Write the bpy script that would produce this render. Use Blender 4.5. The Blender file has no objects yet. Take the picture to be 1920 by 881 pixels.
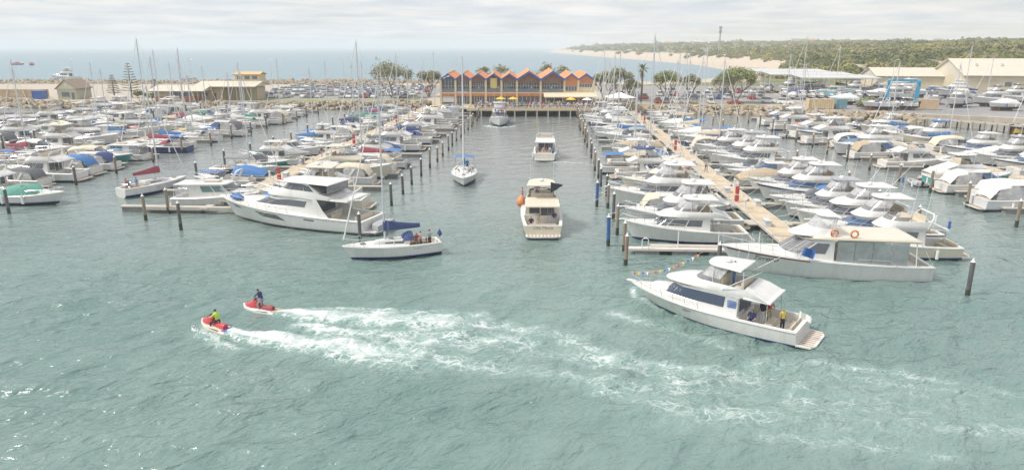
import bpy, bmesh, math, random
import numpy as np
from mathutils import Vector, Matrix, noise
R = math.radians
rng = random.Random(7)
scene = bpy.context.scene
col = scene.collection

# ------------------------------------------------------------------ camera
CAM_H = 18.0
PITCH = math.atan(352.0 / 1280.0)
YAW = R(3.2)
cam_d = bpy.data.cameras.new('camera'); cam = bpy.data.objects.new('camera', cam_d); col.objects.link(cam)
cam_d.sensor_width = 36.0; cam_d.lens = 24.0; cam_d.clip_start = 0.5; cam_d.clip_end = 60000
cam.location = (0, 0, CAM_H); cam.rotation_euler = (math.pi / 2 - PITCH, 0, YAW)
scene.camera = cam

# ------------------------------------------------------------------ sky
SUN_EL, SUN_AZ = R(52), R(258)          # azimuth measured clockwise from +Y (to the left of the camera)
world = bpy.data.worlds.new('World'); scene.world = world; world.use_nodes = True
nt = world.node_tree; nt.nodes.clear()
def N(t, kind, **kw):
    n = t.nodes.new(kind)
    for k, v in kw.items():
        if k in n.bl_rna.properties.keys(): setattr(n, k, v)
        else: n.inputs[k.replace('_', ' ')].default_value = v
    return n
out = N(nt, 'ShaderNodeOutputWorld')
sky = N(nt, 'ShaderNodeTexSky', sky_type='NISHITA', sun_disc=False, sun_elevation=SUN_EL, sun_rotation=SUN_AZ, altitude=10, air_density=1.0, dust_density=2.5, ozone_density=1.0)
bg1 = N(nt, 'ShaderNodeBackground', Strength=0.09); nt.links.new(sky.outputs[0], bg1.inputs[0])
tc = N(nt, 'ShaderNodeTexCoord')
sep = N(nt, 'ShaderNodeSeparateXYZ'); nt.links.new(tc.outputs['Generated'], sep.inputs[0])
zz = N(nt, 'ShaderNodeMath', operation='MAXIMUM'); nt.links.new(sep.outputs[2], zz.inputs[0]); zz.inputs[1].default_value = 0.0
za = N(nt, 'ShaderNodeMath', operation='ADD'); nt.links.new(zz.outputs[0], za.inputs[0]); za.inputs[1].default_value = 0.045
dx = N(nt, 'ShaderNodeMath', operation='DIVIDE'); nt.links.new(sep.outputs[0], dx.inputs[0]); nt.links.new(za.outputs[0], dx.inputs[1])
dy = N(nt, 'ShaderNodeMath', operation='DIVIDE'); nt.links.new(sep.outputs[1], dy.inputs[0]); nt.links.new(za.outputs[0], dy.inputs[1])
cmb = N(nt, 'ShaderNodeCombineXYZ'); nt.links.new(dx.outputs[0], cmb.inputs[0]); nt.links.new(dy.outputs[0], cmb.inputs[1])
cn = N(nt, 'ShaderNodeTexNoise', Scale=0.42, Detail=7.0, Roughness=0.58, Distortion=0.5); nt.links.new(cmb.outputs[0], cn.inputs['Vector'])
cr = N(nt, 'ShaderNodeValToRGB'); nt.links.new(cn.outputs[0], cr.inputs[0])
cr.color_ramp.elements[0].position = 0.33; cr.color_ramp.elements[0].color = (0.72, 0.72, 0.72, 1)
cr.color_ramp.elements[1].position = 0.55; cr.color_ramp.elements[1].color = (1, 1, 1, 1)
cn2 = N(nt, 'ShaderNodeTexNoise', Scale=0.75, Detail=8.0, Roughness=0.62, Distortion=0.4); nt.links.new(cmb.outputs[0], cn2.inputs['Vector'])
cc = N(nt, 'ShaderNodeValToRGB'); nt.links.new(cn2.outputs[0], cc.inputs[0])
cc.color_ramp.elements[0].position = 0.36; cc.color_ramp.elements[0].color = (0.57, 0.62, 0.68, 1)
cc.color_ramp.elements[1].position = 0.66; cc.color_ramp.elements[1].color = (0.87, 0.84, 0.80, 1)
bg2 = N(nt, 'ShaderNodeBackground', Strength=0.60); nt.links.new(cc.outputs[0], bg2.inputs[0])
mx = N(nt, 'ShaderNodeMixShader'); nt.links.new(cr.outputs[0], mx.inputs[0]); nt.links.new(bg1.outputs[0], mx.inputs[1]); nt.links.new(bg2.outputs[0], mx.inputs[2])
nt.links.new(mx.outputs[0], out.inputs[0])

# ------------------------------------------------------------------ sun, exposure
sun_d = bpy.data.lights.new('sun', 'SUN'); sun = bpy.data.objects.new('sun', sun_d); col.objects.link(sun)
sun_d.energy = 1.8; sun_d.angle = R(11); sun_d.color = (1.0, 0.95, 0.88)
sd = Vector((math.sin(SUN_AZ) * math.cos(SUN_EL), math.cos(SUN_AZ) * math.cos(SUN_EL), math.sin(SUN_EL)))
sun.rotation_euler = (-sd).to_track_quat('-Z', 'Y').to_euler(); sun.location = sd * 200
vs = scene.view_settings; vs.view_transform = 'Standard'; vs.look = 'None'; vs.exposure = 0.98; vs.gamma = 1.0; vs.use_curve_mapping = False
scene.cycles.max_bounces = 6; scene.cycles.volume_bounces = 2; scene.cycles.transparent_max_bounces = 8
scene.cycles.use_denoising = True

# ------------------------------------------------------------------ materials
MATS = {}
def mat(name, rgb, rough=0.6, var=0.0, scale=3.0, bump=0.0, bscale=20.0, metal=0.0, spec=0.5, rgb2=None, coat=0.0, alpha=1.0, det=5.0, stretch=None):
    if name in MATS: return MATS[name]
    m = bpy.data.materials.new(name); m.use_nodes = True; t = m.node_tree
    b = t.nodes['Principled BSDF']
    b.inputs['Base Color'].default_value = (*rgb, 1); b.inputs['Roughness'].default_value = rough
    b.inputs['Metallic'].default_value = metal; b.inputs['Specular IOR Level'].default_value = spec
    b.inputs['Coat Weight'].default_value = coat; b.inputs['Alpha'].default_value = alpha
    if var or rgb2 or bump:
        c = N(t, 'ShaderNodeTexCoord'); vec = c.outputs['Object']
        if stretch:
            mp = N(t, 'ShaderNodeMapping'); mp.inputs['Scale'].default_value = stretch; t.links.new(vec, mp.inputs[0]); vec = mp.outputs[0]
    if var or rgb2:
        n = N(t, 'ShaderNodeTexNoise', Scale=scale, Detail=det, Roughness=0.65); t.links.new(vec, n.inputs['Vector'])
        r = N(t, 'ShaderNodeValToRGB'); t.links.new(n.outputs[0], r.inputs[0])
        r.color_ramp.elements[0].position = 0.3; r.color_ramp.elements[1].position = 0.7
        lo = tuple(max(0, q * (1 - var)) for q in rgb); hi = rgb2 if rgb2 else tuple(min(1, q * (1 + var)) for q in rgb)
        r.color_ramp.elements[0].color = (*lo, 1); r.color_ramp.elements[1].color = (*hi, 1)
        t.links.new(r.outputs[0], b.inputs['Base Color'])
    if bump:
        n2 = N(t, 'ShaderNodeTexNoise', Scale=bscale, Detail=4.0); t.links.new(vec, n2.inputs['Vector'])
        bp = N(t, 'ShaderNodeBump', Strength=bump, Distance=0.05); t.links.new(n2.outputs[0], bp.inputs['Height']); t.links.new(bp.outputs[0], b.inputs['Normal'])
    MATS[name] = m
    return m
GEL = mat('gelcoat_white', (0.71, 0.70, 0.68), 0.25, 0.10, 1.3, coat=0.3, rgb2=(0.74, 0.73, 0.71), stretch=(1.6, 1.6, .35))
GEL2 = mat('gelcoat_cream', (0.68, 0.62, 0.51), 0.3, 0.05, 0.8, coat=0.2)
GELG = mat('gelcoat_pale_grey', (0.62, 0.64, 0.66), 0.28, 0.05, 0.8, coat=0.3)
DECKM = mat('nonskid_deck', (0.72, 0.70, 0.66), 0.7, 0.07, 2.5)
TEAK = mat('teak', (0.42, 0.28, 0.17), 0.7, 0.25, 5, stretch=(1, 9, 1))
GLASS = mat('tinted_glass', (0.085, 0.095, 0.11), 0.06, spec=0.9)
GLASSB = mat('blue_tinted_glass', (0.05, 0.10, 0.20), 0.06, spec=0.9)
GLASSG = mat('green_tinted_glass', (0.10, 0.19, 0.17), 0.06, spec=0.9)
VINYL = mat('clear_vinyl', (0.60, 0.60, 0.61), 0.12, 0.25, 3.5, spec=0.7, alpha=0.66)
SMOKE = mat('smoked_vinyl', (0.22, 0.22, 0.235), 0.2, 0.25, 2.5, spec=0.6, alpha=0.9)
STEEL = mat('stainless_steel', (0.62, 0.63, 0.65), 0.22, metal=0.85)
ALU = mat('mast_aluminium', (0.62, 0.63, 0.65), 0.4, metal=0.25, var=0.08, scale=2)
WHITEP = mat('white_paint', (0.78, 0.78, 0.76), 0.45, 0.05, 2)
ROPE = mat('white_rope', (0.6, 0.58, 0.52), 0.9)
WIRE = mat('rigging_wire', (0.42, 0.43, 0.45), 0.4, metal=0.4)
RUBB = mat('black_rubber', (0.035, 0.035, 0.04), 0.7)
STRIPE_N = mat('navy_stripe', (0.03, 0.05, 0.16), 0.3)
STRIPE_M = mat('maroon_stripe', (0.26, 0.06, 0.08), 0.3)
STRIPE_T = mat('teal_stripe', (0.06, 0.28, 0.28), 0.3)
STRIPE_K = mat('grey_stripe', (0.22, 0.22, 0.24), 0.35)
ANTI_B = mat('antifoul_blue', (0.03, 0.06, 0.14), 0.7, 0.2, 3)
ANTI_K = mat('antifoul_black', (0.05, 0.05, 0.055), 0.7, 0.2, 3)
ANTI_R = mat('antifoul_red', (0.22, 0.06, 0.05), 0.7, 0.2, 3)
def canvas(name, rgb): return mat('canvas_' + name, rgb, 0.85, 0.12, 3.0, bump=0.35, bscale=6.0)
CAN = dict(white=canvas('white', (0.76, 0.75, 0.72)), cream=canvas('cream', (0.68, 0.60, 0.47)), navy=canvas('navy', (0.06, 0.085, 0.21)), blue=canvas('blue', (0.08, 0.20, 0.44)),
           grey=canvas('grey', (0.38, 0.39, 0.41)), charcoal=canvas('charcoal', (0.15, 0.15, 0.16)), green=canvas('green', (0.12, 0.32, 0.26)), maroon=canvas('maroon', (0.34, 0.08, 0.11)),
           teal=canvas('teal', (0.07, 0.33, 0.36)), tan=canvas('tan', (0.46, 0.37, 0.26)))
ORANGE = mat('orange_plastic', (0.72, 0.26, 0.10), 0.5, 0.1, 4)
YELLOW = mat('yellow_plastic', (0.72, 0.52, 0.06), 0.5, 0.1, 4)
REDP = mat('red_paint', (0.52, 0.07, 0.08), 0.4, 0.1, 4)
BLUEP = mat('blue_paint', (0.05, 0.14, 0.42), 0.45, 0.1, 4)
UPH = mat('cream_upholstery', (0.62, 0.55, 0.44), 0.7, 0.1, 4)
INK = mat('dark_lettering', (0.05, 0.06, 0.10), 0.5)
GOLDINK = mat('gold_lettering', (0.28, 0.18, 0.07), 0.5)

# ------------------------------------------------------------------ mesh helpers
class MB:
    def __init__(s): s.v = []; s.f = []; s.m = []
    def add(s, vs_, fs_, m=0):
        o = len(s.v); s.v += [tuple(p) for p in vs_]
        for f in fs_: s.f.append([i + o for i in f]); s.m.append(m)
    def box(s, x0, x1, y0, y1, z0, z1, m=0, tx=0, ty=0):
        s.add([(x0, y0, z0), (x1, y0, z0), (x1, y1, z0), (x0, y1, z0), (x0 + tx, y0 + ty, z1), (x1 - tx, y0 + ty, z1), (x1 - tx, y1 - ty, z1), (x0 + tx, y1 - ty, z1)],
              [(3, 2, 1, 0), (4, 5, 6, 7), (0, 1, 5, 4), (1, 2, 6, 5), (2, 3, 7, 6), (3, 0, 4, 7)], m)
    def cbox(s, c, d, rz=0, m=0, tx=0, ty=0):
        o = len(s.v); s.box(-d[0] / 2, d[0] / 2, -d[1] / 2, d[1] / 2, -d[2] / 2, d[2] / 2, m, tx, ty)
        ca, sa = math.cos(rz), math.sin(rz)
        for i in range(o, len(s.v)):
            x, y, z = s.v[i]; s.v[i] = (c[0] + x * ca - y * sa, c[1] + x * sa + y * ca, c[2] + z)
    def tube(s, pts, r, n=5, m=0, r2=None, cap=True):
        pts = [Vector(p) for p in pts]; k = len(pts); rings = []
        for i, p in enumerate(pts):
            d = (pts[min(i + 1, k - 1)] - pts[max(i - 1, 0)])
            if d.length < 1e-6: d = Vector((0, 0, 1))
            d.normalize(); a = Vector((0, 0, 1)) if abs(d.z) < 0.9 else Vector((1, 0, 0))
            u = d.cross(a).normalized(); w = d.cross(u)
            rr = r if r2 is None else r + (r2 - r) * i / max(1, k - 1)
            rings.append([p + (u * math.cos(2 * math.pi * j / n) + w * math.sin(2 * math.pi * j / n)) * rr for j in range(n)])
        s.loft(rings, m, closed=True, cap0=cap, cap1=cap)
    def loft(s, rings, m=0, closed=True, cap0=False, cap1=False):
        n = len(rings[0]); o = len(s.v)
        for r in rings: s.v += [tuple(p) for p in r]
        for i in range(len(rings) - 1):
            for j in range(n if closed else n - 1):
                a = o + i * n + j; b = o + i * n + (j + 1) % n
                s.f.append([a, b, b + n, a + n]); s.m.append(m)
        if cap0: s.f.append([o + j for j in range(n - 1, -1, -1)]); s.m.append(m)
        if cap1: s.f.append([o + (len(rings) - 1) * n + j for j in range(n)]); s.m.append(m)
    def prism(s, poly, z0, z1, m=0):
        s.loft([[(x, y, z0) for x, y in poly], [(x, y, z1) for x, y in poly]], m, True, True, True)
    def slab(s, x0, x1, w0, w1, z0, z1, nose=0.4, m=0, camber=0.06, k=0.82):
        o0 = outline(x0, x1, w0, w1, nose)
        def rg(z, sc, c):
            cx = (x0 + x1) / 2
            return [((x - cx) * sc + cx, y * sc, z + c * (1 - (y / max(w0, .01)) ** 2)) for x, y in o0]
        s.loft([rg(z0, 0.97, 0), rg((z0 + z1) / 2, 1.0, 0), rg(z1 - .01, 0.97, camber), rg(z1, k, camber)], m, True, True, True)
    def disc(s, c, r, h, n=10, m=0, axis='z', r2=None):
        d = {'x': Vector((1, 0, 0)), 'y': Vector((0, 1, 0)), 'z': Vector((0, 0, 1))}[axis] * h / 2
        s.tube([Vector(c) - d, Vector(c) + d], r, n, m, r2)
    def ball(s, c, r, m=0, n=8, k=5, sz=1.0, jit=0):
        rings = []
        for i in range(1, k):
            a = math.pi * i / k
            rings.append([(c[0] + r * math.sin(a) * math.cos(2 * math.pi * j / n) * (1 + rng.uniform(-jit, jit)), c[1] + r * math.sin(a) * math.sin(2 * math.pi * j / n) * (1 + rng.uniform(-jit, jit)), c[2] - r * sz * math.cos(a)) for j in range(n)])
        o = len(s.v); s.loft(rings, m)
        b = len(s.v); s.v += [(c[0], c[1], c[2] - r * sz), (c[0], c[1], c[2] + r * sz)]
        for j in range(n):
            s.f.append([o + (j + 1) % n, o + j, b]); s.m.append(m)
            q = o + (k - 2) * n; s.f.append([q + j, q + (j + 1) % n, b + 1]); s.m.append(m)
    def mesh(s, name, mats, smooth=35):
        me = bpy.data.meshes.new(name); me.from_pydata(s.v, [], s.f)
        for q in (mats if isinstance(mats, (list, tuple)) else [mats]): me.materials.append(q)
        me.polygons.foreach_set('material_index', s.m)
        if smooth:
            me.polygons.foreach_set('use_smooth', [True] * len(s.f)); me.set_sharp_from_angle(angle=R(smooth))
        me.update(); return me
    def build(s, name, mats, parent=None, smooth=35):
        o = bpy.data.objects.new(name, s.mesh(name, mats, smooth)); col.objects.link(o)
        if parent is not None: o.parent = parent
        return o
def outline(xa, xf, wa, wf, nose, ns=4, nf=6):
    p = []
    for k in range(ns + 1):
        t = k / ns; p.append((xa + (xf - nose - xa) * t, wa + (wf - wa) * t))
    for k in range(1, nf + 1):
        a = math.pi / 2 * k / nf
        p.append((xf - nose + nose * math.sin(a) ** 0.85, wf * max(0, math.cos(a)) ** 0.75))
    return p + [(x, -y) for x, y in reversed(p[:-1])]
class House:
    """superstructure: stacked plan outlines; windows follow its skin"""
    def __init__(s, rings): s.r = [(z, outline(*a)) for z, *a in rings]
    def at(s, i, z):
        for (z0, a), (z1, b) in zip(s.r, s.r[1:]):
            if z <= z1 + 1e-6: break
        t = (z - z0) / (z1 - z0); k = min(int(i), len(a) - 2); f = i - k
        x = [a[k][q] + (a[k + 1][q] - a[k][q]) * f for q in (0, 1)]; y = [b[k][q] + (b[k + 1][q] - b[k][q]) * f for q in (0, 1)]
        return Vector((x[0] + (y[0] - x[0]) * t, x[1] + (y[1] - x[1]) * t, z))
    def body(s, mb, m=0, cap0=False, cap1=True): mb.loft([[(x, y, z) for x, y in p] for z, p in s.r], m, True, cap0, cap1)
    def window(s, mb, i0, i1, z0, z1, off=0.025, m=0, z0b=None, z1b=None):
        n = max(1, int(math.ceil((i1 - i0) / 1.0)) * 1 + 1); rows = []
        z0b = z0 if z0b is None else z0b; z1b = z1 if z1b is None else z1b
        for k in range(n + 1):
            i = i0 + (i1 - i0) * k / n; f = k / n; a = z0 + (z0b - z0) * f; b = z1 + (z1b - z1) * f
            d = s.at(min(i + .05, 20), (a + b) / 2) - s.at(max(i - .05, 0), (a + b) / 2); nrm = Vector((d.y, -d.x, 0)); nrm = -nrm.normalized() if nrm.length > 1e-6 else Vector((1, 0, 0))
            p, q = s.at(i, a), s.at(i, b)
            rows.append([p - nrm * .01, p + nrm * off, q + nrm * off, q - nrm * .01])
        mb.loft(rows, m, False); e = len(rows)
        o = len(mb.v) - 4 * e
        mb.f.append([o, o + 1, o + 2, o + 3]); mb.m.append(m); o2 = o + 4 * (e - 1); mb.f.append([o2 + 3, o2 + 2, o2 + 1, o2]); mb.m.append(m)

ORD = 'zeroth first second third fourth fifth sixth seventh eighth ninth tenth eleventh twelfth thirteenth fourteenth fifteenth sixteenth seventeenth eighteenth nineteenth twentieth'.split()
TENS = {20: 'twenty', 30: 'thirty', 40: 'forty', 50: 'fifty', 60: 'sixty', 70: 'seventy', 80: 'eighty', 90: 'ninety'}
def ordinal(n):
    if n <= 20: return ORD[n]
    if n >= 100: return 'hundred-and-' + ordinal(n - 100) if n > 100 else 'hundredth'
    return TENS[n // 10 * 10][:-1] + 'ieth' if n % 10 == 0 else TENS[n // 10 * 10] + '-' + ORD[n % 10]
def tag(o, label, cat, group=None):
    o['label'] = label; o['category'] = cat
    if group: o['group'] = group
    return o
def empty(name, loc=(0, 0, 0), rz=0):
    o = bpy.data.objects.new(name, None); o.empty_display_size = 0.3; col.objects.link(o); o.location = loc; o.rotation_euler = (0, 0, rz); return o
def structure(o, kind='structure'): o['kind'] = kind; return o
KIDS = {}
def kids(o):
    if o.name not in KIDS: KIDS[o.name] = [c for c in bpy.data.objects if c.parent == o]
    return KIDS[o.name]
def copy_tree(o, parent=None, swap=None, depth=0):
    c = o.copy(); col.objects.link(c); c.parent = parent
    if parent is None:
        for k in ('label', 'group'):
            if k in c: del c[k]
    elif swap and o.name.split('.')[0] in swap and len(c.material_slots):
        c.material_slots[0].link = 'OBJECT'; c.material_slots[0].material = swap[o.name.split('.')[0]]
    for k in kids(o): copy_tree(k, c, swap, depth + 1)
    return c
def place(o, x, y, z=0.0, rz=0.0, s=1.0):
    o.location = (x, y, z); o.rotation_euler = (0, 0, rz); o.scale = (s, s, s); return o
def scr(X, Y, Z):
    """where a point of the world falls in the photograph (used to leave out what no one sees)"""
    x = X * math.cos(YAW) + Y * math.sin(YAW); y = -X * math.sin(YAW) + Y * math.cos(YAW); z = Z - CAM_H
    d = y * math.cos(PITCH) - z * math.sin(PITCH); up = y * math.sin(PITCH) + z * math.cos(PITCH)
    return 960 + 1280 * x / d, 440.5 - 1280 * up / d
# ================================================================== SETTING: water
def water_material(name, rgb, rgb2, rough, bumps, foam):
    m = bpy.data.materials.new(name); m.use_nodes = True; t = m.node_tree; b = t.nodes['Principled BSDF']
    c = N(t, 'ShaderNodeTexCoord')
    n = N(t, 'ShaderNodeTexNoise', Scale=0.035, Detail=5.0, Roughness=0.6); t.links.new(c.outputs['Object'], n.inputs['Vector'])
    mx = N(t, 'ShaderNodeMix', data_type='RGBA'); mx.inputs[6].default_value = (*rgb, 1); mx.inputs[7].default_value = (*rgb2, 1)
    rp = N(t, 'ShaderNodeMapRange'); rp.inputs[1].default_value = 0.35; rp.inputs[2].default_value = 0.65; t.links.new(n.outputs[0], rp.inputs[0]); t.links.new(rp.outputs[0], mx.inputs[0])
    colr = mx.outputs[2]
    if foam:   # silver sky reflection between the jetties, painted as a greyer base colour
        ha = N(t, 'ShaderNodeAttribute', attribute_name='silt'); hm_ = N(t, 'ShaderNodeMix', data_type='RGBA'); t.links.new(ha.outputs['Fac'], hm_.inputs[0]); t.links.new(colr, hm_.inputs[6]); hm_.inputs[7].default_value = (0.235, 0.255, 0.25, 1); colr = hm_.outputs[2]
    b.inputs['Roughness'].default_value = rough; b.inputs['IOR'].default_value = 1.6 if foam else 1.33
    if not foam: b.inputs['Specular IOR Level'].default_value = 0.36
    if bumps:
        prev = None
        for sc, st, sx in bumps:
            mp = N(t, 'ShaderNodeMapping', vector_type='TEXTURE'); mp.inputs['Scale'].default_value = (sx, 1, 1); mp.inputs['Rotation'].default_value = (0, 0, R(32) + .3 * math.sin(sc * 3)); t.links.new(c.outputs['Object'], mp.inputs[0])
            q = N(t, 'ShaderNodeTexNoise', Scale=sc, Detail=3.0, Roughness=0.55, Distortion=0.6); t.links.new(mp.outputs[0], q.inputs['Vector'])
            bp = N(t, 'ShaderNodeBump', Strength=st, Distance=0.36 / sc); t.links.new(q.outputs[0], bp.inputs['Height'])
            if foam:
                ca_ = N(t, 'ShaderNodeAttribute', attribute_name='chop'); cm_ = N(t, 'ShaderNodeMath', operation='MULTIPLY'); cm_.inputs[1].default_value = st; t.links.new(ca_.outputs['Fac'], cm_.inputs[0]); t.links.new(cm_.outputs[0], bp.inputs['Strength'])
            if prev: t.links.new(prev.outputs[0], bp.inputs['Normal'])
            prev = bp
        t.links.new(prev.outputs[0], b.inputs['Normal'])
    if foam:
        at = N(t, 'ShaderNodeAttribute', attribute_name='foam')
        dn = N(t, 'ShaderNodeTexNoise', Scale=0.9, Detail=5.0, Roughness=0.65); t.links.new(c.outputs['Object'], dn.inputs['Vector'])
        ds = N(t, 'ShaderNodeVectorMath', operation='SCALE'); ds.inputs['Scale'].default_value = 1.5; t.links.new(dn.outputs['Color'], ds.inputs[0])
        ad = N(t, 'ShaderNodeVectorMath', operation='ADD'); t.links.new(c.outputs['Object'], ad.inputs[0]); t.links.new(ds.outputs[0], ad.inputs[1])
        mpf = N(t, 'ShaderNodeMapping'); mpf.inputs['Scale'].default_value = (0.75, 1.25, 0.05); t.links.new(ad.outputs[0], mpf.inputs[0])
        acc = None
        for sc, wd in ((0.85, 0.10), (2.1, 0.16)):
            v = N(t, 'ShaderNodeTexVoronoi', feature='DISTANCE_TO_EDGE', Scale=sc); t.links.new(mpf.outputs[0], v.inputs['Vector'])
            # lace: thin lines on the cell edges, widening with the foam amount
            wdn = N(t, 'ShaderNodeMath', operation='MULTIPLY'); t.links.new(at.outputs['Fac'], wdn.inputs[0]); wdn.inputs[1].default_value = wd * 1.9
            wda = N(t, 'ShaderNodeMath', operation='ADD'); t.links.new(wdn.outputs[0], wda.inputs[0]); wda.inputs[1].default_value = 0.001
            mr = N(t, 'ShaderNodeMapRange'); mr.inputs[1].default_value = 0; mr.inputs[3].default_value = 1; mr.inputs[4].default_value = 0
            t.links.new(v.outputs['Distance'], mr.inputs[0]); t.links.new(wda.outputs[0], mr.inputs[2])
            if acc is None: acc = mr.outputs[0]
            else:
                mxm = N(t, 'ShaderNodeMath', operation='MAXIMUM'); t.links.new(acc, mxm.inputs[0]); t.links.new(mr.outputs[0], mxm.inputs[1]); acc = mxm.outputs[0]
        pn = N(t, 'ShaderNodeTexNoise', Scale=0.8, Detail=6.0, Roughness=0.7); t.links.new(mpf.outputs[0], pn.inputs['Vector'])
        pr = N(t, 'ShaderNodeMapRange'); pr.inputs[1].default_value = 0.40; pr.inputs[2].default_value = 0.60; t.links.new(pn.outputs[0], pr.inputs[0])
        gate = N(t, 'ShaderNodeMath', operation='MULTIPLY'); t.links.new(acc, gate.inputs[0]); t.links.new(pr.outputs[0], gate.inputs[1])
        lace = N(t, 'ShaderNodeMath', operation='MULTIPLY'); t.links.new(gate.outputs[0], lace.inputs[0])
        s1 = N(t, 'ShaderNodeMapRange'); s1.inputs[1].default_value = 0.05; s1.inputs[2].default_value = 0.55; t.links.new(at.outputs['Fac'], s1.inputs[0]); t.links.new(s1.outputs[0], lace.inputs[1])
        # dense churned core
        fn = N(t, 'ShaderNodeTexNoise', Scale=3.2, Detail=6.0, Roughness=0.75); t.links.new(mpf.outputs[0], fn.inputs['Vector'])
        sm = N(t, 'ShaderNodeMath', operation='ADD'); t.links.new(fn.outputs[0], sm.inputs[0]); t.links.new(at.outputs['Fac'], sm.inputs[1])
        core = N(t, 'ShaderNodeMapRange'); core.inputs[1].default_value = 1.10; core.inputs[2].default_value = 1.55; t.links.new(sm.outputs[0], core.inputs[0])
        tot = N(t, 'ShaderNodeMath', operation='MAXIMUM'); t.links.new(lace.outputs[0], tot.inputs[0]); t.links.new(core.outputs[0], tot.inputs[1])
        # aerated, paler water around the foam
        aer = N(t, 'ShaderNodeMix', data_type='RGBA'); aer.inputs[7].default_value = (0.30, 0.46, 0.42, 1); t.links.new(colr, aer.inputs[6])
        am = N(t, 'ShaderNodeMath', operation='MULTIPLY'); t.links.new(at.outputs['Fac'], am.inputs[0]); am.inputs[1].default_value = 0.85; t.links.new(am.outputs[0], aer.inputs[0])
        fm = N(t, 'ShaderNodeMix', data_type='RGBA'); t.links.new(tot.outputs[0], fm.inputs[0]); t.links.new(aer.outputs[2], fm.inputs[6]); fm.inputs[7].default_value = (0.82, 0.84, 0.83, 1)
        t.links.new(fm.outputs[2], b.inputs['Base Color'])
        rr = N(t, 'ShaderNodeMapRange'); rr.inputs[3].default_value = rough; rr.inputs[4].default_value = 0.7; t.links.new(tot.outputs[0], rr.inputs[0]); t.links.new(rr.outputs[0], b.inputs['Roughness'])
    else: t.links.new(colr, b.inputs['Base Color'])
    return m
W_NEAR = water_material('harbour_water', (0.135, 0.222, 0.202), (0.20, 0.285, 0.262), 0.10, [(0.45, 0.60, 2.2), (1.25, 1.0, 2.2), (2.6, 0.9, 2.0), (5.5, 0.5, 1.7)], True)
W_SEA = water_material('open_sea', (0.15, 0.25, 0.30), (0.19, 0.29, 0.335), 0.30, [(0.12, 0.25, 2.5), (0.6, 0.35, 2.0)], False)

def graded(a, b, f, lo, hi):
    v = [a]
    while v[-1] < b: v.append(v[-1] + min(hi, max(lo, f(v[-1]))))
    v[-1] = b; return np.array(v)
ys = graded(14, 215, lambda y: 0.0055 * y, 0.20, 1.0)
xp = graded(0, 190, lambda x: 0.22 if x < 30 else 0.22 + (x - 30) * 0.012, 0.22, 2.2)
xs = np.concatenate([-xp[:0:-1], xp])
GX, GY = np.meshgrid(xs, ys)
def seg_dist(px, py, a, b):
    ax, ay = a; bx, by = b; dx, dy = bx - ax, by - ay
    t = np.clip(((px - ax) * dx + (py - ay) * dy) / (dx * dx + dy * dy), 0, 1)
    return np.hypot(px - ax - t * dx, py - ay - t * dy), t
FOAM = [  # polyline, width start, width end, strength start, strength end
    ([(-18.4, 43.0), (-15.5, 42.6), (-12.1, 42.5), (-7.1, 42.2)], .40, 1.9, 1.05, .74), ([(-7.1, 42.2), (-3.0, 41.6), (0.5, 40.8), (2.2, 39.0)], 1.4, 1.0, .58, .34),
    ([(-18.4, 43.2), (-14, 44.2), (-9, 44.0), (-4.5, 43.4)], .3, .7, .8, .35),
    ([(-20.2, 39.5), (-16.5, 38.7), (-12.5, 37.9), (-8.2, 36.9)], .45, 2.0, 1.05, .70), ([(-8.2, 36.9), (-4, 36.0), (-1, 35.4), (2.2, 34.7)], 1.2, .8, .50, .28),
    ([(-22.6, 41.1), (-22.2, 39.6), (-20.4, 38.2), (-18.5, 37.0)], .35, .5, .9, .35), ([(-16.5, 41.0), (-12.5, 40.0), (-8, 39.4), (-3.5, 39.3)], .6, 1.8, .72, .55),
    ([(-3.5, 39.3), (0, 38.5), (2.5, 37.0)], 1.5, 1.0, .42, .36), ([(2.2, 39.0), (3.2, 37.6), (5.4, 36.4), (7.6, 35.4)], 1.0, 1.2, .40, .36),
    ([(4.5, 36.9), (7, 36.7), (9.9, 36.0), (12.0, 36.8), (14.9, 37.2)], .7, .8, .42, .36), ([(6.5, 35.2), (9.5, 34.8), (12.6, 35.8), (13.6, 34.2)], 1.4, 1.2, .42, .36),
    ([(14.9, 37.2), (17.5, 36.9), (20.2, 36.0), (23.2, 35.0), (25.9, 33.8)], .5, .5, .34, .32), ([(16, 36.2), (19.5, 35.0), (23, 34.2)], .9, .7, .28, .24),
    ([(3.0, 33.4), (5.5, 32.2), (7.5, 31.2), (9.2, 31.8), (11, 31.2)], .8, 1.0, .36, .38), ([(13, 33.2), (16, 32.0), (18.5, 30.5), (21.5, 30.6), (25, 29.6)], 1.1, 1.1, .30, .27),
    ([(2.5, 34.6), (6, 33.5), (10, 33.6), (14.5, 33.9)], 1.0, .8, .30, .27), ([(10.5, 29.5), (14, 29.0), (18, 28.3)], .8, .8, .28, .26),
    ([(6.6, 50.2), (6.4, 47.8), (7.6, 45.9), (9.4, 44.2)], .25, .5, .6, .30), ([(4.5, 44.6), (6.2, 43.4), (8.5, 41.5), (11.0, 39.5)], .7, .6, .34, .36),
    ([(-2.0, 111.0), (2.5, 110.4), (6.0, 110.2)], .5, .6, .75, .40), ([(-15.4, 163), (-13.2, 160.2), (-11.0, 159.8), (-8.6, 163.2)], .7, .7, .7, .7), ([(-11, 161), (-4, 172), (2, 178)], .6, .6, .3, .2)]
foam = np.zeros_like(GX)
wake = np.zeros_like(GX)
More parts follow.
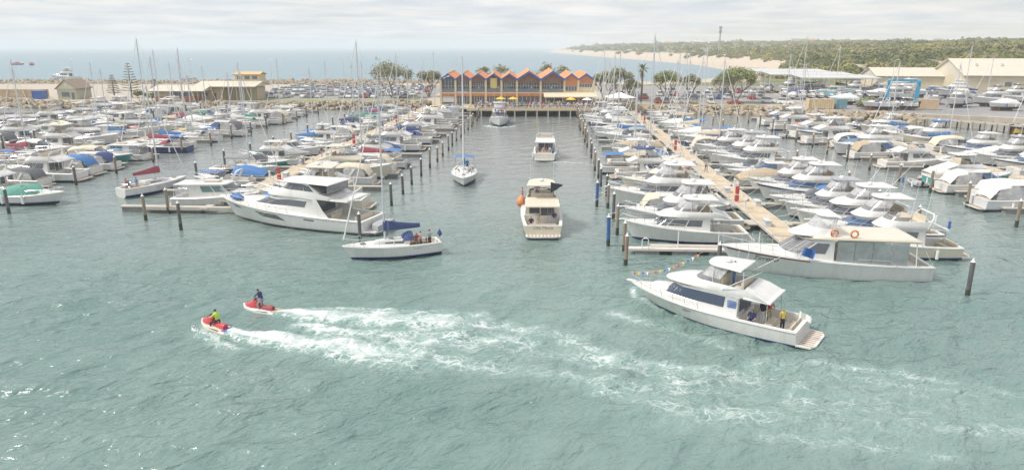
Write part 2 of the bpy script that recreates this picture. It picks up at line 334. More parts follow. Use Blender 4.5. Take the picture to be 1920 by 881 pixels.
for pl, w0, w1, s0, s1 in FOAM:
    n = len(pl) - 1
    for k in range(n):
        d, t = seg_dist(GX, GY, pl[k], pl[k + 1]); t = (k + t) / n
        w = w0 + (w1 - w0) * t
        g_ = (s0 + (s1 - s0) * t) * np.exp(-(d / w) ** 2); foam = np.maximum(foam, g_)
        if s0 > .6: wake = np.maximum(wake, 0.30 * s0 * np.exp(-((d - w * .55) / (w * .45)) ** 2) * (1 - .5 * t))
brk_ = .5 + .5 * np.sin(GX * .9 + 2.1 * np.sin(GY * .7 + .4)) * np.sin(GY * 1.1 + 1.7 * np.sin(GX * .5))
foam *= np.where(GX > -6, .68 + .6 * brk_, .92 + .25 * brk_)
foam = np.maximum(foam, 0.20 * np.exp(-(((GX - 14) / 11) ** 4)) * np.exp(-(((GY - 33) / 4.2) ** 4)))
foam = np.maximum(foam, 0.26 * np.exp(-(((GX + 7) / 8) ** 4)) * np.exp(-(((GY - 39.5) / 3.6) ** 4)))
wr = np.random.RandomState(3)
Z = np.zeros_like(GX)
openw = np.clip((75 - GY) / 30, 0.30, 1.0)
for k in range(30):
    lam = 0.9 * (1.13 ** k) * wr.uniform(.85, 1.15) if k < 18 else wr.uniform(1.2, 4.0)
    th = R(122) + wr.normal(0, .5); kx, ky = math.cos(th) * 2 * math.pi / lam, math.sin(th) * 2 * math.pi / lam
    ph = kx * GX + ky * GY + wr.uniform(0, 6.28) + 0.8 * np.sin(GX * .11 + k) + .7 * np.sin(GY * .13 + 2 * k)
    Z += 0.026 * lam ** 0.55 * (1 - np.abs(np.sin(ph / 2))) * openw
sw = np.exp(-(((GX - 1.5) / 7) ** 2 + ((GY - 46.5) / 5.5) ** 2)); Z += 0.11 * sw * np.sin(1.15 * GY - .35 * GX)
sw = np.exp(-(((GX - 4) / 6) ** 2 + ((GY - 36.5) / 4) ** 2)); Z += 0.10 * sw * np.sin(1.6 * GY + .7 * GX) + .07 * sw * np.sin(2.2 * GX - .9 * GY)
Z += wake + 0.05 * foam * np.sin(GX * 4.1 + 2 * np.sin(GY * 2.3)) * np.sin(GY * 4.7 + 1.5 * np.sin(GX * 1.7))
edge = np.clip(np.minimum(np.minimum(GX + 190, 190 - GX) / 12, np.minimum(GY - 14, 215 - GY) / 5), 0, 1)
Z = (Z - 0.28) * edge
ny, nx = GX.shape
V = np.stack([GX, GY, Z], -1).reshape(-1, 3)
idx = np.arange(ny * nx).reshape(ny, nx)
F4 = np.stack([idx[:-1, :-1], idx[:-1, 1:], idx[1:, 1:], idx[1:, :-1]], -1).reshape(-1, 4)
FAR = 26000
ring = np.array([(-190, 14, 0), (190, 14, 0), (190, 215, 0), (-190, 215, 0), (-FAR, -600, 0), (FAR, -600, 0), (FAR, FAR, 0), (-FAR, FAR, 0)], float)
o = len(V); V = np.vstack([V, ring]); F4 = np.vstack([F4, np.array([[o + 4, o + 5, o + 1, o], [o + 1, o + 5, o + 6, o + 2], [o + 2, o + 6, o + 7, o + 3], [o + 3, o + 7, o + 4, o]])])
me = bpy.data.meshes.new('water'); me.vertices.add(len(V)); me.vertices.foreach_set('co', V.astype(np.float32).ravel())
me.loops.add(F4.size); me.loops.foreach_set('vertex_index', F4.astype(np.int32).ravel()); me.polygons.add(len(F4)); me.polygons.foreach_set('loop_start', np.arange(0, F4.size, 4, dtype=np.int32))
mi = np.zeros(len(F4), np.int32); mi[-4:] = 1; me.polygons.foreach_set('material_index', mi); me.polygons.foreach_set('use_smooth', np.ones(len(F4), bool))
fa = me.attributes.new('foam', 'FLOAT', 'POINT'); fa.data.foreach_set('value', np.concatenate([foam.ravel(), np.zeros(8)]).astype(np.float32))
pat = vnoise(GX[::6, ::6], GY[::6, ::6], 13, 5) if False else np.sin(GX * .13 + 1.3 * np.sin(GY * .09)) * np.sin(GY * .17 + 1.1 * np.sin(GX * .07))
chop = np.clip((92 - GY) / 40, 0.38, 1.0) * (1 + .28 * pat)
fa = me.attributes.new('chop', 'FLOAT', 'POINT'); fa.data.foreach_set('value', np.concatenate([chop.ravel(), np.ones(8)]).astype(np.float32))
fa = me.attributes.new('silt', 'FLOAT', 'POINT'); fa.data.foreach_set('value', np.concatenate([np.clip((GY - 48) / 60, 0, 1).ravel(), np.zeros(8)]).astype(np.float32))  # weight of the painted sky reflection, growing up the harbour
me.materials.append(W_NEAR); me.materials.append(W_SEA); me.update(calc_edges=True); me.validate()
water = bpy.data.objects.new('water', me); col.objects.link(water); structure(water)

# ================================================================== SETTING: land
SANDM = mat('beach_sand', (0.62, 0.52, 0.41), 0.9, 0.08, 0.05)
ASPH = mat('asphalt', (0.27, 0.26, 0.25), 0.9, 0.14, 0.12, rgb2=(0.35, 0.335, 0.32), bump=0.2, bscale=8)
YARDM = mat('yard_hardstand', (0.26, 0.26, 0.265), 0.9, 0.2, 0.10, rgb2=(0.36, 0.355, 0.35))
CONC = mat('concrete', (0.50, 0.46, 0.40), 0.85, 0.10, 0.6)
PIERM = mat('jetty_concrete', (0.55, 0.44, 0.31), 0.85, 0.20, 0.7, rgb2=(0.64, 0.53, 0.39), bump=.2, bscale=5)
GRASSM = mat('lawn', (0.16, 0.26, 0.05), 0.9, 0.25, 0.5, rgb2=(0.28, 0.36, 0.08))
PAVE = mat('promenade_paving', (0.46, 0.41, 0.34), 0.9, 0.12, 0.4)
LINE = mat('line_paint', (0.75, 0.75, 0.72), 0.8)
ROCKM = mat('limestone_rock', (0.30, 0.25, 0.19), 0.95, 0.3, 0.7, rgb2=(0.52, 0.44, 0.33), bump=0.5, bscale=4)
QZ = 2.0
COAST = [(-70, 352), (-10, 352), (20, 356), (60, 378), (90, 412), (118, 470), (140, 560), (150, 744), (126, 1015), (75, 1504), (-28, 2606), (60, 3600), (600, 4200)]
def coast_d(px, py):
    """metres inland of the beach line (negative: at sea)"""
    d = np.full(px.shape, 1e9); inside = np.zeros(px.shape, bool)
    poly = COAST + [(2600, 4200), (2600, 300), (-70, 300)]
    for k in range(len(COAST) - 1): d = np.minimum(d, seg_dist(px, py, COAST[k], COAST[k + 1])[0])
    n = len(poly)
    for k in range(n):
        (x0, y0), (x1, y1) = poly[k], poly[(k + 1) % n]
        c = ((y0 > py) != (y1 > py)) & (px < (x1 - x0) * (py - y0) / (y1 - y0 + 1e-12) + x0); inside ^= c
    return np.where(inside, d, -d)
def sstep(x, a, b): t = np.clip((x - a) / (b - a), 0, 1); return t * t * (3 - 2 * t)
def vnoise(x, y, s, seed=0):
    return np.array([noise.noise((a / s + seed, b / s, seed * 1.7)) for a, b in zip(x.ravel(), y.ravel())]).reshape(x.shape)
tx = np.concatenate([np.arange(-70, 260, 7.0), np.geomspace(262, 2500, 60)]); ty = np.concatenate([np.arange(302, 760, 8.0), np.geomspace(765, 4100, 90)])
TX, TY = np.meshgrid(tx, ty)
D = coast_d(TX, TY)
n1 = vnoise(TX, TY, 60, 1); n2 = vnoise(TX, TY, 18, 2)
def land_h(D, X, Y, n1, n2):
    beach = np.clip(D, -30, 30) / 30 * 2.2
    wig = 8 * n1 + 5 * n2
    scarp = 7.5 * sstep(D + wig, 26, 48)
    hill = scarp + 9.0 * (1 - np.exp(-np.clip(D - 45, 0, 1e5) / 110)) + 5 * sstep(X, 200, 620) + 6 * sstep(Y, 900, 2200) * sstep(D, 60, 260) + 2.2 * n1 * sstep(D, 60, 140)
    fl = sstep(Y + .35 * np.clip(X - 60, 0, 400), 352, 450)
    return np.where(D < 26, np.minimum(beach, 1.9), 1.9) * 1.0 + hill * fl
TZ = land_h(D, TX, TY, n1, n2)
sand = (1 - sstep(D + 10 * n2 + 8 * n1, 30, 62)); sand = np.maximum(sand, sstep(n2, .33, .5) * .6)
m = bpy.data.materials.new('dune_and_scrub'); m.use_nodes = True; t = m.node_tree; b = t.nodes['Principled BSDF']; b.inputs['Roughness'].default_value = 0.95
at = N(t, 'ShaderNodeAttribute', attribute_name='sand'); c = N(t, 'ShaderNodeTexCoord')
n_ = N(t, 'ShaderNodeTexNoise', Scale=0.09, Detail=7.0, Roughness=0.7); t.links.new(c.outputs['Object'], n_.inputs['Vector'])
ad = N(t, 'ShaderNodeMath', operation='ADD'); t.links.new(at.outputs['Fac'], ad.inputs[0]); t.links.new(n_.outputs[0], ad.inputs[1])
mr = N(t, 'ShaderNodeMapRange'); mr.inputs[1].default_value = 0.72; mr.inputs[2].default_value = 0.95; t.links.new(ad.outputs[0], mr.inputs[0])
g1 = N(t, 'ShaderNodeValToRGB'); t.links.new(n_.outputs[0], g1.inputs[0]); g1.color_ramp.elements[0].position = .35; g1.color_ramp.elements[1].position = .65
g1.color_ramp.elements[0].color = (0.12, 0.13, 0.06, 1); g1.color_ramp.elements[1].color = (0.24, 0.23, 0.11, 1)
mm = N(t, 'ShaderNodeMix', data_type='RGBA'); t.links.new(mr.outputs[0], mm.inputs[0]); t.links.new(g1.outputs[0], mm.inputs[6]); mm.inputs[7].default_value = (0.52, 0.44, 0.35, 1); t.links.new(mm.outputs[2], b.inputs['Base Color'])
DUNE = m
def grid_mesh(name, X, Y, Zv, mats, attrs=None, mask=None):
    ny, nx = X.shape; idx = np.arange(ny * nx).reshape(ny, nx)
    F = np.stack([idx[:-1, :-1], idx[:-1, 1:], idx[1:, 1:], idx[1:, :-1]], -1).reshape(-1, 4)
    if mask is not None: F = F[mask.ravel()[F].any(1)]
    me = bpy.data.meshes.new(name); me.from_pydata(np.stack([X, Y, Zv], -1).reshape(-1, 3).tolist(), [], F.tolist())
    for k, v in (attrs or {}).items():
        a = me.attributes.new(k, 'FLOAT', 'POINT'); a.data.foreach_set('value', v.ravel().astype(np.float32))
    me.materials.append(mats); me.polygons.foreach_set('use_smooth', [True] * len(F)); me.update()
    o = bpy.data.objects.new(name, me); col.objects.link(o); return o
hills = structure(grid_mesh('headland', TX, TY, np.where(D < -20, -1.5, TZ), DUNE, {'sand': sand}, D > -30))

def sheet(name, poly, z, m, depth=None):
    mb = MB()
    if depth: mb.prism(poly, z - depth, z)
    else: mb.add([(x, y, z) for x, y in poly], [list(range(len(poly)))])
    return structure(mb.build(name, m, smooth=0))
# the harbour land: one block with a vertical face to the water
sheet('ground', [(-330, 222), (-190, 222), (-160, 208), (-128, 203), (-109, 206), (-74, 206), (-37, 214), (-34, 200), (14, 203), (16, 198), (58, 198), (64, 187), (80, 181), (93, 177), (106, 171), (112, 166), (215, 166), (290, 250), (290, 312), (-40, 312), (-60, 306), (-330, 306)], QZ - .12, PAVE, 4)
sheet('car_park', [(-101, 216), (-40, 221), (-42, 300), (-106, 300)], QZ - .10, ASPH)
sheet('car_park_road', [(20, 206), (74, 206), (84, 300), (16, 300)], QZ - .10, ASPH)
sheet('boat_yard', [(66, 189), (82, 183), (95, 179), (113, 170), (210, 170), (280, 250), (280, 300), (86, 300), (76, 206)], QZ - .10, YARDM)
sheet('lawn', [(-96, 209.5), (-74, 209.5), (-40, 216), (-40, 219.5), (-96, 214.5)], QZ - .09, GRASSM)
sheet('lawn', [(20, 201.6), (60, 201.6), (60, 204.6), (20, 204.6)], QZ - .09, GRASSM)
kb = MB(); kb.box(18, 60, 198.2, 198.8, QZ - .12, QZ + .35); structure(kb.build('sea_wall_kerb', mat('pale_yellow_kerb', (0.62, 0.52, 0.30), .8), smooth=0))
kb = MB(); kb.box(-101, -74, 206.4, 206.9, QZ - .12, QZ + .28); structure(kb.build('sea_wall_kerb', CONC, smooth=0))
# parking bay lines
pl = MB()
for yy in (225.5, 236, 247, 258, 270, 283):
    for x in np.arange(-98, -44, 2.6): pl.cbox((x, yy, QZ - .093), (.10, 4.6, .004))
for yy in (226, 240, 258): 
    for x in np.arange(24, 74, 2.6): pl.cbox((x, yy, QZ - .093), (.10, 4.6, .004))
structure(pl.build('parking_bay_lines', LINE, smooth=0))

# rocks: banks of boulders along the water
def rock_bank(name, path, n, width, z0, z1, size, seed, label):
    rr = random.Random(seed); mb = MB(); base = []
    for k in range(4):
        bm = bmesh.new(); bmesh.ops.create_icosphere(bm, subdivisions=1, radius=1)
        for v in bm.verts: v.co *= 1 + rr.uniform(-.28, .22)
        base.append(([v.co.copy() for v in bm.verts], [[v.index for v in f.verts] for f in bm.faces])); bm.free()
    lens = [math.dist(path[i], path[i + 1]) for i in range(len(path) - 1)]; tot = sum(lens)
    for _ in range(n):
        s = rr.uniform(0, tot); i = 0
        while s > lens[i]: s -= lens[i]; i += 1
        f = s / lens[i]; a, b2 = path[i], path[i + 1]; q = rr.random()
        dx, dy = (b2[0] - a[0]) / lens[i], (b2[1] - a[1]) / lens[i]
        x = a[0] + dx * s + dy * width * q; y = a[1] + dy * s - dx * width * q; z = z1 + (z0 - z1) * q
        r = size * rr.uniform(.55, 1.25); M = Matrix.LocRotScale((x, y, z), (rr.uniform(0, 6), rr.uniform(0, 6), rr.uniform(0, 6)), None) if False else Matrix.Translation((x, y, z)) @ Matrix.Rotation(rr.uniform(0, 6.28), 4, 'Z') @ Matrix.Rotation(rr.uniform(0, 6.28), 4, 'X') @ Matrix.Diagonal((r * 1.25, r, r * .8, 1))
        vv, ff = base[rr.randrange(4)]; mb.add([M @ p for p in vv], ff)
    o = mb.build(name, ROCKM, smooth=0); structure(o, 'stuff'); tag(o, label, 'rocks'); return o
rock_bank('rock_bank', [(-190, 221), (-160, 207.5), (-128, 202.5), (-109, 205.5), (-74, 205.5), (-38, 213.5)], 900, 3.6, -.2, 2.0, .75, 1, 'pale limestone boulder bank along the shore left of the gabled clubhouse')
rock_bank('rock_bank', [(14, 199.5), (58, 197.5), (64, 186.8), (80, 180.8), (92, 176.8)], 620, 3.6, -.2, 2.0, .75, 2, 'limestone boulder bank below the pale kerb right of the gabled clubhouse')
brk = [(-330, 309), (-200, 309), (-118, 318), (-60, 322), (-42, 318)]
rock_bank('breakwater', brk, 1500, 7, .8, 3.0, 1.0, 3, 'long brown rock breakwater between the car park and the open sea')
rock_bank('breakwater', [(b_[0], b_[1] + 6) for b_ in reversed(brk)], 700, 7, -.3, 2.9, 1.2, 4, 'outer seaward slope of the long rock breakwater')
bc = MB(); bc.loft([[(x, y - 3.5, 1.7), (x, y + 1.5, 2.7), (x, y + 6, 2.7), (x, y + 13, -1)] for x, y in brk], 0, False); structure(bc.build('breakwater_core', ROCKM))

# haze: the even air of the whole place
hz = MB(); hz.box(-27000, 27000, -1200, 27000, -3, 75)
hm = bpy.data.materials.new('haze_air'); hm.use_nodes = True; t = hm.node_tree; t.nodes.remove(t.nodes['Principled BSDF'])
pv = N(t, 'ShaderNodeVolumePrincipled', Density=0.00032, Anisotropy=0.0); pv.inputs['Color'].default_value = (0.93, 0.95, 0.97, 1); t.links.new(pv.outputs[0], t.nodes['Material Output'].inputs['Volume'])
haze = hz.build('haze', hm, smooth=0); structure(haze, 'stuff')
tag(haze, 'thin pale haze over the whole harbour and sea', 'haze')
# ================================================================== BOATS
def hull_shape(L, B, fs, fb, rake=None, sw=.86, t0=.42, p=2.2, q=.85, draft=.55):
    rake = .09 * L if rake is None else rake
    def w(t):
        if t < t0: return B / 2 * (sw + (1 - sw) * math.sin(math.pi / 2 * t / t0))
        return B / 2 * max(0, 1 - ((t - t0) / (1 - t0)) ** p) ** q
    def sh(t): return fs + (fb - fs) * t ** 1.7
    def pt(t, z, wf):
        xs_ = -L / 2 + L * t; xw = -L / 2 + (L - rake) * t; s = sh(t)
        return (xw + (xs_ - xw) * max(0, min(1, z / s)), w(t) * wf, z)
    return w, sh, pt
def add_hull(root, L, B, fs, fb, tc=.33, mats=None, rake=None, sw=.86, t0=.42, p=2.2, sole=.35, deckm=None, draft=.55, band=False, name='hull', cock=True):
    """hull (topsides, boot stripe, bottom), deck with a sunk cockpit, rub rail"""
    w, sh, pt = hull_shape(L, B, fs, fb, rake, sw, t0, p)
    ts = sorted(set([0, .06, .14, .22, .3, .38, .46, .54, .62, .70, .78, .85, .91, .955, .985, 1.0] + [tc])); mb = MB()
    def row(t, sgn):
        s = sh(t); c = t ** 3
        zs = [(-draft * (1 - t ** 5), 0.0), (.04, .90 - .45 * c), (.20, .92 - .42 * c), (.55 * s, .965 - .26 * c), (.84 * s, .99 - .07 * c), (s, 1.0)]
        r = []
        for z, f in zs:
            x, y, z_ = pt(t, z, f); r.append((x, sgn * y, z_))
        return r
    for sgn in (1, -1):
        rows = [row(t, sgn) for t in ts]; o = len(mb.v)
        for r in rows: mb.v += r
        for i in range(len(ts) - 1):
            for j in range(5):
                a = o + i * 6 + j; f = [a, a + 1, a + 7, a + 6]
                mb.f.append(f if sgn < 0 else f[::-1]); mb.m.append([1, 2, 0, 0, 3 if band else 0][j])
    n = len(ts)
    mb.f.append([0 + j for j in range(6)] + [n * 6 + j for j in range(5, 0, -1)]); mb.m.append(0)
    h = mb.build(name, mats or [GEL, ANTI_B, STRIPE_N, STRIPE_N], root, 40)
    d = MB(); g = min(.30, B * .09)
    fore = [t for t in ts if t >= tc]; aft = [t for t in ts if t <= tc]
    d.loft([[(pt(t, sh(t), 1)[0], w(t) * k, sh(t) + .012 + .05 * (1 - k * k) * min(1, w(t))) for k in (1, .5, 0, -.5, -1)] for t in fore], 0, False)
    if cock:
        def wi(t): return max(w(t) - g, .05)
        zs = fs * sole
        prof = lambda t, x: [(x, w(t), sh(t) + .012), (x, wi(t), sh(t) + .012), (x, wi(t), zs), (x, 0, zs), (x, -wi(t), zs), (x, -wi(t), sh(t) + .012), (x, -w(t), sh(t) + .012)]
        X = [pt(t, sh(t), 1)[0] for t in aft]; rows = [prof(t, max(x, -L / 2 + g)) for t, x in zip(aft, X)]
        d.loft(rows, 0, False)
        a = rows[0]; x0 = -L / 2
        d.add([(x0, w(0), fs + .012), (x0, -w(0), fs + .012), a[6], a[0]], [(0, 1, 2, 3)]); d.add([a[1], a[2], a[3], a[4], a[5]], [(4, 3, 2, 1, 0)])
        e = rows[-1]; d.add([e[1], e[2], e[3], e[4], e[5]], [(0, 1, 2, 3, 4)])
    d.build('deck', deckm or DECKM, root, 40)
    r = MB()
    for sgn in (1, -1): r.tube([(pt(t, sh(t), 1)[0], sgn * (w(t) + .015), sh(t) - .05) for t in ts], .045, 4)
    r.build('rub_rail', GELG, root)
    return w, sh, pt
def bow_rail(root, w, sh, pt, t0=.5, t1=.985, h=.65, n=7, inset=.12, mid=True, pulpit=0, m=None):
    mb = MB(); tops = []
    for sgn in (1, -1):
        tt = [t0 + (t1 - t0) * k / (n - 1) for k in range(n)]
        P = [(pt(t, sh(t), 1)[0] - .05, sgn * max(w(t) - inset, .10), sh(t)) for t in tt]
        T = [(x + .10, y * (1.03), z + h) for x, y, z in P]; 
        for p_, q_ in zip(P, T): mb.tube([p_, q_], .02, 4)
        tops.append(T); mb.tube([P[0]] + T, .027, 4)
        if mid: mb.tube([tuple((a + b) / 2 for a, b in zip(p_, q_)) for p_, q_ in zip(P, T)], .012, 3)
    e = tops[0][-1]; mb.tube([tops[0][-1], (e[0] + .25 + pulpit, 0, e[2] + .02), tops[1][-1]], .02, 4)
    mb.build('bow_rail', m or STEEL, root)
def antenna(root, x, y, z, h=2.4, lean=.25):
    mb = MB(); mb.tube([(x, y, z), (x - lean * h * .4, y, z + h)], .018, 4, 0, .008); mb.build('antenna', WHITEP, root)
def wheel_seat(root, x, z, y=0.0, w=1.2, name='seat', m=None):
    mb = MB(); mb.box(x - .3, x + .3, y - w / 2, y + w / 2, z, z + .42, 0, .03, .03); mb.box(x - .36, x - .22, y - w / 2, y + w / 2, z + .40, z + .9, 0, .02, .04); mb.build(name, m or UPH, root)
def windows(root, H, specs, m, off=.025):
    for sp in specs:
        mb = MB(); H.window(mb, *sp[:4], off, 0, *(sp[4:] if len(sp) > 4 else ())); mb.build('window', m, root)
def both(specs):
    r = []
    for s in specs:
        i0, i1, z0, z1 = s[:4]; e = s[4:]
        r.append(s)
        r.append((20 - i1, 20 - i0, e[0] if e else z0, e[1] if e else z1, z0, z1) if e else (20 - i1, 20 - i0, z0, z1))
    return r
def open_tub(mb, rings, floor_z, th=.10, m=0, mf=0):
    """coaming open at the top: outer skin, rim, inner skin, floor"""
    H = House(rings); H.body(mb, m, True, False)
    z, p = H.r[-1]; cx = sum(a for a, _ in p) / len(p)
    def sc(p, k): return [((x - cx) * (1 - k / max(.5, abs(x - cx) + .3)) + cx, y * (1 - k / max(.4, abs(y) + .01)) if abs(y) > .02 else y) for x, y in p]
    inn = sc(p, th); low = sc(p, th * 1.3)
    mb.loft([[(x, y, z) for x, y in p], [(x, y, z) for x, y in inn], [(x, y, floor_z) for x, y in low]], m, True, False, False)
    mb.add([(x, y, floor_z) for x, y in low], [list(range(len(low)))], mf)
    return H
def swim_platform(root, L, B, z=.28, d=.9, m=None, sw=.86, fine=False):
    mb = MB(); x = -L / 2; b = B / 2 * sw
    mb.prism([(x - .004, b * .96), (x - .004, -b * .96), (x - d * .8, -b * .9), (x - d, -b * .6), (x - d, b * .6), (x - d * .8, b * .9)], z - .12, z)
    p = mb.build('swim_platform', GEL, root)
    t = MB(); k = 9
    for i in range(k):
        y = -b * .78 + (2 * b * .78) * i / (k - 1); t.box(x - d * .86, x - .1, y - .07, y + .07, z, z + .02)
        if fine: t.build('teak_slat', m or TEAK, p, 0); t = MB()
    if not fine: t.build('teak_slats', m or TEAK, p)
    return p

def flybridge(L=12.0, B=4.1, top='hardtop', clears=True, hullm=None, win=None, canvas_m=None, arch=True, gelm=None, band=False, riggers=False, tuna=False, rise=0.0, cream=False, brow=0.0, fine=False, fbow=None, rake=None, wrap=False, short=False):
    root = empty('flybridge_cruiser'); G = gelm or GEL; s = L / 12.0; FB = fbow or 2.05 * s ** .6
    w, sh, pt = add_hull(root, L, B, 1.15 * s ** .5, FB, .30, hullm or [GEL, ANTI_B, STRIPE_N, STRIPE_N], band=band, rake=rake or 1.1 * s)
    z0 = 1.2 * s ** .5; zr = z0 + 1.45 + rise
    H = House([(z0, -.19 * L, .29 * L, .41 * B, .34 * B, .16 * L), (z0 + .52, -.19 * L, .27 * L, .40 * B, .335 * B, .15 * L), (zr - .12, -.19 * L, .135 * L + brow * .6, .375 * B, .31 * B, .10 * L), (zr, -.20 * L, .145 * L + brow * .8, .39 * B, .32 * B, .10 * L)])
    mb = MB(); H.body(mb); mb.build('cabin', G, root, 38)
    tr = House([(z0 + .05, .1 * L, .39 * L, .33 * B, .24 * B, .16 * L), (z0 + .40 + .3 * s, .1 * L, .355 * L, .30 * B, .21 * B, .15 * L), (z0 + .50 + .3 * s, .1 * L, .31 * L, .24 * B, .16 * B, .14 * L)])
    mb = MB(); tr.body(mb); ft = mb.build('foredeck_trunk', G, root, 40)
    hb = MB(); hb.slab(.20 * L, .20 * L + .55, .28, .28, z0 + .5 + .3 * s, z0 + .56 + .3 * s, .1, 0, 0, .9); hb.build('hatch', SMOKE, ft)
    wm = win or GLASS; za, zb = z0 + .60, zr - .18
    if wrap: windows(root, H, both([(1.0, 9.9, za - .02, zb)]), wm)
    else: windows(root, H, both([(.9, 2.45, za, zb), (2.6, 4.7, za, zb, za + .05, zb)]) + [(5.0, 8.0, za + .02, zb), (8.15, 11.85, za + .02, zb), (12.0, 15.0, za + .02, zb)], wm)
    dm = MB(); dm.box(-.19 * L - .03, -.19 * L + .02, -.30 * B, .02 * B, z0 - .45, zr - .25); dm.box(-.19 * L - .03, -.19 * L + .02, .05 * B, .30 * B, z0 + .3, zr - .25); dm.build('saloon_door', wm, root)
    # flybridge coaming over the cabin with an aft overhang
    mb = MB(); open_tub(mb, [(zr + .004, -.33 * L, .15 * L, .40 * B, .33 * B, .12 * L), (zr + .14, -.335 * L, .165 * L + brow, .415 * B, .345 * B, .13 * L + brow), (zr + .45 + .1 * (brow > 0), -.27 * L, .125 * L + brow * .6, .40 * B, .33 * B, .125 * L + brow * .6), (zr + .72, -.22 * L, .09 * L, .385 * B, .31 * B, .12 * L)], zr + .2, .10)
    fbm = mb.build('flybridge', G, root, 38)
    av = MB(); av.box(-.36 * L, -.215 * L, -.41 * B, .41 * B, zr + .02, zr + .15, 0, .03, .04); av.build('cockpit_roof', G, root)
    for sg in (1, -1):
        mb = MB(); mb.tube([(-.34 * L, sg * .38 * B, zr + .03), (-.345 * L, sg * .41 * B, 1.15 * s ** .5)], .028, 5); mb.build('post', STEEL, root)
    wheel_seat(root, -.06 * L, zr + .2, 0, .5 * B, 'helm_seat'); wheel_seat(root, -.17 * L, zr + .2, 0, .55 * B, 'bench_seat')
    cs = MB(); cs.box(.02 * L, .05 * L, -.18 * B, .18 * B, zr + .2, zr + .95, 0, .05, .04); cs.build('helm_console', G, root)
    T = House([(zr + .70, -.21 * L, .085 * L, .38 * B, .305 * B, .12 * L), (zr + 1.05, -.21 * L, .055 * L, .375 * B, .30 * B, .115 * L), (zr + 2.02, -.21 * L, -.015 * L, .345 * B, .28 * B, .09 * L)])
    mb = MB(); T.window(mb, 3.6, 16.4, zr + .70, zr + 1.05, .02); mb.build('windscreen', SMOKE, root)
    if clears:
        for a_, b_ in ((3.6, 7.9), (8.05, 11.95), (12.1, 16.4)):
            mb = MB(); T.window(mb, a_, b_, zr + 1.06, zr + 1.98, .012); mb.build('clear_curtain', VINYL, root)
    if top in ('hardtop', 'bimini'):
        ht = MB(); ht.slab((-.19 if short else -.25) * L, .02 * L, .38 * B, .33 * B, zr + 2.0, zr + 2.14, .12 * L, 0, .07 if top == 'hardtop' else .2, .88); ht.build('hardtop' if top == 'hardtop' else 'canopy', G if top == 'hardtop' else (canvas_m or CAN['white']), root, 40)
        for x, y in ((-.20 * L, .33 * B), (-.20 * L, -.33 * B), (-.03 * L, .29 * B), (-.03 * L, -.29 * B)):
            mb = MB(); mb.tube([(x - .1, y * 1.08, zr + .7), (x, y, zr + 2.02)], .028, 5); mb.build('post', STEEL if top == 'bimini' else G, root)
        antenna(root, -.15 * L, .28 * B, zr + 2.1); antenna(root, -.15 * L, -.28 * B, zr + 2.1)
        rd = MB(); rd.disc((-.08 * L, 0, zr + 2.32), .28, .2, 12, 0, 'z', .22); rd.disc((-.08 * L, 0, zr + 2.18), .1, .16, 8); rd.build('radar_dome', WHITEP, root)
    elif top == 'none':
        antenna(root, -.18 * L, .3 * B, zr + .7, 3); antenna(root, -.18 * L, -.3 * B, zr + .7, 3)
    if arch and top == 'none':
        mb = MB(); mb.tube([(-.2 * L, .38 * B, zr + .1), (-.24 * L, .36 * B, zr + 1.1), (-.25 * L, .28 * B, zr + 1.35), (-.25 * L, -.28 * B, zr + 1.35), (-.24 * L, -.36 * B, zr + 1.1), (-.2 * L, -.38 * B, zr + .1)], .09, 6); mb.build('radar_arch', G, root)
    if riggers:
        for sg in (1, -1):
            mb = MB(); mb.tube([(-.08 * L, sg * .40 * B, zr + .5), (-.2 * L, sg * .52 * B, zr + 3.0), (-.38 * L, sg * .62 * B, zr + 6.2)], .035, 5, 0, .012); mb.build('outrigger', WHITEP, root)
    ld = MB()
    for y in (-.14 * B, -.24 * B): ld.tube([(-.27 * L, y, .5), (-.235 * L, y, zr + .15)], .018, 4)
    for k in range(6): ld.tube([(-.27 * L + .035 * L * k / 6, -.14 * B, .6 + (zr - .5) * k / 6), (-.27 * L + .035 * L * k / 6, -.24 * B, .6 + (zr - .5) * k / 6)], .014, 4)
    ld.build('ladder', STEEL, root)
    wheel_seat(root, -.44 * L, .42, 0, .62 * B, 'cockpit_seat')
    bow_rail(root, w, sh, pt, .52, .985, .62)
    swim_platform(root, L, B, .28, 1.3 if fine else .9, fine=fine)
    pu = MB(); pu.slab(L / 2 - .6, L / 2 + .45, .26, .2, FB - .02, FB + .06, .25, 0, 0, .95); pu.build('bow_sprit', G, root)
    return root

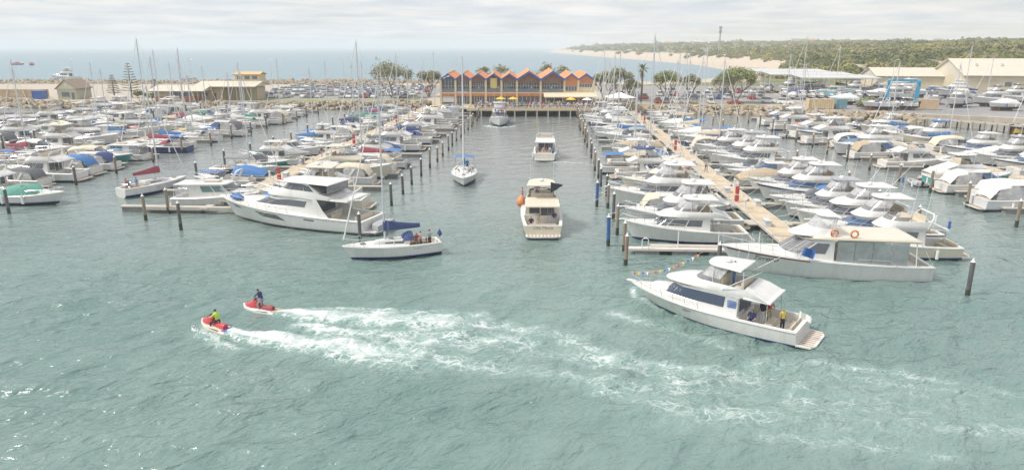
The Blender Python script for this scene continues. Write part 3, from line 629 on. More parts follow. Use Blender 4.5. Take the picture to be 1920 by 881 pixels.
def express(L=10.0, B=3.4, canopy='canvas', hullm=None, canvas_m=None, win=None, arch=True, gelm=None, hard=False):
    """low sports cruiser: raked screen, radar arch, cockpit canopy"""
    root = empty('sports_cruiser'); G = gelm or GEL; s = L / 10
    w, sh, pt = add_hull(root, L, B, 1.05 * s ** .5, 1.55 * s ** .5, .44, hullm or [GEL, ANTI_B, STRIPE_K, STRIPE_K], rake=1.3 * s)
    z0 = 1.12 * s ** .5
    tr = House([(z0 + .02, -.06 * L, .40 * L, .42 * B, .22 * B, .22 * L), (z0 + .42, -.06 * L, .30 * L, .38 * B, .20 * B, .20 * L), (z0 + .58, -.06 * L, .20 * L, .31 * B, .15 * B, .16 * L)])
    mb = MB(); tr.body(mb); ft = mb.build('foredeck_trunk', G, root, 40)
    hb = MB(); hb.slab(.14 * L, .14 * L + .5, .26, .26, z0 + .54, z0 + .62, .1, 0, 0, .9); hb.build('hatch', SMOKE, ft)
    windows(ft, tr, both([(1.2, 3.9, z0 + .16, z0 + .34)]), GLASS, .012)
    zs = z0 + .45; zt = zs + .85 + (.15 if hard else 0)
    S = House([(zs, -.16 * L, .14 * L, .41 * B, .33 * B, .14 * L), (zt, -.2 * L, -.01 * L, .36 * B, .27 * B, .10 * L)])
    for a_, b_ in ((2.2, 5.4), (5.5, 8.2), (8.3, 11.7), (11.8, 14.5), (14.6, 17.8)):
        mb = MB(); S.window(mb, a_, b_, zs, zt - .04, .02); mb.build('window', win or GLASS, root)
    fr = MB(); fr.tube([S.at(i, zt) for i in (1.5, 3, 4, 5, 6, 7, 8, 9, 10, 11, 12, 13, 14, 15, 16, 17, 18.5)], .04, 5); fr.build('screen_frame', G, root)
    if hard:
        ht = MB(); ht.slab(-.30 * L, .0 * L, .38 * B, .30 * B, zt, zt + .14, .10 * L, 0, .10, .86); ht.build('hardtop', G, root, 40)
        sv = MB()
        for sg in (1, -1): sv.loft([[(-.28 * L, sg * .37 * B, zs - .2), (-.17 * L, sg * .38 * B, zs - .2)], [(-.27 * L, sg * .355 * B, zt + .03), (-.22 * L, sg * .355 * B, zt + .03)]], 0, False)
        sv.build('hardtop_support', G, root)
    if arch and not hard:
        ar = MB()
        for sg in (1, -1):
            pass
        pr = [(-.20 * L, .43 * B, z0 - .05), (-.27 * L, .41 * B, z0 + .9), (-.29 * L, .34 * B, z0 + 1.28), (-.295 * L, 0, z0 + 1.36)]
        pr = pr + [(x, -y, z) for x, y, z in reversed(pr[:-1])]
        ar.loft([[(x - .16, y, z), (x + .16, y, z), (x + .14, y * .93, z - .06), (x - .14, y * .93, z - .06)] for x, y, z in pr], 0, True, True, True); ar.build('radar_arch', G, root, 40)
    antenna(root, -.29 * L, .25 * B, z0 + 1.3); antenna(root, -.29 * L, -.25 * B, z0 + 1.3, 1.6)
    if canopy != 'none':
        cm = canvas_m or CAN['navy']; ca = MB(); rows = []
        for x, wz, hz_ in ((-.02 * L, .29 * B, zt + .03), (-.14 * L, .36 * B, zt + .24), (-.28 * L, .38 * B, zt + .16), (-.40 * L, .37 * B, zt - .02), (-.47 * L, .36 * B, z0 + .18)):
            rows.append([(x, wz, min(hz_ - .35, zt - .2) if x > -.45 * L else z0 + .02), (x, wz * .93, hz_ - .10), (x, wz * .55, hz_ + .04), (x, 0, hz_ + .08), (x, -wz * .55, hz_ + .04), (x, -wz * .93, hz_ - .10), (x, -wz, min(hz_ - .35, zt - .2) if x > -.45 * L else z0 + .02)])
        if hard: rows = rows[2:]
        ca.loft(rows, 0, False); ca.build('canopy', cm, root, 60)
        for sg in (1, -1):
            si = MB(); si.loft([[(x, sg * wz * 1.004, z) for x, wz, z in ((-.14 * L, .36 * B, zt - .02), (-.27 * L, .38 * B, zt - .02), (-.39 * L, .37 * B, zt - .3))], [(x, sg * wz, z0 + .02) for x, wz in ((-.14 * L, .40 * B), (-.28 * L, .405 * B), (-.42 * L, .40 * B))]], 0, False)
            si.build('clear_curtain', SMOKE if canopy == 'dark' else VINYL, root)
    wheel_seat(root, -.12 * L, .4, .16 * B, .6, 'helm_seat'); wheel_seat(root, -.43 * L, .38, 0, .66 * B, 'stern_seat')
    bow_rail(root, w, sh, pt, .48, .98, .5, 6, mid=False)
    swim_platform(root, L, B, .26, .8)
    return root

def sailing_yacht(L=10.5, B=3.3, cover='navy', mast=13.5, hood=True, hullm=None, bim=None, furl=None, mono=False, lean=0, windowm=None, long_stay=True):
    root = empty('sailing_yacht'); cv = CAN.get(cover, CAN['navy'])
    w, sh, pt = add_hull(root, L, B, 1.02, 1.28, .34, hullm or [GEL, ANTI_B, STRIPE_N, STRIPE_N], rake=.85, sw=.72, t0=.46, p=1.9, sole=.5, draft=.5)
    H = House([(1.1, -.17 * L, .24 * L, .31 * B, .17 * B, .16 * L), (1.42, -.17 * L, .20 * L, .285 * B, .15 * B, .14 * L), (1.52, -.16 * L, .15 * L, .22 * B, .10 * B, .12 * L)])
    mb = MB(); H.body(mb); mb.build('coachroof', GEL, root, 40)
    windows(root, H, both([(1.0, 2.6, 1.2, 1.38), (2.8, 4.2, 1.2, 1.37, 1.23, 1.33)]), windowm or GLASS, .012)
    hb = MB(); hb.slab(.27 * L, .27 * L + .55, .26, .26, 1.27, 1.34, .08, 0, 0, .9); hb.slab(-.02 * L, .03 * L, .24, .24, 1.53, 1.58, .08, 0, 0, .9); hb.build('hatch', SMOKE, root)
    for sg in (1, -1):
        mb = MB(); mb.box(-.42 * L, -.18 * L, sg * .2 * B - .16, sg * .2 * B + .16, .52, .86, 0, 0, .02); mb.build('cockpit_bench', TEAK, root)
    mx_ = .07 * L
    mm_ = MB(); mm_.tube([(mx_, 0, 1.3), (mx_, 0, 1.3 + mast * .5), (mx_ - .05, 0, 1.3 + mast)], .11, 8, 0, .085); ms = mm_.build('mast', ALU, root)
    for zf in (.42, .70):
        sp = MB(); sp.tube([(mx_ - .12, .75 * (1.2 - zf) + .25, 1.3 + mast * zf), (mx_, 0, 1.33 + mast * zf), (mx_ - .12, -.75 * (1.2 - zf) - .25, 1.3 + mast * zf)], .03, 5); sp.build('spreader', ALU, ms)
    tp = MB(); tp.tube([(mx_ - .05, 0, 1.3 + mast), (mx_ - .05, 0, 1.75 + mast)], .012, 4); tp.tube([(mx_ - .3, 0, 1.5 + mast), (mx_ + .15, 0, 1.5 + mast)], .012, 4); tp.build('masthead_aerial', WIRE, ms)
    st = MB(); zt = 1.3 + mast
    for sg in (1, -1):
        wy = w(.55) - .12; s1 = .75 * .78 + .25; s2 = .75 * .5 + .25
        st.tube([(mx_ - .15, sg * wy, 1.12), (mx_ - .12, sg * s1, 1.3 + mast * .42), (mx_ - .12, sg * s2, 1.3 + mast * .70), (mx_ - .05, 0, zt - .1)], .011, 3)
        st.tube([(mx_ - .4, sg * wy, 1.12), (mx_, sg * .05, 1.3 + mast * .42)], .010, 3)
    st.tube([(-L / 2 + .15, 0, 1.05), (mx_ - .05, 0, zt)], .011, 3); st.tube([(L / 2 - .12, 0, 1.3), (mx_, 0, zt - .1)], .011, 3); st.build('rigging', WIRE, root)
    fj = MB(); a = Vector((L / 2 - .15, 0, 1.75)); b_ = Vector((mx_ + .05, 0, zt - .5)); fj.tube([a + (b_ - a) * k for k in (0, .05, .3, .7, 1)], .085, 7, 0, .035); fj.build('furled_jib', furl or CAN['white'], root)
    bl = .36 * L; bo = MB(); bo.tube([(mx_ - .1, 0, 2.35), (mx_ - .1 - bl, 0, 2.45)], .06, 6); bo.build('boom', ALU, root)
    if cover:
        rows = []
        for k in range(8):
            f = k / 7; x = mx_ + .12 - (bl + .2) * f; hgt = .62 * (1 - f) ** 1.3 + .24; wd = .20 * (1 - f) + .10
            rows.append([(x, wd, 2.36 + .1 * f), (x, wd * .7, 2.36 + .1 * f + hgt * .6), (x, 0, 2.36 + .1 * f + hgt), (x, -wd * .7, 2.36 + .1 * f + hgt * .6), (x, -wd, 2.36 + .1 * f), (x, 0, 2.22 + .1 * f)])
        sc = MB(); sc.loft(rows, 0, True, True, True); sc.build('sail_cover', cv, root, 50)
    if hood:
        hd = MB(); rows = []
        for x, hh in ((-.10 * L, .02), (-.125 * L, .42), (-.17 * L, .62), (-.21 * L, .60)):
            rows.append([(x, .30 * B * math.cos(a_), 1.42 + hh * math.sin(a_) ** .7 if 0 < a_ < math.pi else 1.42) for a_ in [math.pi * k / 8 for k in range(9)]])
        hd.loft(rows, 0, False); hd.build('sprayhood', CAN.get(hood, cv) if isinstance(hood, str) else cv, root, 50)
    if bim:
        bi = MB(); rows = [[(x, .36 * B * k, 2.85 - .14 * k * k + dz) for k in (-1, -.6, -.2, .2, .6, 1)] for x, dz in ((-.24 * L, -.06), (-.31 * L, .04), (-.40 * L, .03), (-.46 * L, -.08))]
        bi.loft(rows, 0, False); bi.build('bimini_top', CAN[bim], root, 60)
        bf = MB()
        for x in (-.25 * L, -.34 * L, -.45 * L): bf.tube([(-.36 * L, .38 * B, 1.05), (x, .36 * B, 2.7), (x, 0, 2.84), (x, -.36 * B, 2.7), (-.36 * L, -.38 * B, 1.05)], .014, 4)
        bf.build('bimini_frame', STEEL, root)
    wl = MB(); ring_ = [(-.36 * L + .12 * 0, .38 * math.cos(2 * math.pi * k / 14), 1.28 + .38 * math.sin(2 * math.pi * k / 14)) for k in range(15)]; wl.tube(ring_, .018, 4); wl.tube([(-.36 * L, 0, .5), (-.36 * L, 0, 1.3)], .07, 6)
    for k in range(3): wl.tube([(-.36 * L, .36 * math.cos(k * 1.047), 1.28 + .36 * math.sin(k * 1.047)), (-.36 * L, -.36 * math.cos(k * 1.047), 1.28 - .36 * math.sin(k * 1.047))], .01, 3)
    wl.build('steering_wheel', STEEL, root)
    bow_rail(root, w, sh, pt, .80, .985, .6, 3)
    gl = MB()
    for sg in (1, -1):
        tt = [.05, .2, .35, .5, .65, .8]; P = [(pt(t, sh(t), 1)[0], sg * (w(t) - .06), sh(t)) for t in tt]
        for p_ in P: gl.tube([p_, (p_[0], p_[1], p_[2] + .6)], .013, 4)
        for hh in (.32, .6): gl.tube([(x, y, z + hh) for x, y, z in P], .007, 3)
    e = [(pt(.05, 1, 1)[0], sg * (w(.05) - .06), sh(.05) + .6) for sg in (1, -1)]; gl.tube([e[0], (-L / 2 + .08, .4, 1.6), (-L / 2 + .08, -.4, 1.6), e[1]], .014, 4)
    gl.build('guard_rail', STEEL, root)
    return root

def outboard(root, x, y=0, z=.55, sc=1.0, m=None):
    mb = MB(); mb.slab(x - .62 * sc, x - .02, .24 * sc, .20 * sc, z + .28 * sc, z + .88 * sc, .12, 0, .06, .75); mb.box(x - .42 * sc, x - .18 * sc, y - .09, y + .09, z - .7 * sc, z + .3 * sc)
    for i in range(len(mb.v)): mb.v[i] = (mb.v[i][0], mb.v[i][1] + (y if mb.v[i][2] > z + .27 * sc else 0), mb.v[i][2])
    mb.build('outboard_motor', m or RUBB, root)
def runabout(L=6.2, B=2.35, top='bimini', canvas_m=None, hullm=None, ob=None, cabin=True):
    root = empty('runabout')
    w, sh, pt = add_hull(root, L, B, .82, 1.12, .52, hullm or [GEL, ANTI_K, STRIPE_N, STRIPE_N], rake=.75, sw=.9, sole=.3, draft=.4)
    if cabin:
        H = House([(.92, -.02 * L, .36 * L, .40 * B, .2 * B, .2 * L), (1.28, -.02 * L, .24 * L, .34 * B, .17 * B, .16 * L)])
        mb = MB(); H.body(mb); mb.build('cuddy', GEL, root, 40); windows(root, H, both([(1.2, 4, 1.0, 1.2, 1.02, 1.16)]), GLASS, .012)
    S = House([(1.16, -.06 * L, .13 * L, .36 * B, .26 * B, .1 * L), (1.78, -.10 * L, .05 * L, .33 * B, .23 * B, .08 * L)])
    for a_, b_ in ((2.5, 7.6), (7.7, 12.3), (12.4, 17.5)):
        mb = MB(); S.window(mb, a_, b_, 1.16, 1.76, .015); mb.build('window', VINYL if top == 'bimini' else GLASS, root)
    if top == 'bimini':
        bi = MB(); bi.loft([[(x, .42 * B * k, 2.25 - .12 * k * k + dz) for k in (-1, -.6, -.2, .2, .6, 1)] for x, dz in ((.03 * L, -.14), (-.08 * L, .02), (-.2 * L, .02), (-.31 * L, -.12))], 0, False); bi.build('canopy', canvas_m or CAN['blue'], root, 60)
        bf = MB()
        for x in (.02 * L, -.14 * L, -.30 * L): bf.tube([(-.14 * L, .45 * B, .86), (x, .42 * B, 2.1), (x, -.42 * B, 2.1), (-.14 * L, -.45 * B, .86)], .014, 4)
        bf.build('canopy_frame', STEEL, root)
    elif top == 'hardtop':
        ht = MB(); ht.slab(-.28 * L, .06 * L, .42 * B, .34 * B, 2.25, 2.34, .1 * L, 0, .05, .9); ht.build('hardtop', GEL, root, 40)
        for x, y in ((-.24 * L, .38 * B), (-.24 * L, -.38 * B), (.0 * L, .33 * B), (.0 * L, -.33 * B)):
            mb = MB(); mb.tube([(x, y * 1.1, .9), (x, y, 2.27)], .025, 5); mb.build('post', STEEL, root)
    elif top == 'cover':
        ca = MB(); rows = []
        for x, wz, hh in ((.18 * L, .30 * B, 1.28), (.05 * L, .42 * B, 1.85), (-.14 * L, .46 * B, 1.75), (-.32 * L, .46 * B, 1.55), (-.49 * L, .43 * B, .92)):
            rows.append([(x, wz * 1.02, .88 if x < .1 * L else 1.1), (x, wz * .9, hh - .3), (x, wz * .45, hh - .04), (x, 0, hh), (x, -wz * .45, hh - .04), (x, -wz * .9, hh - .3), (x, -wz * 1.02, .88 if x < .1 * L else 1.1)])
        ca.loft(rows, 0, False); ca.build('canopy', canvas_m or CAN['blue'], root, 60)
    if ob != 'none': outboard(root, -L / 2, 0, .5, 1.0, ob)
    wheel_seat(root, -.1 * L, .3, .2 * B, .45, 'helm_seat'); wheel_seat(root, -.1 * L, .3, -.2 * B, .45, 'passenger_seat'); wheel_seat(root, -.44 * L, .28, 0, .7 * B, 'stern_seat')
    bow_rail(root, w, sh, pt, .55, .97, .42, 5, mid=False)
    return root
def trad_cruiser(L=11.0, B=3.7):
    root = empty('displacement_cruiser')
    w, sh, pt = add_hull(root, L, B, .95, 1.65, .26, [GEL, ANTI_K, STRIPE_K, STRIPE_K], rake=.55, sw=.84, sole=.5)
    H = House([(1.0, -.30 * L, .15 * L, .41 * B, .36 * B, .05 * L), (1.62, -.30 * L, .14 * L, .40 * B, .35 * B, .05 * L), (2.45, -.30 * L, .06 * L, .385 * B, .33 * B, .045 * L), (2.56, -.33 * L, .08 * L, .42 * B, .37 * B, .05 * L), (2.64, -.32 * L, .06 * L, .38 * B, .33 * B, .05 * L)])
    mb = MB(); H.body(mb); mb.build('wheelhouse', GEL, root, 38)
    windows(root, H, both([(1.35, 2.55, 1.68, 2.36), (2.7, 3.85, 1.68, 2.36)]), GLASSG); windows(root, H, [(4.6, 7.6, 1.75, 2.36), (7.9, 12.1, 1.75, 2.36), (12.4, 15.4, 1.75, 2.36)], GLASS)
    tr = House([(1.1, .08 * L, .36 * L, .36 * B, .22 * B, .1 * L), (1.62, .08 * L, .33 * L, .33 * B, .2 * B, .09 * L), (1.72, .08 * L, .30 * L, .28 * B, .16 * B, .08 * L)])
    mb = MB(); tr.body(mb); ft = mb.build('forward_cabin', GEL, root, 38); windows(ft, tr, both([(.8, 1.7, 1.32, 1.52), (1.9, 2.8, 1.34, 1.52), (3.0, 3.8, 1.37, 1.52)]), GLASS, .015)
    rf = MB(); rf.box(-.46 * L, -.325 * L, -.4 * B, .4 * B, 2.5, 2.58, 0, .03, .03); rf.build('cockpit_roof', GEL, root)
    dk = MB(); dk.box(-.31 * L, -.302 * L, -.3 * B, .3 * B, .7, 2.3); dk.build('saloon_door', GLASS, root)
    for sg in (1, -1):
        mb = MB(); mb.tube([(-.45 * L, sg * .37 * B, 2.52), (-.47 * L, sg * .39 * B, .95)], .03, 5); mb.build('post', WHITEP, root)
        mb = MB(); mb.loft([[(-.455 * L, sg * .385 * B, .97), (-.31 * L, sg * .395 * B, 1.0)], [(-.44 * L, sg * .375 * B, 2.5), (-.31 * L, sg * .385 * B, 2.5)]], 0, False); mb.build('clear_curtain', VINYL, root)
    ft2 = MB(); ft2.slab(-.18 * L, -.02 * L, .5, .45, 2.66, 2.86, .2, 0, .05, .85); ft2.build('roof_hatch', GEL2, root, 40)
    bow_rail(root, w, sh, pt, .62, .985, .6, 5); antenna(root, -.1 * L, .5, 2.65, 2.6, .1); swim_platform(root, L, B, .25, .5)
    return root
def tender(L=3.4, grey=True, m=None):
    root = empty('inflatable_dinghy'); r = .2; b = .62; mb = MB(); pts = [(-L / 2, b, .25), (-L * .1, b, .25), (L * .22, b * .9, .28), (L * .42, b * .45, .36), (L * .47, 0, .40)]
    pts = pts + [(x, -y, z) for x, y, z in reversed(pts[:-1])]; mb.tube(pts, r, 8); mb.build('inflatable_tube', m or CAN['grey'], root, 50)
    fl = MB(); fl.prism([(-L / 2 + .1, b), (-L / 2 + .1, -b), (L * .2, -b * .9), (L * .4, -.2), (L * .4, .2), (L * .2, b * .9)], .1, .16); fl.box(-L / 2 + .08, -L / 2 + .14, -b, b, .1, .5); fl.build('floor', GELG, root)
    th = MB(); th.box(-.1, .15, -b, b, .34, .39); th.build('thwart', WHITEP, root); outboard(root, -L / 2 + .1, 0, .22, .6)
    return root
def covered_boat(L=8.0, B=2.9, m=None, hullm=None):
    root = empty('covered_boat'); w, sh, pt = add_hull(root, L, B, .95, 1.35, .4, hullm or [GEL, ANTI_K, STRIPE_K, STRIPE_K], rake=.9)
    ca = MB(); rows = []
    for t, hh in ((0.0, .25), (.08, .75), (.22, 1.05), (.40, 1.30), (.55, 1.0), (.70, .55), (.86, .28), (.95, .08)):
        x = pt(t, sh(t), 1)[0]; ww = w(t) * 1.025; z = sh(t)
        rows.append([(x, ww, z - .22), (x, ww, z + .03), (x, ww * .72, z + hh * .55), (x, ww * .3, z + hh * .93), (x, 0, z + hh), (x, -ww * .3, z + hh * .93), (x, -ww * .72, z + hh * .55), (x, -ww, z + .03), (x, -ww, z - .22)])
    ca.loft(rows, 0, False, False, False); a = len(ca.v); ca.f.append(list(range(9))); ca.m.append(0)
    ca.build('cover', m or CAN['grey'], root, 60); swim_platform(root, L, B, .24, .5)
    return root

PROTO = {}
LAST = [None]
FEND = MB(); FEND.tube([(0, 0, -.38), (0, 0, -.3), (0, 0, .3), (0, 0, .38)], .13, 7); FEND.tube([(0, 0, .38), (0, 0, .8)], .012, 3); FENDM = [FEND.mesh('fender', m) for m in (WHITEP, BLUEP, WHITEP)]
def proto(key, fn, desc, cat, **kw):
    o = fn(**kw); L, B = kw.get('L', 8), kw.get('B', 3)
    if L > 6:
        for k_, (t_, sg) in enumerate(((-.28, 1), (.02, 1), (-.28, -1), (.02, -1))):
            f = bpy.data.objects.new('fender', FENDM[k_ % 3]); col.objects.link(f); f.parent = o; f.location = (t_ * L, sg * (B / 2 * (.99 if t_ > -.1 else .965) + .12), .55)
    bpy.context.view_layer.update(); kids(o)
    for k in kids(o):
        for g_ in kids(k): KIDS[g_.name] = []
    PROTO[key] = dict(root=o, used=False, desc=desc, cat=cat)
HW = lambda s=STRIPE_N, a=ANTI_B, g=GEL: [g, a, s, s]
def spawn(key, x, y, rz, label, group, s=1.0, z=0.0, swap=None):
    p = PROTO[key]
    if not p['used'] and not swap: o = p['root']; p['used'] = True
    else: o = copy_tree(p['root'], None, swap)
    place(o, x, y, z, rz, s); tag(o, label, p['cat'], group); LAST[0] = o; return o
# ------------------------------------------------------------------ lettering
def text_mesh(body, size, shear=0.0, extrude=.004):
    cu = bpy.data.curves.new('t', 'FONT'); cu.body = body; cu.size = size; cu.shear = shear; cu.align_x = 'LEFT'
    o = bpy.data.objects.new('t', cu); col.objects.link(o); dg = bpy.context.evaluated_depsgraph_get()
    me = bpy.data.meshes.new_from_object(o.evaluated_get(dg)); bpy.data.objects.remove(o); bpy.data.curves.remove(cu); return me
def hull_text(root, body, size, x0, z0, L, B, fs, fb, m, shear=.3, rake=None, **hk):
    """lettering laid on the port topsides, reading from the bow aft"""
    w, sh, pt = hull_shape(L, B, fs, fb, rake, **hk); me = text_mesh(body, size, shear)
    for v in me.vertices:
        x, z = x0 - v.co.x, z0 + v.co.y; t = (x + L / 2) / L
        for _ in range(3): t += (x - pt(t, z, 1)[0]) / L
        s = sh(t); c = t ** 3; zs = [(.20, .92 - .42 * c), (.55 * s, .965 - .26 * c), (.84 * s, .99 - .07 * c), (s, 1.0)]
        f = zs[-1][1]
        for (a, fa_), (b_, fb_) in zip(zs, zs[1:]):
            if z <= b_: f = fa_ + (fb_ - fa_) * max(0, (z - a) / (b_ - a)); break
        v.co = (x, w(t) * f + .02, z)
    me.materials.append(m); o = bpy.data.objects.new('lettering', me); col.objects.link(o); o.parent = root; return o
def flat_text(root, body, size, M, m, shear=0.0):
    me = text_mesh(body, size, shear); me.transform(M); me.materials.append(m); o = bpy.data.objects.new('lettering', me); col.objects.link(o); o.parent = root; return o

# ------------------------------------------------------------------ people
SKINM = mat('skin', (0.52, 0.31, 0.22), .6); HAIR = mat('dark_hair', (0.05, 0.035, 0.025), .7); HAIR2 = mat('fair_hair', (0.30, 0.20, 0.10), .7); SHOE = mat('dark_shoe', (0.06, 0.06, 0.07), .7)
CLOTH = {k: mat('cloth_' + k, v, .85, .1, 9) for k, v in dict(white=(.72, .72, .72), black=(.04, .04, .05), navy=(.04, .06, .15), blue=(.10, .22, .48), red=(.46, .12, .12), pink=(.66, .30, .32), grey=(.33, .34, .36), tan=(.48, .38, .26), yellow=(.66, .55, .14), lime=(.48, .70, .10), green=(.10, .28, .14), purple=(.25, .14, .38), orange=(.72, .28, .08), teal=(.08, .30, .32)).items()}
POSES = {
 'stand': dict(),
 'chat': dict(elbow_l=(.10, .27, 1.14), wrist_l=(.30, .20, 1.16), hand_l=(.38, .17, 1.19), knee_r=(.06, -.11, .5)),
 'walk': dict(knee_l=(.16, .11, .52), ankle_l=(.24, .11, .11), toe_l=(.38, .11, .05), ankle_r=(-.22, -.11, .13), toe_r=(-.09, -.11, .04), wrist_r=(.15, -.26, .92), hand_r=(.2, -.26, .85), wrist_l=(-.1, .27, .92), hand_l=(-.12, .27, .84)),
 'ride': dict(spine=(.06, 0, 1.05), chest=(.16, 0, 1.24), neck=(.22, 0, 1.38), head=(.25, 0, 1.48), crown=(.26, 0, 1.58), sh_l=(.16, .19, 1.28), sh_r=(.16, -.19, 1.28), elbow_l=(.36, .30, 1.06), elbow_r=(.36, -.30, 1.06), wrist_l=(.55, .30, .96), wrist_r=(.55, -.30, .96), hand_l=(.62, .29, .94), hand_r=(.62, -.29, .94), pelvis=(-.02, 0, .88), hip_l=(-.02, .11, .84), hip_r=(-.02, -.11, .84), knee_l=(.20, .24, .50), knee_r=(.20, -.24, .50), ankle_l=(.04, .27, .12), ankle_r=(.04, -.27, .12), toe_l=(.18, .28, .06), toe_r=(.18, -.28, .06)),
 'sit': dict(pelvis=(0, 0, .52), spine=(-.02, 0, .74), chest=(0, 0, .93), neck=(.02, 0, 1.08), head=(.04, 0, 1.18), crown=(.04, 0, 1.28), sh_l=(0, .19, .98), sh_r=(0, -.19, .98), elbow_l=(.08, .26, .72), elbow_r=(.08, -.26, .72), wrist_l=(.30, .18, .64), wrist_r=(.30, -.18, .64), hand_l=(.38, .16, .63), hand_r=(.38, -.16, .63), hip_l=(.04, .10, .50), hip_r=(.04, -.10, .50), knee_l=(.44, .13, .50), knee_r=(.44, -.13, .50), ankle_l=(.44, .13, .10), ankle_r=(.44, -.13, .10), toe_l=(.58, .13, .05), toe_r=(.58, -.13, .05))}
POSES['straddle'] = dict(POSES['sit'], chest=(.08, 0, .92), neck=(.13, 0, 1.07), head=(.16, 0, 1.17), crown=(.17, 0, 1.27), sh_l=(.08, .2, .96), sh_r=(.08, -.2, .96), elbow_l=(.28, .29, .74), elbow_r=(.28, -.29, .74), wrist_l=(.50, .29, .74), wrist_r=(.50, -.29, .74), hand_l=(.57, .28, .74), hand_r=(.57, -.28, .74), hip_l=(.04, .12, .50), hip_r=(.04, -.12, .50), knee_l=(.34, .33, .38), knee_r=(.34, -.33, .38), ankle_l=(.26, .35, .04), ankle_r=(.26, -.35, .04), toe_l=(.40, .36, -.01), toe_r=(.40, -.36, -.01))
STD = dict(pelvis=(0, 0, .95), spine=(0, 0, 1.15), chest=(0, 0, 1.33), neck=(0, 0, 1.49), head=(.015, 0, 1.58), crown=(.01, 0, 1.68), sh_l=(0, .18, 1.40), sh_r=(0, -.18, 1.40), elbow_l=(-.02, .25, 1.13), elbow_r=(-.02, -.25, 1.13), wrist_l=(.06, .27, .89), wrist_r=(.06, -.27, .89), hand_l=(.09, .27, .80), hand_r=(.09, -.27, .80),
           hip_l=(0, .10, .90), hip_r=(0, -.10, .90), knee_l=(.02, .11, .50), knee_r=(.02, -.11, .50), ankle_l=(0, .11, .10), ankle_r=(0, -.11, .10), toe_l=(.14, .12, .04), toe_r=(.14, -.12, .04))
RAD = dict(pelvis=(.15, .11), spine=(.14, .10), chest=(.165, .11), neck=(.06, .06), head=(.082, .095), crown=(.07, .08), sh=(.065, .065), elbow=(.045, .045), wrist=(.032, .032), hand=(.04, .025), hip=(.095, .095), knee=(.062, .062), ankle=(.042, .042), toe=(.04, .035))
BONES = [('pelvis', 'spine', 1), ('spine', 'chest', 1), ('chest', 'neck', 1), ('neck', 'head', 0), ('head', 'crown', 3)] + [b for s in 'lr' for b in ((f'chest', f'sh_{s}', 1), (f'sh_{s}', f'elbow_{s}', 1), (f'elbow_{s}', f'wrist_{s}', 0), (f'wrist_{s}', f'hand_{s}', 0), ('pelvis', f'hip_{s}', 2), (f'hip_{s}', f'knee_{s}', 2), (f'knee_{s}', f'ankle_{s}', 2), (f'ankle_{s}', f'toe_{s}', 4))]
def person_mesh(pose):
    J = dict(STD); J.update(POSES[pose]); names = list(J); me = bpy.data.meshes.new('p'); me.from_pydata([J[n] for n in names], [(names.index(a), names.index(b)) for a, b, _ in BONES], [])
    o = bpy.data.objects.new('p', me); col.objects.link(o); o.modifiers.new('s', 'SKIN'); sv = me.skin_vertices[0].data
    for i, n in enumerate(names): sv[i].radius = RAD[n.split('_')[0]]; sv[i].use_root = (n == 'pelvis')
    sub = o.modifiers.new('u', 'SUBSURF'); sub.levels = 1; sub.render_levels = 1
    dg = bpy.context.evaluated_depsgraph_get(); r = bpy.data.meshes.new_from_object(o.evaluated_get(dg)); bpy.data.objects.remove(o); bpy.data.meshes.remove(me)
    seg = [(Vector(J[a]), Vector(J[b]), m) for a, b, m in BONES]; mi = []; hd = Vector(J['head'])
    for p in r.polygons:
        c = p.center; best = None
        for a, b, m in seg:
            d = b - a; t = max(0, min(1, (c - a).dot(d) / d.length_squared)); q = (c - a - d * t).length
            if best is None or q < best[0]: best = (q, m)
        k = best[1]
        if k in (0, 3) and (c - hd).length < .2: k = 0 if (c.x - hd.x > .035 and c.z < hd.z + .09) else (3 if c.z > hd.z - .05 else 0)
        mi.append(k)
    r.polygons.foreach_set('material_index', mi); r.polygons.foreach_set('use_smooth', [True] * len(mi))
    for m in (SKINM, CLOTH['white'], CLOTH['navy'], HAIR, SHOE): r.materials.append(m)
    return r
PM = {k: person_mesh(k) for k in POSES}
def person(pose, x, y, z, rz, shirt, legs, label, group=None, hair=None, s=1.0):
    o = bpy.data.objects.new('person', PM[pose]); col.objects.link(o); o.location = (x, y, z); o.rotation_euler = (0, 0, rz); o.scale = (s, s, s)
    for i, m in ((1, CLOTH[shirt]), (2, CLOTH[legs]), (3, hair or HAIR)): o.material_slots[i].link = 'OBJECT'; o.material_slots[i].material = m
    tag(o, label, 'person', group); return o

# ------------------------------------------------------------------ boat prototypes
proto('fh', flybridge, 'flybridge cruiser with white hardtop', 'motor boat', L=12.2, B=4.2)
proto('fh2', flybridge, 'navy-striped flybridge cruiser with white hardtop', 'motor boat', L=13.2, B=4.4, hullm=HW(STRIPE_N), band=True, win=GLASSB)
proto('fb', flybridge, 'flybridge cruiser with canvas bridge top', 'motor boat', L=11.4, B=4.0, top='bimini')
proto('fn', flybridge, 'open flybridge cruiser with radar arch', 'motor boat', L=10.8, B=3.8, top='none', clears=False)
proto('fc', flybridge, 'cream flybridge cruiser with clear curtains', 'motor boat', L=12.8, B=4.3, gelm=GEL2, hullm=HW(STRIPE_K, ANTI_B, GEL2))
proto('sf', flybridge, 'sport fishing boat with tall outriggers', 'motor boat', L=13.4, B=4.5, riggers=True, brow=.7, rise=.1)
proto('ex1', express, 'sports cruiser with canvas cockpit canopy', 'motor boat', L=10.2, B=3.5)
proto('ex2', express, 'sports cruiser with dark-sided canopy', 'motor boat', L=9.2, B=3.2, canopy='dark', canvas_m=CAN['white'])
proto('ex3', express, 'hardtop sports cruiser', 'motor boat', L=11.6, B=3.8, hard=True, canvas_m=CAN['charcoal'], win=GLASSB)
proto('ex4', express, 'open sports boat with radar arch', 'motor boat', L=8.4, B=3.0, canopy='none')
proto('y1', sailing_yacht, 'sailing yacht with covered boom', 'yacht', L=10.4, B=3.3, mast=14.2)
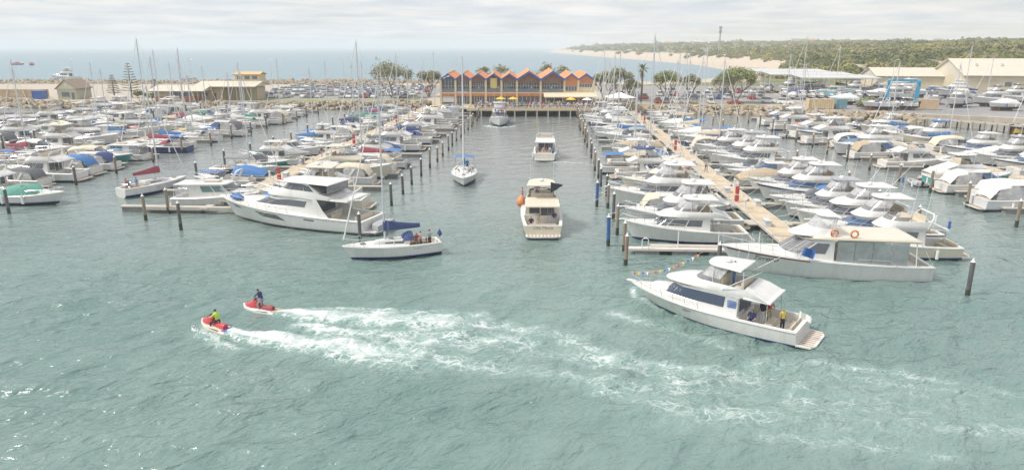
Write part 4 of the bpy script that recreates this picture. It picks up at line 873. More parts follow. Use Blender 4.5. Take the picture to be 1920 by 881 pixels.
proto('y2', sailing_yacht, 'tall-masted sailing yacht with bimini', 'yacht', L=12.2, B=3.8, mast=17.6, bim='blue', cover='blue')
proto('y3', sailing_yacht, 'small sailing yacht', 'yacht', L=8.6, B=2.8, mast=10.8, cover='white', hood=False)
proto('r1', runabout, 'runabout with canvas bimini', 'motor boat', L=6.4, B=2.4)
proto('r2', runabout, 'fishing runabout with white hardtop', 'motor boat', L=7.2, B=2.6, top='hardtop')
proto('r3', runabout, 'runabout under a fitted cover', 'motor boat', L=6.8, B=2.5, top='cover')
proto('cb', covered_boat, 'motor boat under a full cover', 'motor boat', L=8.6, B=3.0)
proto('tc', trad_cruiser, 'displacement cruiser with square wheelhouse', 'motor boat', L=10.4, B=3.5)
proto('td', tender, 'inflatable dinghy', 'dinghy')

# ------------------------------------------------------------------ the boats out on the water and at the near berths
def jet_ski(name_mats):
    root = empty('jet_ski'); mb = MB(); L = 3.2
    w = lambda t: .58 * (1 - max(0, (t - .5) / .5) ** 2.4) ** .8
    rows = []
    for t in (0, .1, .25, .4, .55, .7, .82, .92, .98, 1):
        x = -L / 2 + L * t; a = max(w(t), .02); up = .18 * t ** 3
        rows.append([(x, a * .75, -.15 + up), (x, a, .16 + up), (x, a * .98, .30 + up), (x, a * .7, .36 + up), (x, 0, .36 + up), (x, -a * .7, .36 + up), (x, -a * .98, .30 + up), (x, -a, .16 + up), (x, -a * .75, -.15 + up)])
    mb.loft(rows, 0, True, True, True); mb.build('hull', [name_mats[0]], root, 45)
    hd = MB(); rows = []
    for x, ww, z0, z1 in ((1.38, .10, .48, .54), (1.1, .30, .40, .68), (.72, .36, .36, .88), (.42, .30, .36, .98), (.22, .22, .36, .86)):
        rows.append([(x, ww, z0), (x, ww * .8, (z0 + z1) / 2 + .06), (x, ww * .3, z1), (x, -ww * .3, z1), (x, -ww * .8, (z0 + z1) / 2 + .06), (x, -ww, z0)])
    hd.loft(rows, 0, True, True, True); hd.build('bonnet', name_mats[1], root, 50)
    st = MB(); rows = []
    for x, ww, z1 in ((.26, .13, .66), (-.1, .15, .60), (-.35, .17, .60), (-.8, .18, .68), (-1.02, .15, .64)):
        rows.append([(x, ww * 1.3, .36), (x, ww, z1 - .06), (x, ww * .6, z1), (x, -ww * .6, z1), (x, -ww, z1 - .06), (x, -ww * 1.3, .36)])
    st.loft(rows, 0, True, True, True); st.build('saddle', name_mats[2], root, 50)
    hb = MB(); hb.tube([(.36, .34, 1.0), (.44, .12, 1.04), (.46, 0, 1.05), (.44, -.12, 1.04), (.36, -.34, 1.0)], .025, 6); hb.tube([(.5, 0, .9), (.46, 0, 1.05)], .05, 6); hb.build('handlebar', RUBB, root)
    pd = MB(); pd.box(-1.5, -1.02, -.40, .40, .362, .375); pd.build('footpad', name_mats[3], root)
    for sg in (1, -1):
        fw = MB(); fw.box(-.9, .5, sg * .44 - .09, sg * .44 + .09, .33, .352); fw.build('footwell_mat', RUBB, root)
    return root
ja = tag(place(jet_ski((GEL, REDP, mat('maroon_saddle', (.30, .07, .07), .6), CAN['tan'])), -20.0, 43.7, .02, R(162)), 'white jet ski with dark red saddle, its rider standing', 'jet ski', 'jet skis crossing the harbour')
jb = tag(place(jet_ski((GEL2, REDP, REDP, mat('purple_pad', (.14, .10, .34), .6))), -21.7, 40.5, .04, R(149)), 'cream jet ski with red bonnet and purple rear pad, the nearer one', 'jet ski', 'jet skis crossing the harbour')
person('ride', -19.95, 43.68, .22, R(162), 'navy', 'grey', 'rider in navy top standing up on the farther jet ski')
person('straddle', -21.55, 40.42, .28, R(149), 'lime', 'black', 'rider in bright lime vest sitting on the nearer jet ski')

h1 = flybridge(L=14.6, B=4.7, fine=True, wrap=True, short=True, fbow=1.75, rake=2.3, top='hardtop', clears=True, brow=1.5, rise=.15, win=mat('steel_blue_glass', (.055, .075, .12), .08, spec=.9))
h1.name = 'sport_fishing_boat'
tag(place(h1, 11.1, 44.3, .12, R(146), .83), 'large white sport fishing boat under way in the right foreground, bunting at its bow', 'motor boat')
S1 = (14.6 / 12)
hull_text(h1, '60643', .28, 1.6, .92, 14.6, 4.7, 1.15 * S1 ** .5, 1.75, INK, 0, 2.3)
lv = MB()
for k in range(4): lv.box(-2.66, -1.95, 1.862, 1.885, 2.05 + .15 * k, 2.13 + .15 * k)
lv.build('louvre', BLUEP, h1)
for sg in (1, -1):
    mb = MB(); mb.tube([(-1.4, sg * 1.75, 3.3), (-4.6, sg * 2.6, 5.6)], .04, 5, 0, .015); mb.build('outrigger', WHITEP, h1)
cvz = MB(); cvz.box(-5.2, -4.6, -1.0, 1.0, .42, .95, 0, .03, .03); cvz.build('bait_table', UPH, h1)
fr = MB(); fr.tube([(-6.9, .9, 1.25), (-7.1, .9, 2.7)], .015, 4); fr.build('flag_staff', STEEL, h1)
fg = MB(); fg.loft([[(-7.1 - .9 * k / 6, .9 + .10 * math.sin(k * 1.4), 2.65 - .06 * k), (-7.08 - .9 * k / 6, .9 + .10 * math.sin(k * 1.4 + .4), 2.15 - .05 * k)] for k in range(7)], 0, False); fg.build('flag', CAN['white'], h1)
bnt = MB(); flags = []
for k in range(17):
    f = k / 16; p = Vector((7.4, 0, 2.5)).lerp(Vector((.9, .3, 5.6)), f); p.z -= 1.1 * math.sin(math.pi * f) * .55; flags.append(p)
bnt.tube(flags, .012, 3); bnt.build('bunting_line', ROPE, h1)
for k, p in enumerate(flags[1:-1]):
    q = MB(); q.add([p + Vector((-.12, 0, 0)), p + Vector((.12, .0, 0)), p + Vector((0, .04, -.32)), p + Vector((0, -.01, -.30))], [(0, 1, 2), (1, 0, 3)]); q.build('pennant', [REDP, YELLOW, BLUEP, CAN['white'], ORANGE][k % 5], h1, 0)
def on(o, x, y, z): 
    k = o.scale.x; x, y, z = x * k, y * k, z * k; c, s = math.cos(o.rotation_euler.z), math.sin(o.rotation_euler.z); return (o.location.x + x * c - y * s, o.location.y + x * s + y * c, o.location.z + z)
for pose, x, y, z, rz, sh_, lg, lb in (('sit', -3.7, 1.0, .45, 90, 'navy', 'navy', 'person in navy sitting by the cockpit side of the sport fishing boat'), ('stand', -4.2, .1, .45, 60, 'black', 'white', 'person in black top and white trousers standing in the fishing boat cockpit'),
        ('chat', -4.5, -.7, .45, 120, 'red', 'tan', 'person in red top in the cockpit of the fishing boat'), ('stand', -5.9, .7, .45, 150, 'yellow', 'black', 'person in yellow top and black trousers at the fishing boat stern'), ('stand', -1.6, -.3, 3.15, 0, 'white', 'blue', 'person in white at the helm on the fishing boat flybridge')):
    x_, y_, z_ = on(h1, x, y, z); person(pose, x_, y_, z_, h1.rotation_euler.z + R(rz), sh_, lg, lb, hair=HAIR2 if sh_ == 'yellow' else None)

yt = sailing_yacht(L=10.0, B=3.2, mast=13.6, cover='navy', hood='navy', hullm=HW(STRIPE_N)); 
tag(place(yt, -13.9, 57.6, .1, R(203), .86), 'white sailing yacht with navy sail cover motoring in the open water', 'yacht')
hull_text(yt, 'SUN DANCE', .16, -1.9, .72, 10.0, 3.2, 1.02, 1.28, STRIPE_K, 0, .85, sw=.72, t0=.46, p=1.9)
yt.scale.z = 1.02
bb = MB(); bb.tube([(-4.75, .9, 1.5), (-4.85, .95, 2.0)], .02, 4); bb.add([(-4.85, .95, 2.25), (-4.6, .75, 1.85), (-5.1, .75, 1.85), (-5.05, 1.15, 1.8), (-4.65, 1.15, 1.8), (-4.85, .95, 1.5)], [(0, 1, 2), (0, 2, 3), (0, 3, 4), (0, 4, 1), (5, 2, 1), (5, 3, 2), (5, 4, 3), (5, 1, 4)]); bb.build('danbuoy_bag', CAN['navy'], yt)
for pose, x, y, rz, sh_, lg, lb in (('stand', -2.9, .5, 180, 'pink', 'navy', 'person in pink top standing by the yacht sprayhood'), ('chat', -3.9, .2, 200, 'grey', 'black', 'person in grey standing at the yacht wheel'), ('sit', -2.7, -.6, 90, 'red', 'tan', 'person in red sitting in the cockpit of the navy-covered yacht')):
    x_, y_, z_ = on(yt, x, y, .52); person(pose, x_, y_, z_, R(203 + rz), sh_, lg, lb)

def motor_yacht(L=19.5, B=5.3):
    root = empty('motor_yacht'); w, sh, pt = add_hull(root, L, B, 1.55, 2.6, .27, HW(STRIPE_K, ANTI_K), rake=1.9, t0=.45, p=2.3, sole=.55)
    H = House([(1.75, -.20 * L, .30 * L, .40 * B, .32 * B, .22 * L), (2.25, -.20 * L, .27 * L, .395 * B, .32 * B, .21 * L), (3.45, -.20 * L, .09 * L, .375 * B, .30 * B, .13 * L), (3.6, -.22 * L, .09 * L, .40 * B, .32 * B, .13 * L)])
    mb = MB(); H.body(mb); mb.build('saloon', GEL, root, 38)
    windows(root, H, both([(1.0, 3.0, 2.55, 3.25), (3.05, 5.4, 2.55, 3.25, 2.45, 3.12)]), GLASS); windows(root, H, [(5.6, 9.9, 2.45, 3.15), (10.1, 14.4, 2.45, 3.15)], GLASS)
    tr = House([(1.9, .1 * L, .40 * L, .34 * B, .22 * B, .16 * L), (2.7, .1 * L, .33 * L, .30 * B, .18 * B, .15 * L), (2.85, .1 * L, .28 * L, .24 * B, .14 * B, .13 * L)]); mb = MB(); tr.body(mb); mb.build('foredeck_trunk', GEL, root, 40)
    F_ = House([(3.6, -.30 * L, .145 * L, .405 * B, .33 * B, .17 * L), (3.85, -.30 * L, .13 * L, .41 * B, .33 * B, .16 * L), (4.35, -.22 * L, .045 * L, .375 * B, .30 * B, .12 * L), (5.25, -.17 * L, -.01 * L, .35 * B, .285 * B, .09 * L)])
    mb = MB(); F_.body(mb, 0, True); mb.build('enclosed_bridge', GEL, root, 38)
    windows(root, F_, both([(.3, 2.2, 4.45, 5.12), (2.35, 5.0, 4.45, 5.15)]) , GLASS); windows(root, F_, [(5.15, 9.9, 4.45, 5.15), (10.1, 14.85, 4.45, 5.15)], GLASS)
    rf = MB(); rf.slab(-.30 * L, .03 * L, .385 * B, .33 * B, 5.25, 5.42, .1 * L, 0, .08, .85); rf.build('bridge_roof', GEL, root, 40)
    cr_ = MB(); cr_.loft([[(-.17 * L, .35 * B * k, 4.3), (-.285 * L, .36 * B * k, 4.3), (-.285 * L, .36 * B * k, 5.2), (-.17 * L, .35 * B * k, 5.2)] for k in (1, -1)], 0, True); cr_.build('bridge_curtain', SMOKE, root, 0)
    ck = MB(); ck.box(-.41 * L, -.30 * L, -.40 * B, .40 * B, 3.58, 3.72, 0, .05, .05); ck.build('cockpit_roof', GEL, root)
    for sg in (1, -1):
        mb = MB(); mb.loft([[(-.195 * L, sg * .405 * B, 1.7), (-.30 * L, sg * .43 * B, 1.55)], [(-.20 * L, sg * .395 * B, 2.8), (-.26 * L, sg * .41 * B, 2.4)], [(-.20 * L, sg * .40 * B, 3.58), (-.225 * L, sg * .40 * B, 3.58)]], 0, False); mb.build('wing_panel', GEL, root)
        wm_ = MB(); r = []
        for (x, z) in ((2.7, 1.55), (.1, 1.2), (-.9, 1.2), (2.3, 1.55)): pass
        def side(x, z):
            t = (x + L / 2) / L
            for _ in range(3): t += (x - pt(t, z, 1)[0]) / L
            s = sh(t); c = t ** 3; zs = [(.20, .92 - .42 * c), (.55 * s, .965 - .26 * c), (.84 * s, .99 - .07 * c)]; f = zs[-1][1]
            for (a, fa_), (b_, fb_) in zip(zs, zs[1:]):
                if z <= b_: f = fa_ + (fb_ - fa_) * max(0, (z - a) / (b_ - a)); break
            return (x, sg * (w(t) * f + .015), z)
        for poly in ([(3.4, 1.62), (2.6, 1.05), (-.6, .85), (.4, 1.48)], [(7.2, 1.95), (6.7, 1.6), (5.6, 1.55), (6.0, 1.85)], [(-3.0, 1.35), (-3.0, 1.2), (-4.2, 1.15), (-4.2, 1.3)]):
            wm_ = MB(); P = [[(poly[0][0] + (poly[3][0] - poly[0][0]) * k / 4, poly[0][1] + (poly[3][1] - poly[0][1]) * k / 4), (poly[1][0] + (poly[2][0] - poly[1][0]) * k / 4, poly[1][1] + (poly[2][1] - poly[1][1]) * k / 4)] for k in range(5)]
            wm_.loft([[side(*a), side((a[0] + b_[0]) / 2, (a[1] + b_[1]) / 2), side(*b_)] for a, b_ in P], 0, False); wm_.build('hull_window', GLASS, root)
    for k, x in enumerate((7.6, 6.6)): pass
    bg_ = MB(); bg_.ball((7.2, .5, 2.75), .62, 0, 10, 6, .42, .08); bg_.ball((6.5, .9, 2.72), .55, 0, 10, 6, .4, .08); bg_.build('blue_cover_bundle', CAN['blue'], root, 60)
    bg_ = MB(); bg_.ball((4.2, -1.5, 2.75), .8, 0, 10, 6, .35, .1); bg_.ball((3.1, -1.6, 2.75), .7, 0, 10, 6, .35, .1); bg_.build('blue_cover_bundle', CAN['blue'], root, 60)
    wheel_seat(root, -.27 * L, .9, .6, 1.6, 'cockpit_lounge', UPH); wheel_seat(root, -.42 * L, .9, 0, 3.2, 'transom_seat', UPH)
    dm = MB(); dm.box(-.202 * L, -.198 * L, -.33 * B, .33 * B, 1.0, 3.3); dm.build('saloon_door', GLASS, root)
    bow_rail(root, w, sh, pt, .45, .985, .75, 9); swim_platform(root, L, B, .42, 1.5, GELG); antenna(root, -.15 * L, 1.2, 5.4, 3); antenna(root, -.15 * L, -1.2, 5.4, 3)
    tdm = MB(); tdm.slab(-.5 * L - 1.35, -.5 * L - .25, 1.7, 1.5, .45, 1.05, .5, 0, .1, .7); tdm.build('covered_tender', CAN['grey'], root, 50)
    return root
my = motor_yacht(); tag(place(my, -27.0, 69.3, 0, R(163)), 'biggest white motor yacht with dark wraparound windows at the left jetty end', 'motor yacht')

my.scale = (1, 1, .88)
def party_boat(L=17.0, B=5.0):
    root = empty('charter_boat'); w, sh, pt = add_hull(root, L, B, 1.35, 2.35, .10, [GEL, ANTI_R, GELG, STRIPE_M], rake=1.5, band=False, sole=.6)
    ms = MB()
    for sg in (1, -1):
        tt = [.60 + .38 * k / 8 for k in range(9)]; ms.loft([[(pt(t, sh(t), 1)[0], sg * (w(t) + .02), sh(t) - .02), (pt(t, .88 * sh(t), 1)[0], sg * (w(t) * (1 - .05 * t ** 3) + .02), .88 * sh(t))] for t in tt], 0, False)
    ms.build('sheer_stripe', STRIPE_M, root)
    H = House([(1.5, -.02 * L, .22 * L, .42 * B, .37 * B, .08 * L), (2.1, -.02 * L, .21 * L, .41 * B, .36 * B, .08 * L), (3.25, -.02 * L, .11 * L, .40 * B, .34 * B, .07 * L), (3.4, -.03 * L, .13 * L, .42 * B, .36 * B, .08 * L)])
    mb = MB(); H.body(mb); mb.build('wheelhouse', GEL, root, 38)
    windows(root, H, both([(1.2, 4.2, 2.25, 3.1, 2.25, 3.1)]), GLASS); windows(root, H, [(4.8, 7.4, 2.2, 3.15), (7.6, 10.0, 2.2, 3.15), (10.2, 12.6, 2.2, 3.15), (12.8, 15.4, 2.2, 3.15)], SMOKE)
    rf = MB(); rf.slab(-.42 * L, .10 * L, .45 * B, .40 * B, 3.36, 3.62, .1 * L, 0, .16, .92); rf.build('saloon_roof', GEL2, root, 45)
    fbm = MB(); open_tub(fbm, [(3.62, -.02 * L, .17 * L, .36 * B, .30 * B, .14 * L), (4.25, -.02 * L, .08 * L, .33 * B, .27 * B, .10 * L)], 3.8, .1); fbm.build('flybridge', GEL, root, 38)
    T = House([(4.2, -.02 * L, .08 * L, .33 * B, .27 * B, .10 * L), (5.2, -.02 * L, .035 * L, .30 * B, .24 * B, .08 * L)])
    for a_, b_ in ((.3, 4.9), (5.0, 15.0), (15.1, 19.7)):
        mb = MB(); T.window(mb, a_, b_, 4.22, 5.2, .015); mb.build('clear_curtain', VINYL, root)
    tp = MB(); tp.slab(-.045 * L, .05 * L, .33 * B, .27 * B, 5.2, 5.32, .08 * L, 0, .1, .85); tp.build('canopy', CAN['white'], root, 50)
    for sg in (1, -1):
        for k in range(4):
            x1 = -.03 * L - .085 * L * k; x2 = x1 - .082 * L; mb = MB(); mb.loft([[(x1, sg * .44 * B, 1.5), (x2, sg * .44 * B, 1.45)], [(x1, sg * .43 * B, 3.36), (x2, sg * .43 * B, 3.36)]], 0, False); mb.build('clear_curtain', mat('grey_green_vinyl', (.30, .34, .34), .15, .2, 1.2, spec=.7, alpha=.88), root)
        mb = MB(); mb.tube([(-.40 * L, sg * .42 * B, 3.4), (-.41 * L, sg * .44 * B, 1.3)], .04, 6); mb.build('post', WHITEP, root)
        mb = MB(); mb.tube([(-.42 * L, sg * .42 * B, 3.35), (-.49 * L, sg * .42 * B, 1.5)], .03, 5); mb.build('brace', STEEL, root)
    for x, y in ((-.0 * L - .3, 1.72), (-.085 * L - .4, 1.9)):
        mb = MB(); mb.tube([(x + .29 * math.cos(a_ * .524), y - .03, 3.98 + .29 * math.sin(a_ * .524)) for a_ in range(13)], .085, 6); mb.tube([(x, y - .05, 3.6), (x, y - .05, 3.75)], .03, 4); mb.build('life_ring', ORANGE, root)
    for k in range(3):
        mb = MB(); x = -.34 * L - .25 * k; mb.box(x - .5, x + .1, -1.6 + .9 * k, -1.0 + .9 * k, .82, 1.3, 0, .05, .05); mb.build('deck_chair', WHITEP, root)
    bow_rail(root, w, sh, pt, .60, .99, .8, 8, pulpit=.35); 
    gr = MB(); gr.tube([(-2.2, 2.42, 1.5), (-2.2, 2.42, 1.95), (-4.6, 2.42, 1.9), (-5.4, 2.42, 1.45)], .02, 4); gr.build('side_rail', STEEL, root)
    fs_ = MB(); fs_.tube([(2.6, 2.35, 1.7), (2.2, 2.55, 3.0)], .018, 4); fs_.build('flag_staff', STEEL, root)
    fl = MB(); fl.loft([[(2.25 - .16 * k, 2.5 + .12 * math.sin(k * 1.1), 2.95 - .05 * k), (2.45 - .16 * k, 2.45 + .12 * math.sin(k * 1.1 + .5), 2.25 - .06 * k)] for k in range(7)], 0, False); fl.build('flag', BLUEP, root)
    hull_text(root, 'Tirreno', .62, 6.0, 1.32, L, B, 1.35, 2.35, INK, .35, 1.5)
    flat_text(root, 'TIRRENO', .22, Matrix(((-1, 0, 0, 2.0), (0, 0, 1, 2.09), (0, 1, 0, 3.38), (0, 0, 0, 1))), GOLDINK)
    return root
tag(place(party_boat(), 22.4, 55.2, 0, R(178), .95), 'long white charter boat with cream roof and maroon stripe at the right jetty', 'motor boat')

tag(place(flybridge(L=13.6, B=4.5, top='hardtop', clears=True, brow=.9, riggers=True), 13.0, 64.9, 0, R(180), .86), 'white sport fishing boat with dark saloon windows moored nearest on the channel side', 'motor boat')
tag(place(trad_cruiser(11.5, 3.8), -38.6, 77.6, 0, R(2)), 'white displacement cruiser with green-tinted windows left of the big motor yacht', 'motor boat')
cy = sailing_yacht(L=11.2, B=3.6, mast=15.5, cover='blue', hood=None, bim='blue'); tag(place(cy, -12.0, 94.3, 0, R(-84)), 'white yacht with blue bimini heading to the camera in the central channel', 'yacht')
x_, y_, z_ = on(cy, -4.0, .4, .52); person('stand', x_, y_, z_, R(-84), 'blue', 'navy', 'person in blue at the wheel of the channel yacht')
x_, y_, z_ = on(cy, -2.6, -.7, .52); person('sit', x_, y_, z_, R(6), 'white', 'tan', 'person in white sitting on the channel yacht')
s1 = flybridge(L=13.5, B=4.5, top='hardtop', clears=False, gelm=GEL2, hullm=HW(STRIPE_K, ANTI_B, GEL2)); tag(place(s1, -.9, 71.0, 0, R(93), .94), 'cream flybridge cruiser seen from astern, nearest in the central channel', 'motor boat')
me = text_mesh('Old Mania', .5, .2); w_ = max(v.co.x for v in me.vertices); me.transform(Matrix(((0, 0, -1, -6.765), (-1, 0, 0, w_ / 2), (0, 1, 0, .86), (0, 0, 0, 1)))); me.materials.append(GOLDINK); o = bpy.data.objects.new('lettering', me); col.objects.link(o); o.parent = s1
lr = MB(); lr.ball((1.6, 2.25, 1.9), .5, 0, 8, 6, 1.2, .05); lr.ball((2.3, 2.15, 2.1), .4, 0, 8, 6, 1.2, .05); lr.build('orange_buoy', ORANGE, s1, 60)
fl = MB(); fl.loft([[(-3.4 - .03 * k, -.9 - .25 * k, 5.2 - .05 * k), (-3.4 - .03 * k, -.9 - .25 * k, 4.0 + .16 * k + .05 * math.sin(k * 2))] for k in range(6)], 0, False); fl.build('flag', CLOTH['black'], s1)
for pose, x, y, z, rz, sh_, lg, lb in (('stand', 2.6, 2.05, 1.62, 90, 'red', 'black', 'person in red top on the side deck of the cream channel cruiser'), ('sit', -5.0, 1.2, .45, 180, 'black', 'tan', 'person in black sitting left in the cream cruiser cockpit'), ('sit', -4.6, .3, .45, 150, 'tan', 'grey', 'person in tan sitting mid-cockpit of the cream cruiser'), ('stand', -4.4, -1.3, .45, 200, 'navy', 'grey', 'person in navy standing right in the cream cruiser cockpit'), ('chat', -1.5, .5, 2.95, 0, 'pink', 'blue', 'person in pink on the flybridge of the cream cruiser')):
    x_, y_, z_ = on(s1, x, y, z); person(pose, x_, y_, z_, R(93 + rz), sh_, lg, lb)
s2 = spawn('fn', -.7, 117.0, R(88), 'white flybridge boat crowded with people, second cruiser up the central channel', None, 1.05)
yf = MB(); yf.tube([(-1.5, .8, 3.4), (-2.6, 1.9, 6.2)], .03, 4); yf.loft([[(-1.6 - .22 * k, .9 + .22 * k, 3.7 + .5 * k), (-1.6 - .22 * k, 1.1 + .24 * k, 4.1 + .5 * k)] for k in range(5)], 0, False); yf.build('yellow_pennant', YELLOW, s2)
for k in range(6): x_, y_, z_ = on(s2, -4.4 + .5 * (k % 2), -1.3 + .52 * k, .45); person(('stand', 'chat')[k % 2], x_, y_, z_, R(-90 + 40 * k), ('blue', 'white', 'red', 'pink', 'black', 'grey')[k], ('navy', 'tan')[k % 2], f"person in {('blue', 'white', 'red', 'pink', 'black', 'grey')[k]} in the cockpit of the second channel cruiser", 'party on the second channel cruiser')
s3 = spawn('fh', -12.4, 167.0, R(-86), 'white flybridge cruiser heading to the camera just off the club deck', None, 1.05)
for k in range(6): x_, y_, z_ = on(s3, 1.6 + .7 * (k % 3), -.9 + .36 * k, 2.0 + .0); person(('stand', 'chat')[k % 2], x_, y_, z_, R(-86), ('black', 'white', 'blue', 'pink', 'navy', 'red')[k], 'navy', f"person in {('black', 'white', 'blue', 'pink', 'navy', 'red')[k]} on the foredeck of the cruiser off the club deck", 'party on the cruiser off the club deck')
rc = sailing_yacht(L=9.2, B=3.0, mast=12.0, cover='maroon', hood=None); tag(place(rc, -51.2, 84.6, 0, R(62)), 'white yacht with maroon sail cover heading into the left channel', 'yacht')
hull_text(rc, 'Wind Dancer', .28, .9, .62, 9.2, 3.0, 1.02, 1.28, INK, .2, .85, sw=.72, t0=.46, p=1.9)
# its name is on the starboard side, the one facing the camera
lt = [c for c in rc.children if c.name.startswith('lettering')][0]
for v in lt.data.vertices: v.co = (-v.co.x - .9, -v.co.y, v.co.z)
for k, (x, y, sh_) in enumerate(((-3.2, .5, 'navy'), (-2.7, -.5, 'blue'), (-3.8, -.1, 'red'))):
    x_, y_, z_ = on(rc, x, y, .55); person(('sit', 'stand', 'chat')[k], x_, y_, z_, R(62), sh_, 'grey', f'person in {sh_} in the cockpit of the maroon-covered yacht')
spawn('r3', -62.0, 76.8, R(0), 'white runabout with green cover at the left edge of the picture', None, 1.25, 0, {'canopy': CAN['green']})
# ================================================================== JETTIES, PILES, BERTHED BOATS
TIMB = mat('weathered_timber', (0.26, 0.20, 0.15), .9, .3, 2.2, rgb2=(.38, .31, .24), stretch=(3, 3, .4))
TIMD = mat('dark_timber', (0.12, 0.12, 0.13), .85, .3, 2.0, rgb2=(.19, .18, .18), stretch=(3, 3, .4))
PONT = mat('pontoon_deck', (0.50, 0.46, 0.40), .85, .12, .8); FLOATM = mat('pontoon_float', (0.20, 0.20, 0.20), .9, .2, 2)
CAPW = mat('white_pile_cap', (.75, .75, .73), .5)
def pile_mesh(m, r, h):
    a = MB(); a.tube([(0, 0, -3), (0, 0, .4), (0, 0, h)], r, 9); b = MB(); b.tube([(0, 0, h), (0, 0, h + .06), (0, 0, h + .30)], r * 1.12, 9, 0, .02)
    d = MB(); d.tube([(0, 0, -.3), (0, 0, .55)], r * 1.04, 9); return a.mesh('pile', m), b.mesh('pile_cap', CAPW), d.mesh('weed_band', mat('weed', (.05, .065, .045), .95, .3, 5))
PILE = {'timber': pile_mesh(TIMB, .17, 2.6), 'dark': pile_mesh(TIMD, .17, 2.7), 'blue': pile_mesh(mat('blue_sleeve', (.05, .12, .34), .6, .15, 3), .18, 2.5)}
def pile(kind, x, y, label, group, h=1.0, cap=True):
    r = empty('mooring_pile', (x, y, 0)); a, b, d = PILE[kind]; z = 1.0
    for n_, me_ in (('post', a), ('weed_band', d)) + ((('pile_cap', b),) if cap else ()):
        o = bpy.data.objects.new(n_, me_); col.objects.link(o); o.parent = r
    r.scale = (1, 1, h); r.rotation_euler = (rng.uniform(-.012, .012), rng.uniform(-.012, .012), rng.uniform(0, 6)); tag(r, label, 'mooring pile', group); return r
def section_mesh(lx, ly, z, m): 
    mb = MB(); mb.box(-lx / 2, lx / 2, -ly / 2, ly / 2, z - .16, z); return mb.mesh('deck_section', m, 0)
WALK = section_mesh(2.3, 5.94, .78, PIERM); 
WHITE_STRIP = MB(); WHITE_STRIP.box(-.09, .09, -2.97, 2.97, .50, .74); STRIPMESH = WHITE_STRIP.mesh('side_waler', mat('pale_waler', (.55, .52, .46), .8, .15, 2), 0)
FL = MB(); FL.box(-.95, .95, -2.6, 2.6, -.3, .61); FLM = FL.mesh('float', FLOATM, 0)
FING = {}
def finger_mesh(L):
    k = round(L, 1)
    if k not in FING:
        a = MB(); a.box(0, L, -.42, .42, .42, .56); a.box(0, .9, -.95, .95, .415, .555); b = MB()
        b.box(1, L - .2, -.38, .38, -.3, .42)
        FING[k] = (a.mesh('finger_pontoon', PONT, 0), b.mesh('finger_float', FLOATM, 0))
    return FING[k]
PED = MB(); PED.box(-.11, .11, -.11, .11, .78, 1.7, 0, .02, .02); PED.box(-.14, .14, -.14, .14, 1.7, 1.82); PEDM = PED.mesh('service_pedestal', WHITEP, 0)
def jetty(name_label, xp, y0, y1, sides):
    root = empty('jetty', (xp, y0, 0)); n = int((y1 - y0) / 6)
    for k in range(n):
        for nm, me_, dx, dz in (('deck_section', WALK, 0, 0), ('side_waler', STRIPMESH, 1.24, 0), ('side_waler', STRIPMESH, -1.24, 0), ('float', FLM, 0, 0)):
            o = bpy.data.objects.new(nm, me_); col.objects.link(o); o.parent = root; o.location = (dx, 3 + 6 * k, rng.uniform(-.012, .012) if nm == 'deck_section' else 0)
        if k % 2 == 0:
            o = bpy.data.objects.new('service_pedestal', PEDM); col.objects.link(o); o.parent = root; o.location = (-.95 if k % 4 else .95, 2 + 6 * k, 0)
    for sg, L, f0, f1, step in sides:
        a, b = finger_mesh(L); y = f0
        while y < f1:
            o = bpy.data.objects.new('finger_pontoon', a); col.objects.link(o); o.parent = root; o.location = (sg * 1.34, y - y0, 0); o.rotation_euler = (0, 0, 0 if sg > 0 else math.pi)
            p = bpy.data.objects.new('finger_float', b); col.objects.link(p); p.parent = o
            y += step
    tag(root, name_label, 'jetty', 'jetties of the marina'); return root
jetty('tan concrete jetty on the right of the central channel', 22.6, 61, 199, [(-1, 12, 60.6, 190, 9.2), (1, 12, 60.5, 188, 9.2)])
jetty('tan concrete jetty on the left of the central channel', -37.0, 75.5, 212, [(1, 14, 77, 198, 9.4), (-1, 10.5, 73.6, 200, 9.0)])
jetty('jetty of the left group, between the left channel and the shore', -79.5, 70, 205, [(1, 12, 84, 196, 9.2), (-1, 11, 84, 196, 9.2)])
jetty('outermost jetty at the far left of the marina', -113.0, 105, 204, [(1, 12, 112, 196, 9.6), (-1, 12, 112, 196, 9.6)])
jetty('jetty on the far right below the boat yard', 64.5, 68, 188, [(-1, 12, 69, 180, 9.2), (1, 10, 78, 168, 9.2)])

BOATCOL = {'canopy': ['navy', 'white', 'cream', 'grey', 'white', 'charcoal', 'tan', 'white', 'grey', 'blue'], 'cover': ['grey', 'cream', 'navy', 'white', 'tan', 'blue'], 'sail_cover': ['navy', 'blue', 'white', 'cream', 'maroon', 'green', 'grey', 'blue']}
NBOAT = 0
MOOR = {}
def mooring(key, L):
    if key not in MOOR:
        fb = 1.9 if key[0] == 'f' or key == 'sf' else 1.3; mb = MB()
        for sg in (1, -1): mb.tube([(L / 2 - .4, sg * .35, fb), (L / 2 + .5, sg * .9, fb * .62), (L / 2 + 1.5, sg * 1.6, .8)], .025, 4)
        MOOR[key] = mb.mesh('mooring_line', ROPE)
    return MOOR[key]
def kayak_mesh(m):
    mb = MB(); mb.loft([[(x, .34 * f * math.cos(a), .16 + .16 * f * math.sin(a) + .10 * (1 - f)) for a in [math.pi * 2 * k / 8 for k in range(8)]] for x, f in ((-1.7, .05), (-1.2, .6), (-.5, .95), (.2, 1), (.9, .8), (1.4, .45), (1.75, .05))], 0, True, True, True); return mb.mesh('kayak', m)
KAYM = {k: kayak_mesh(m) for k, m in dict(red=REDP, orange=ORANGE, yellow=YELLOW, green=CAN['green'], blue=BLUEP).items()}
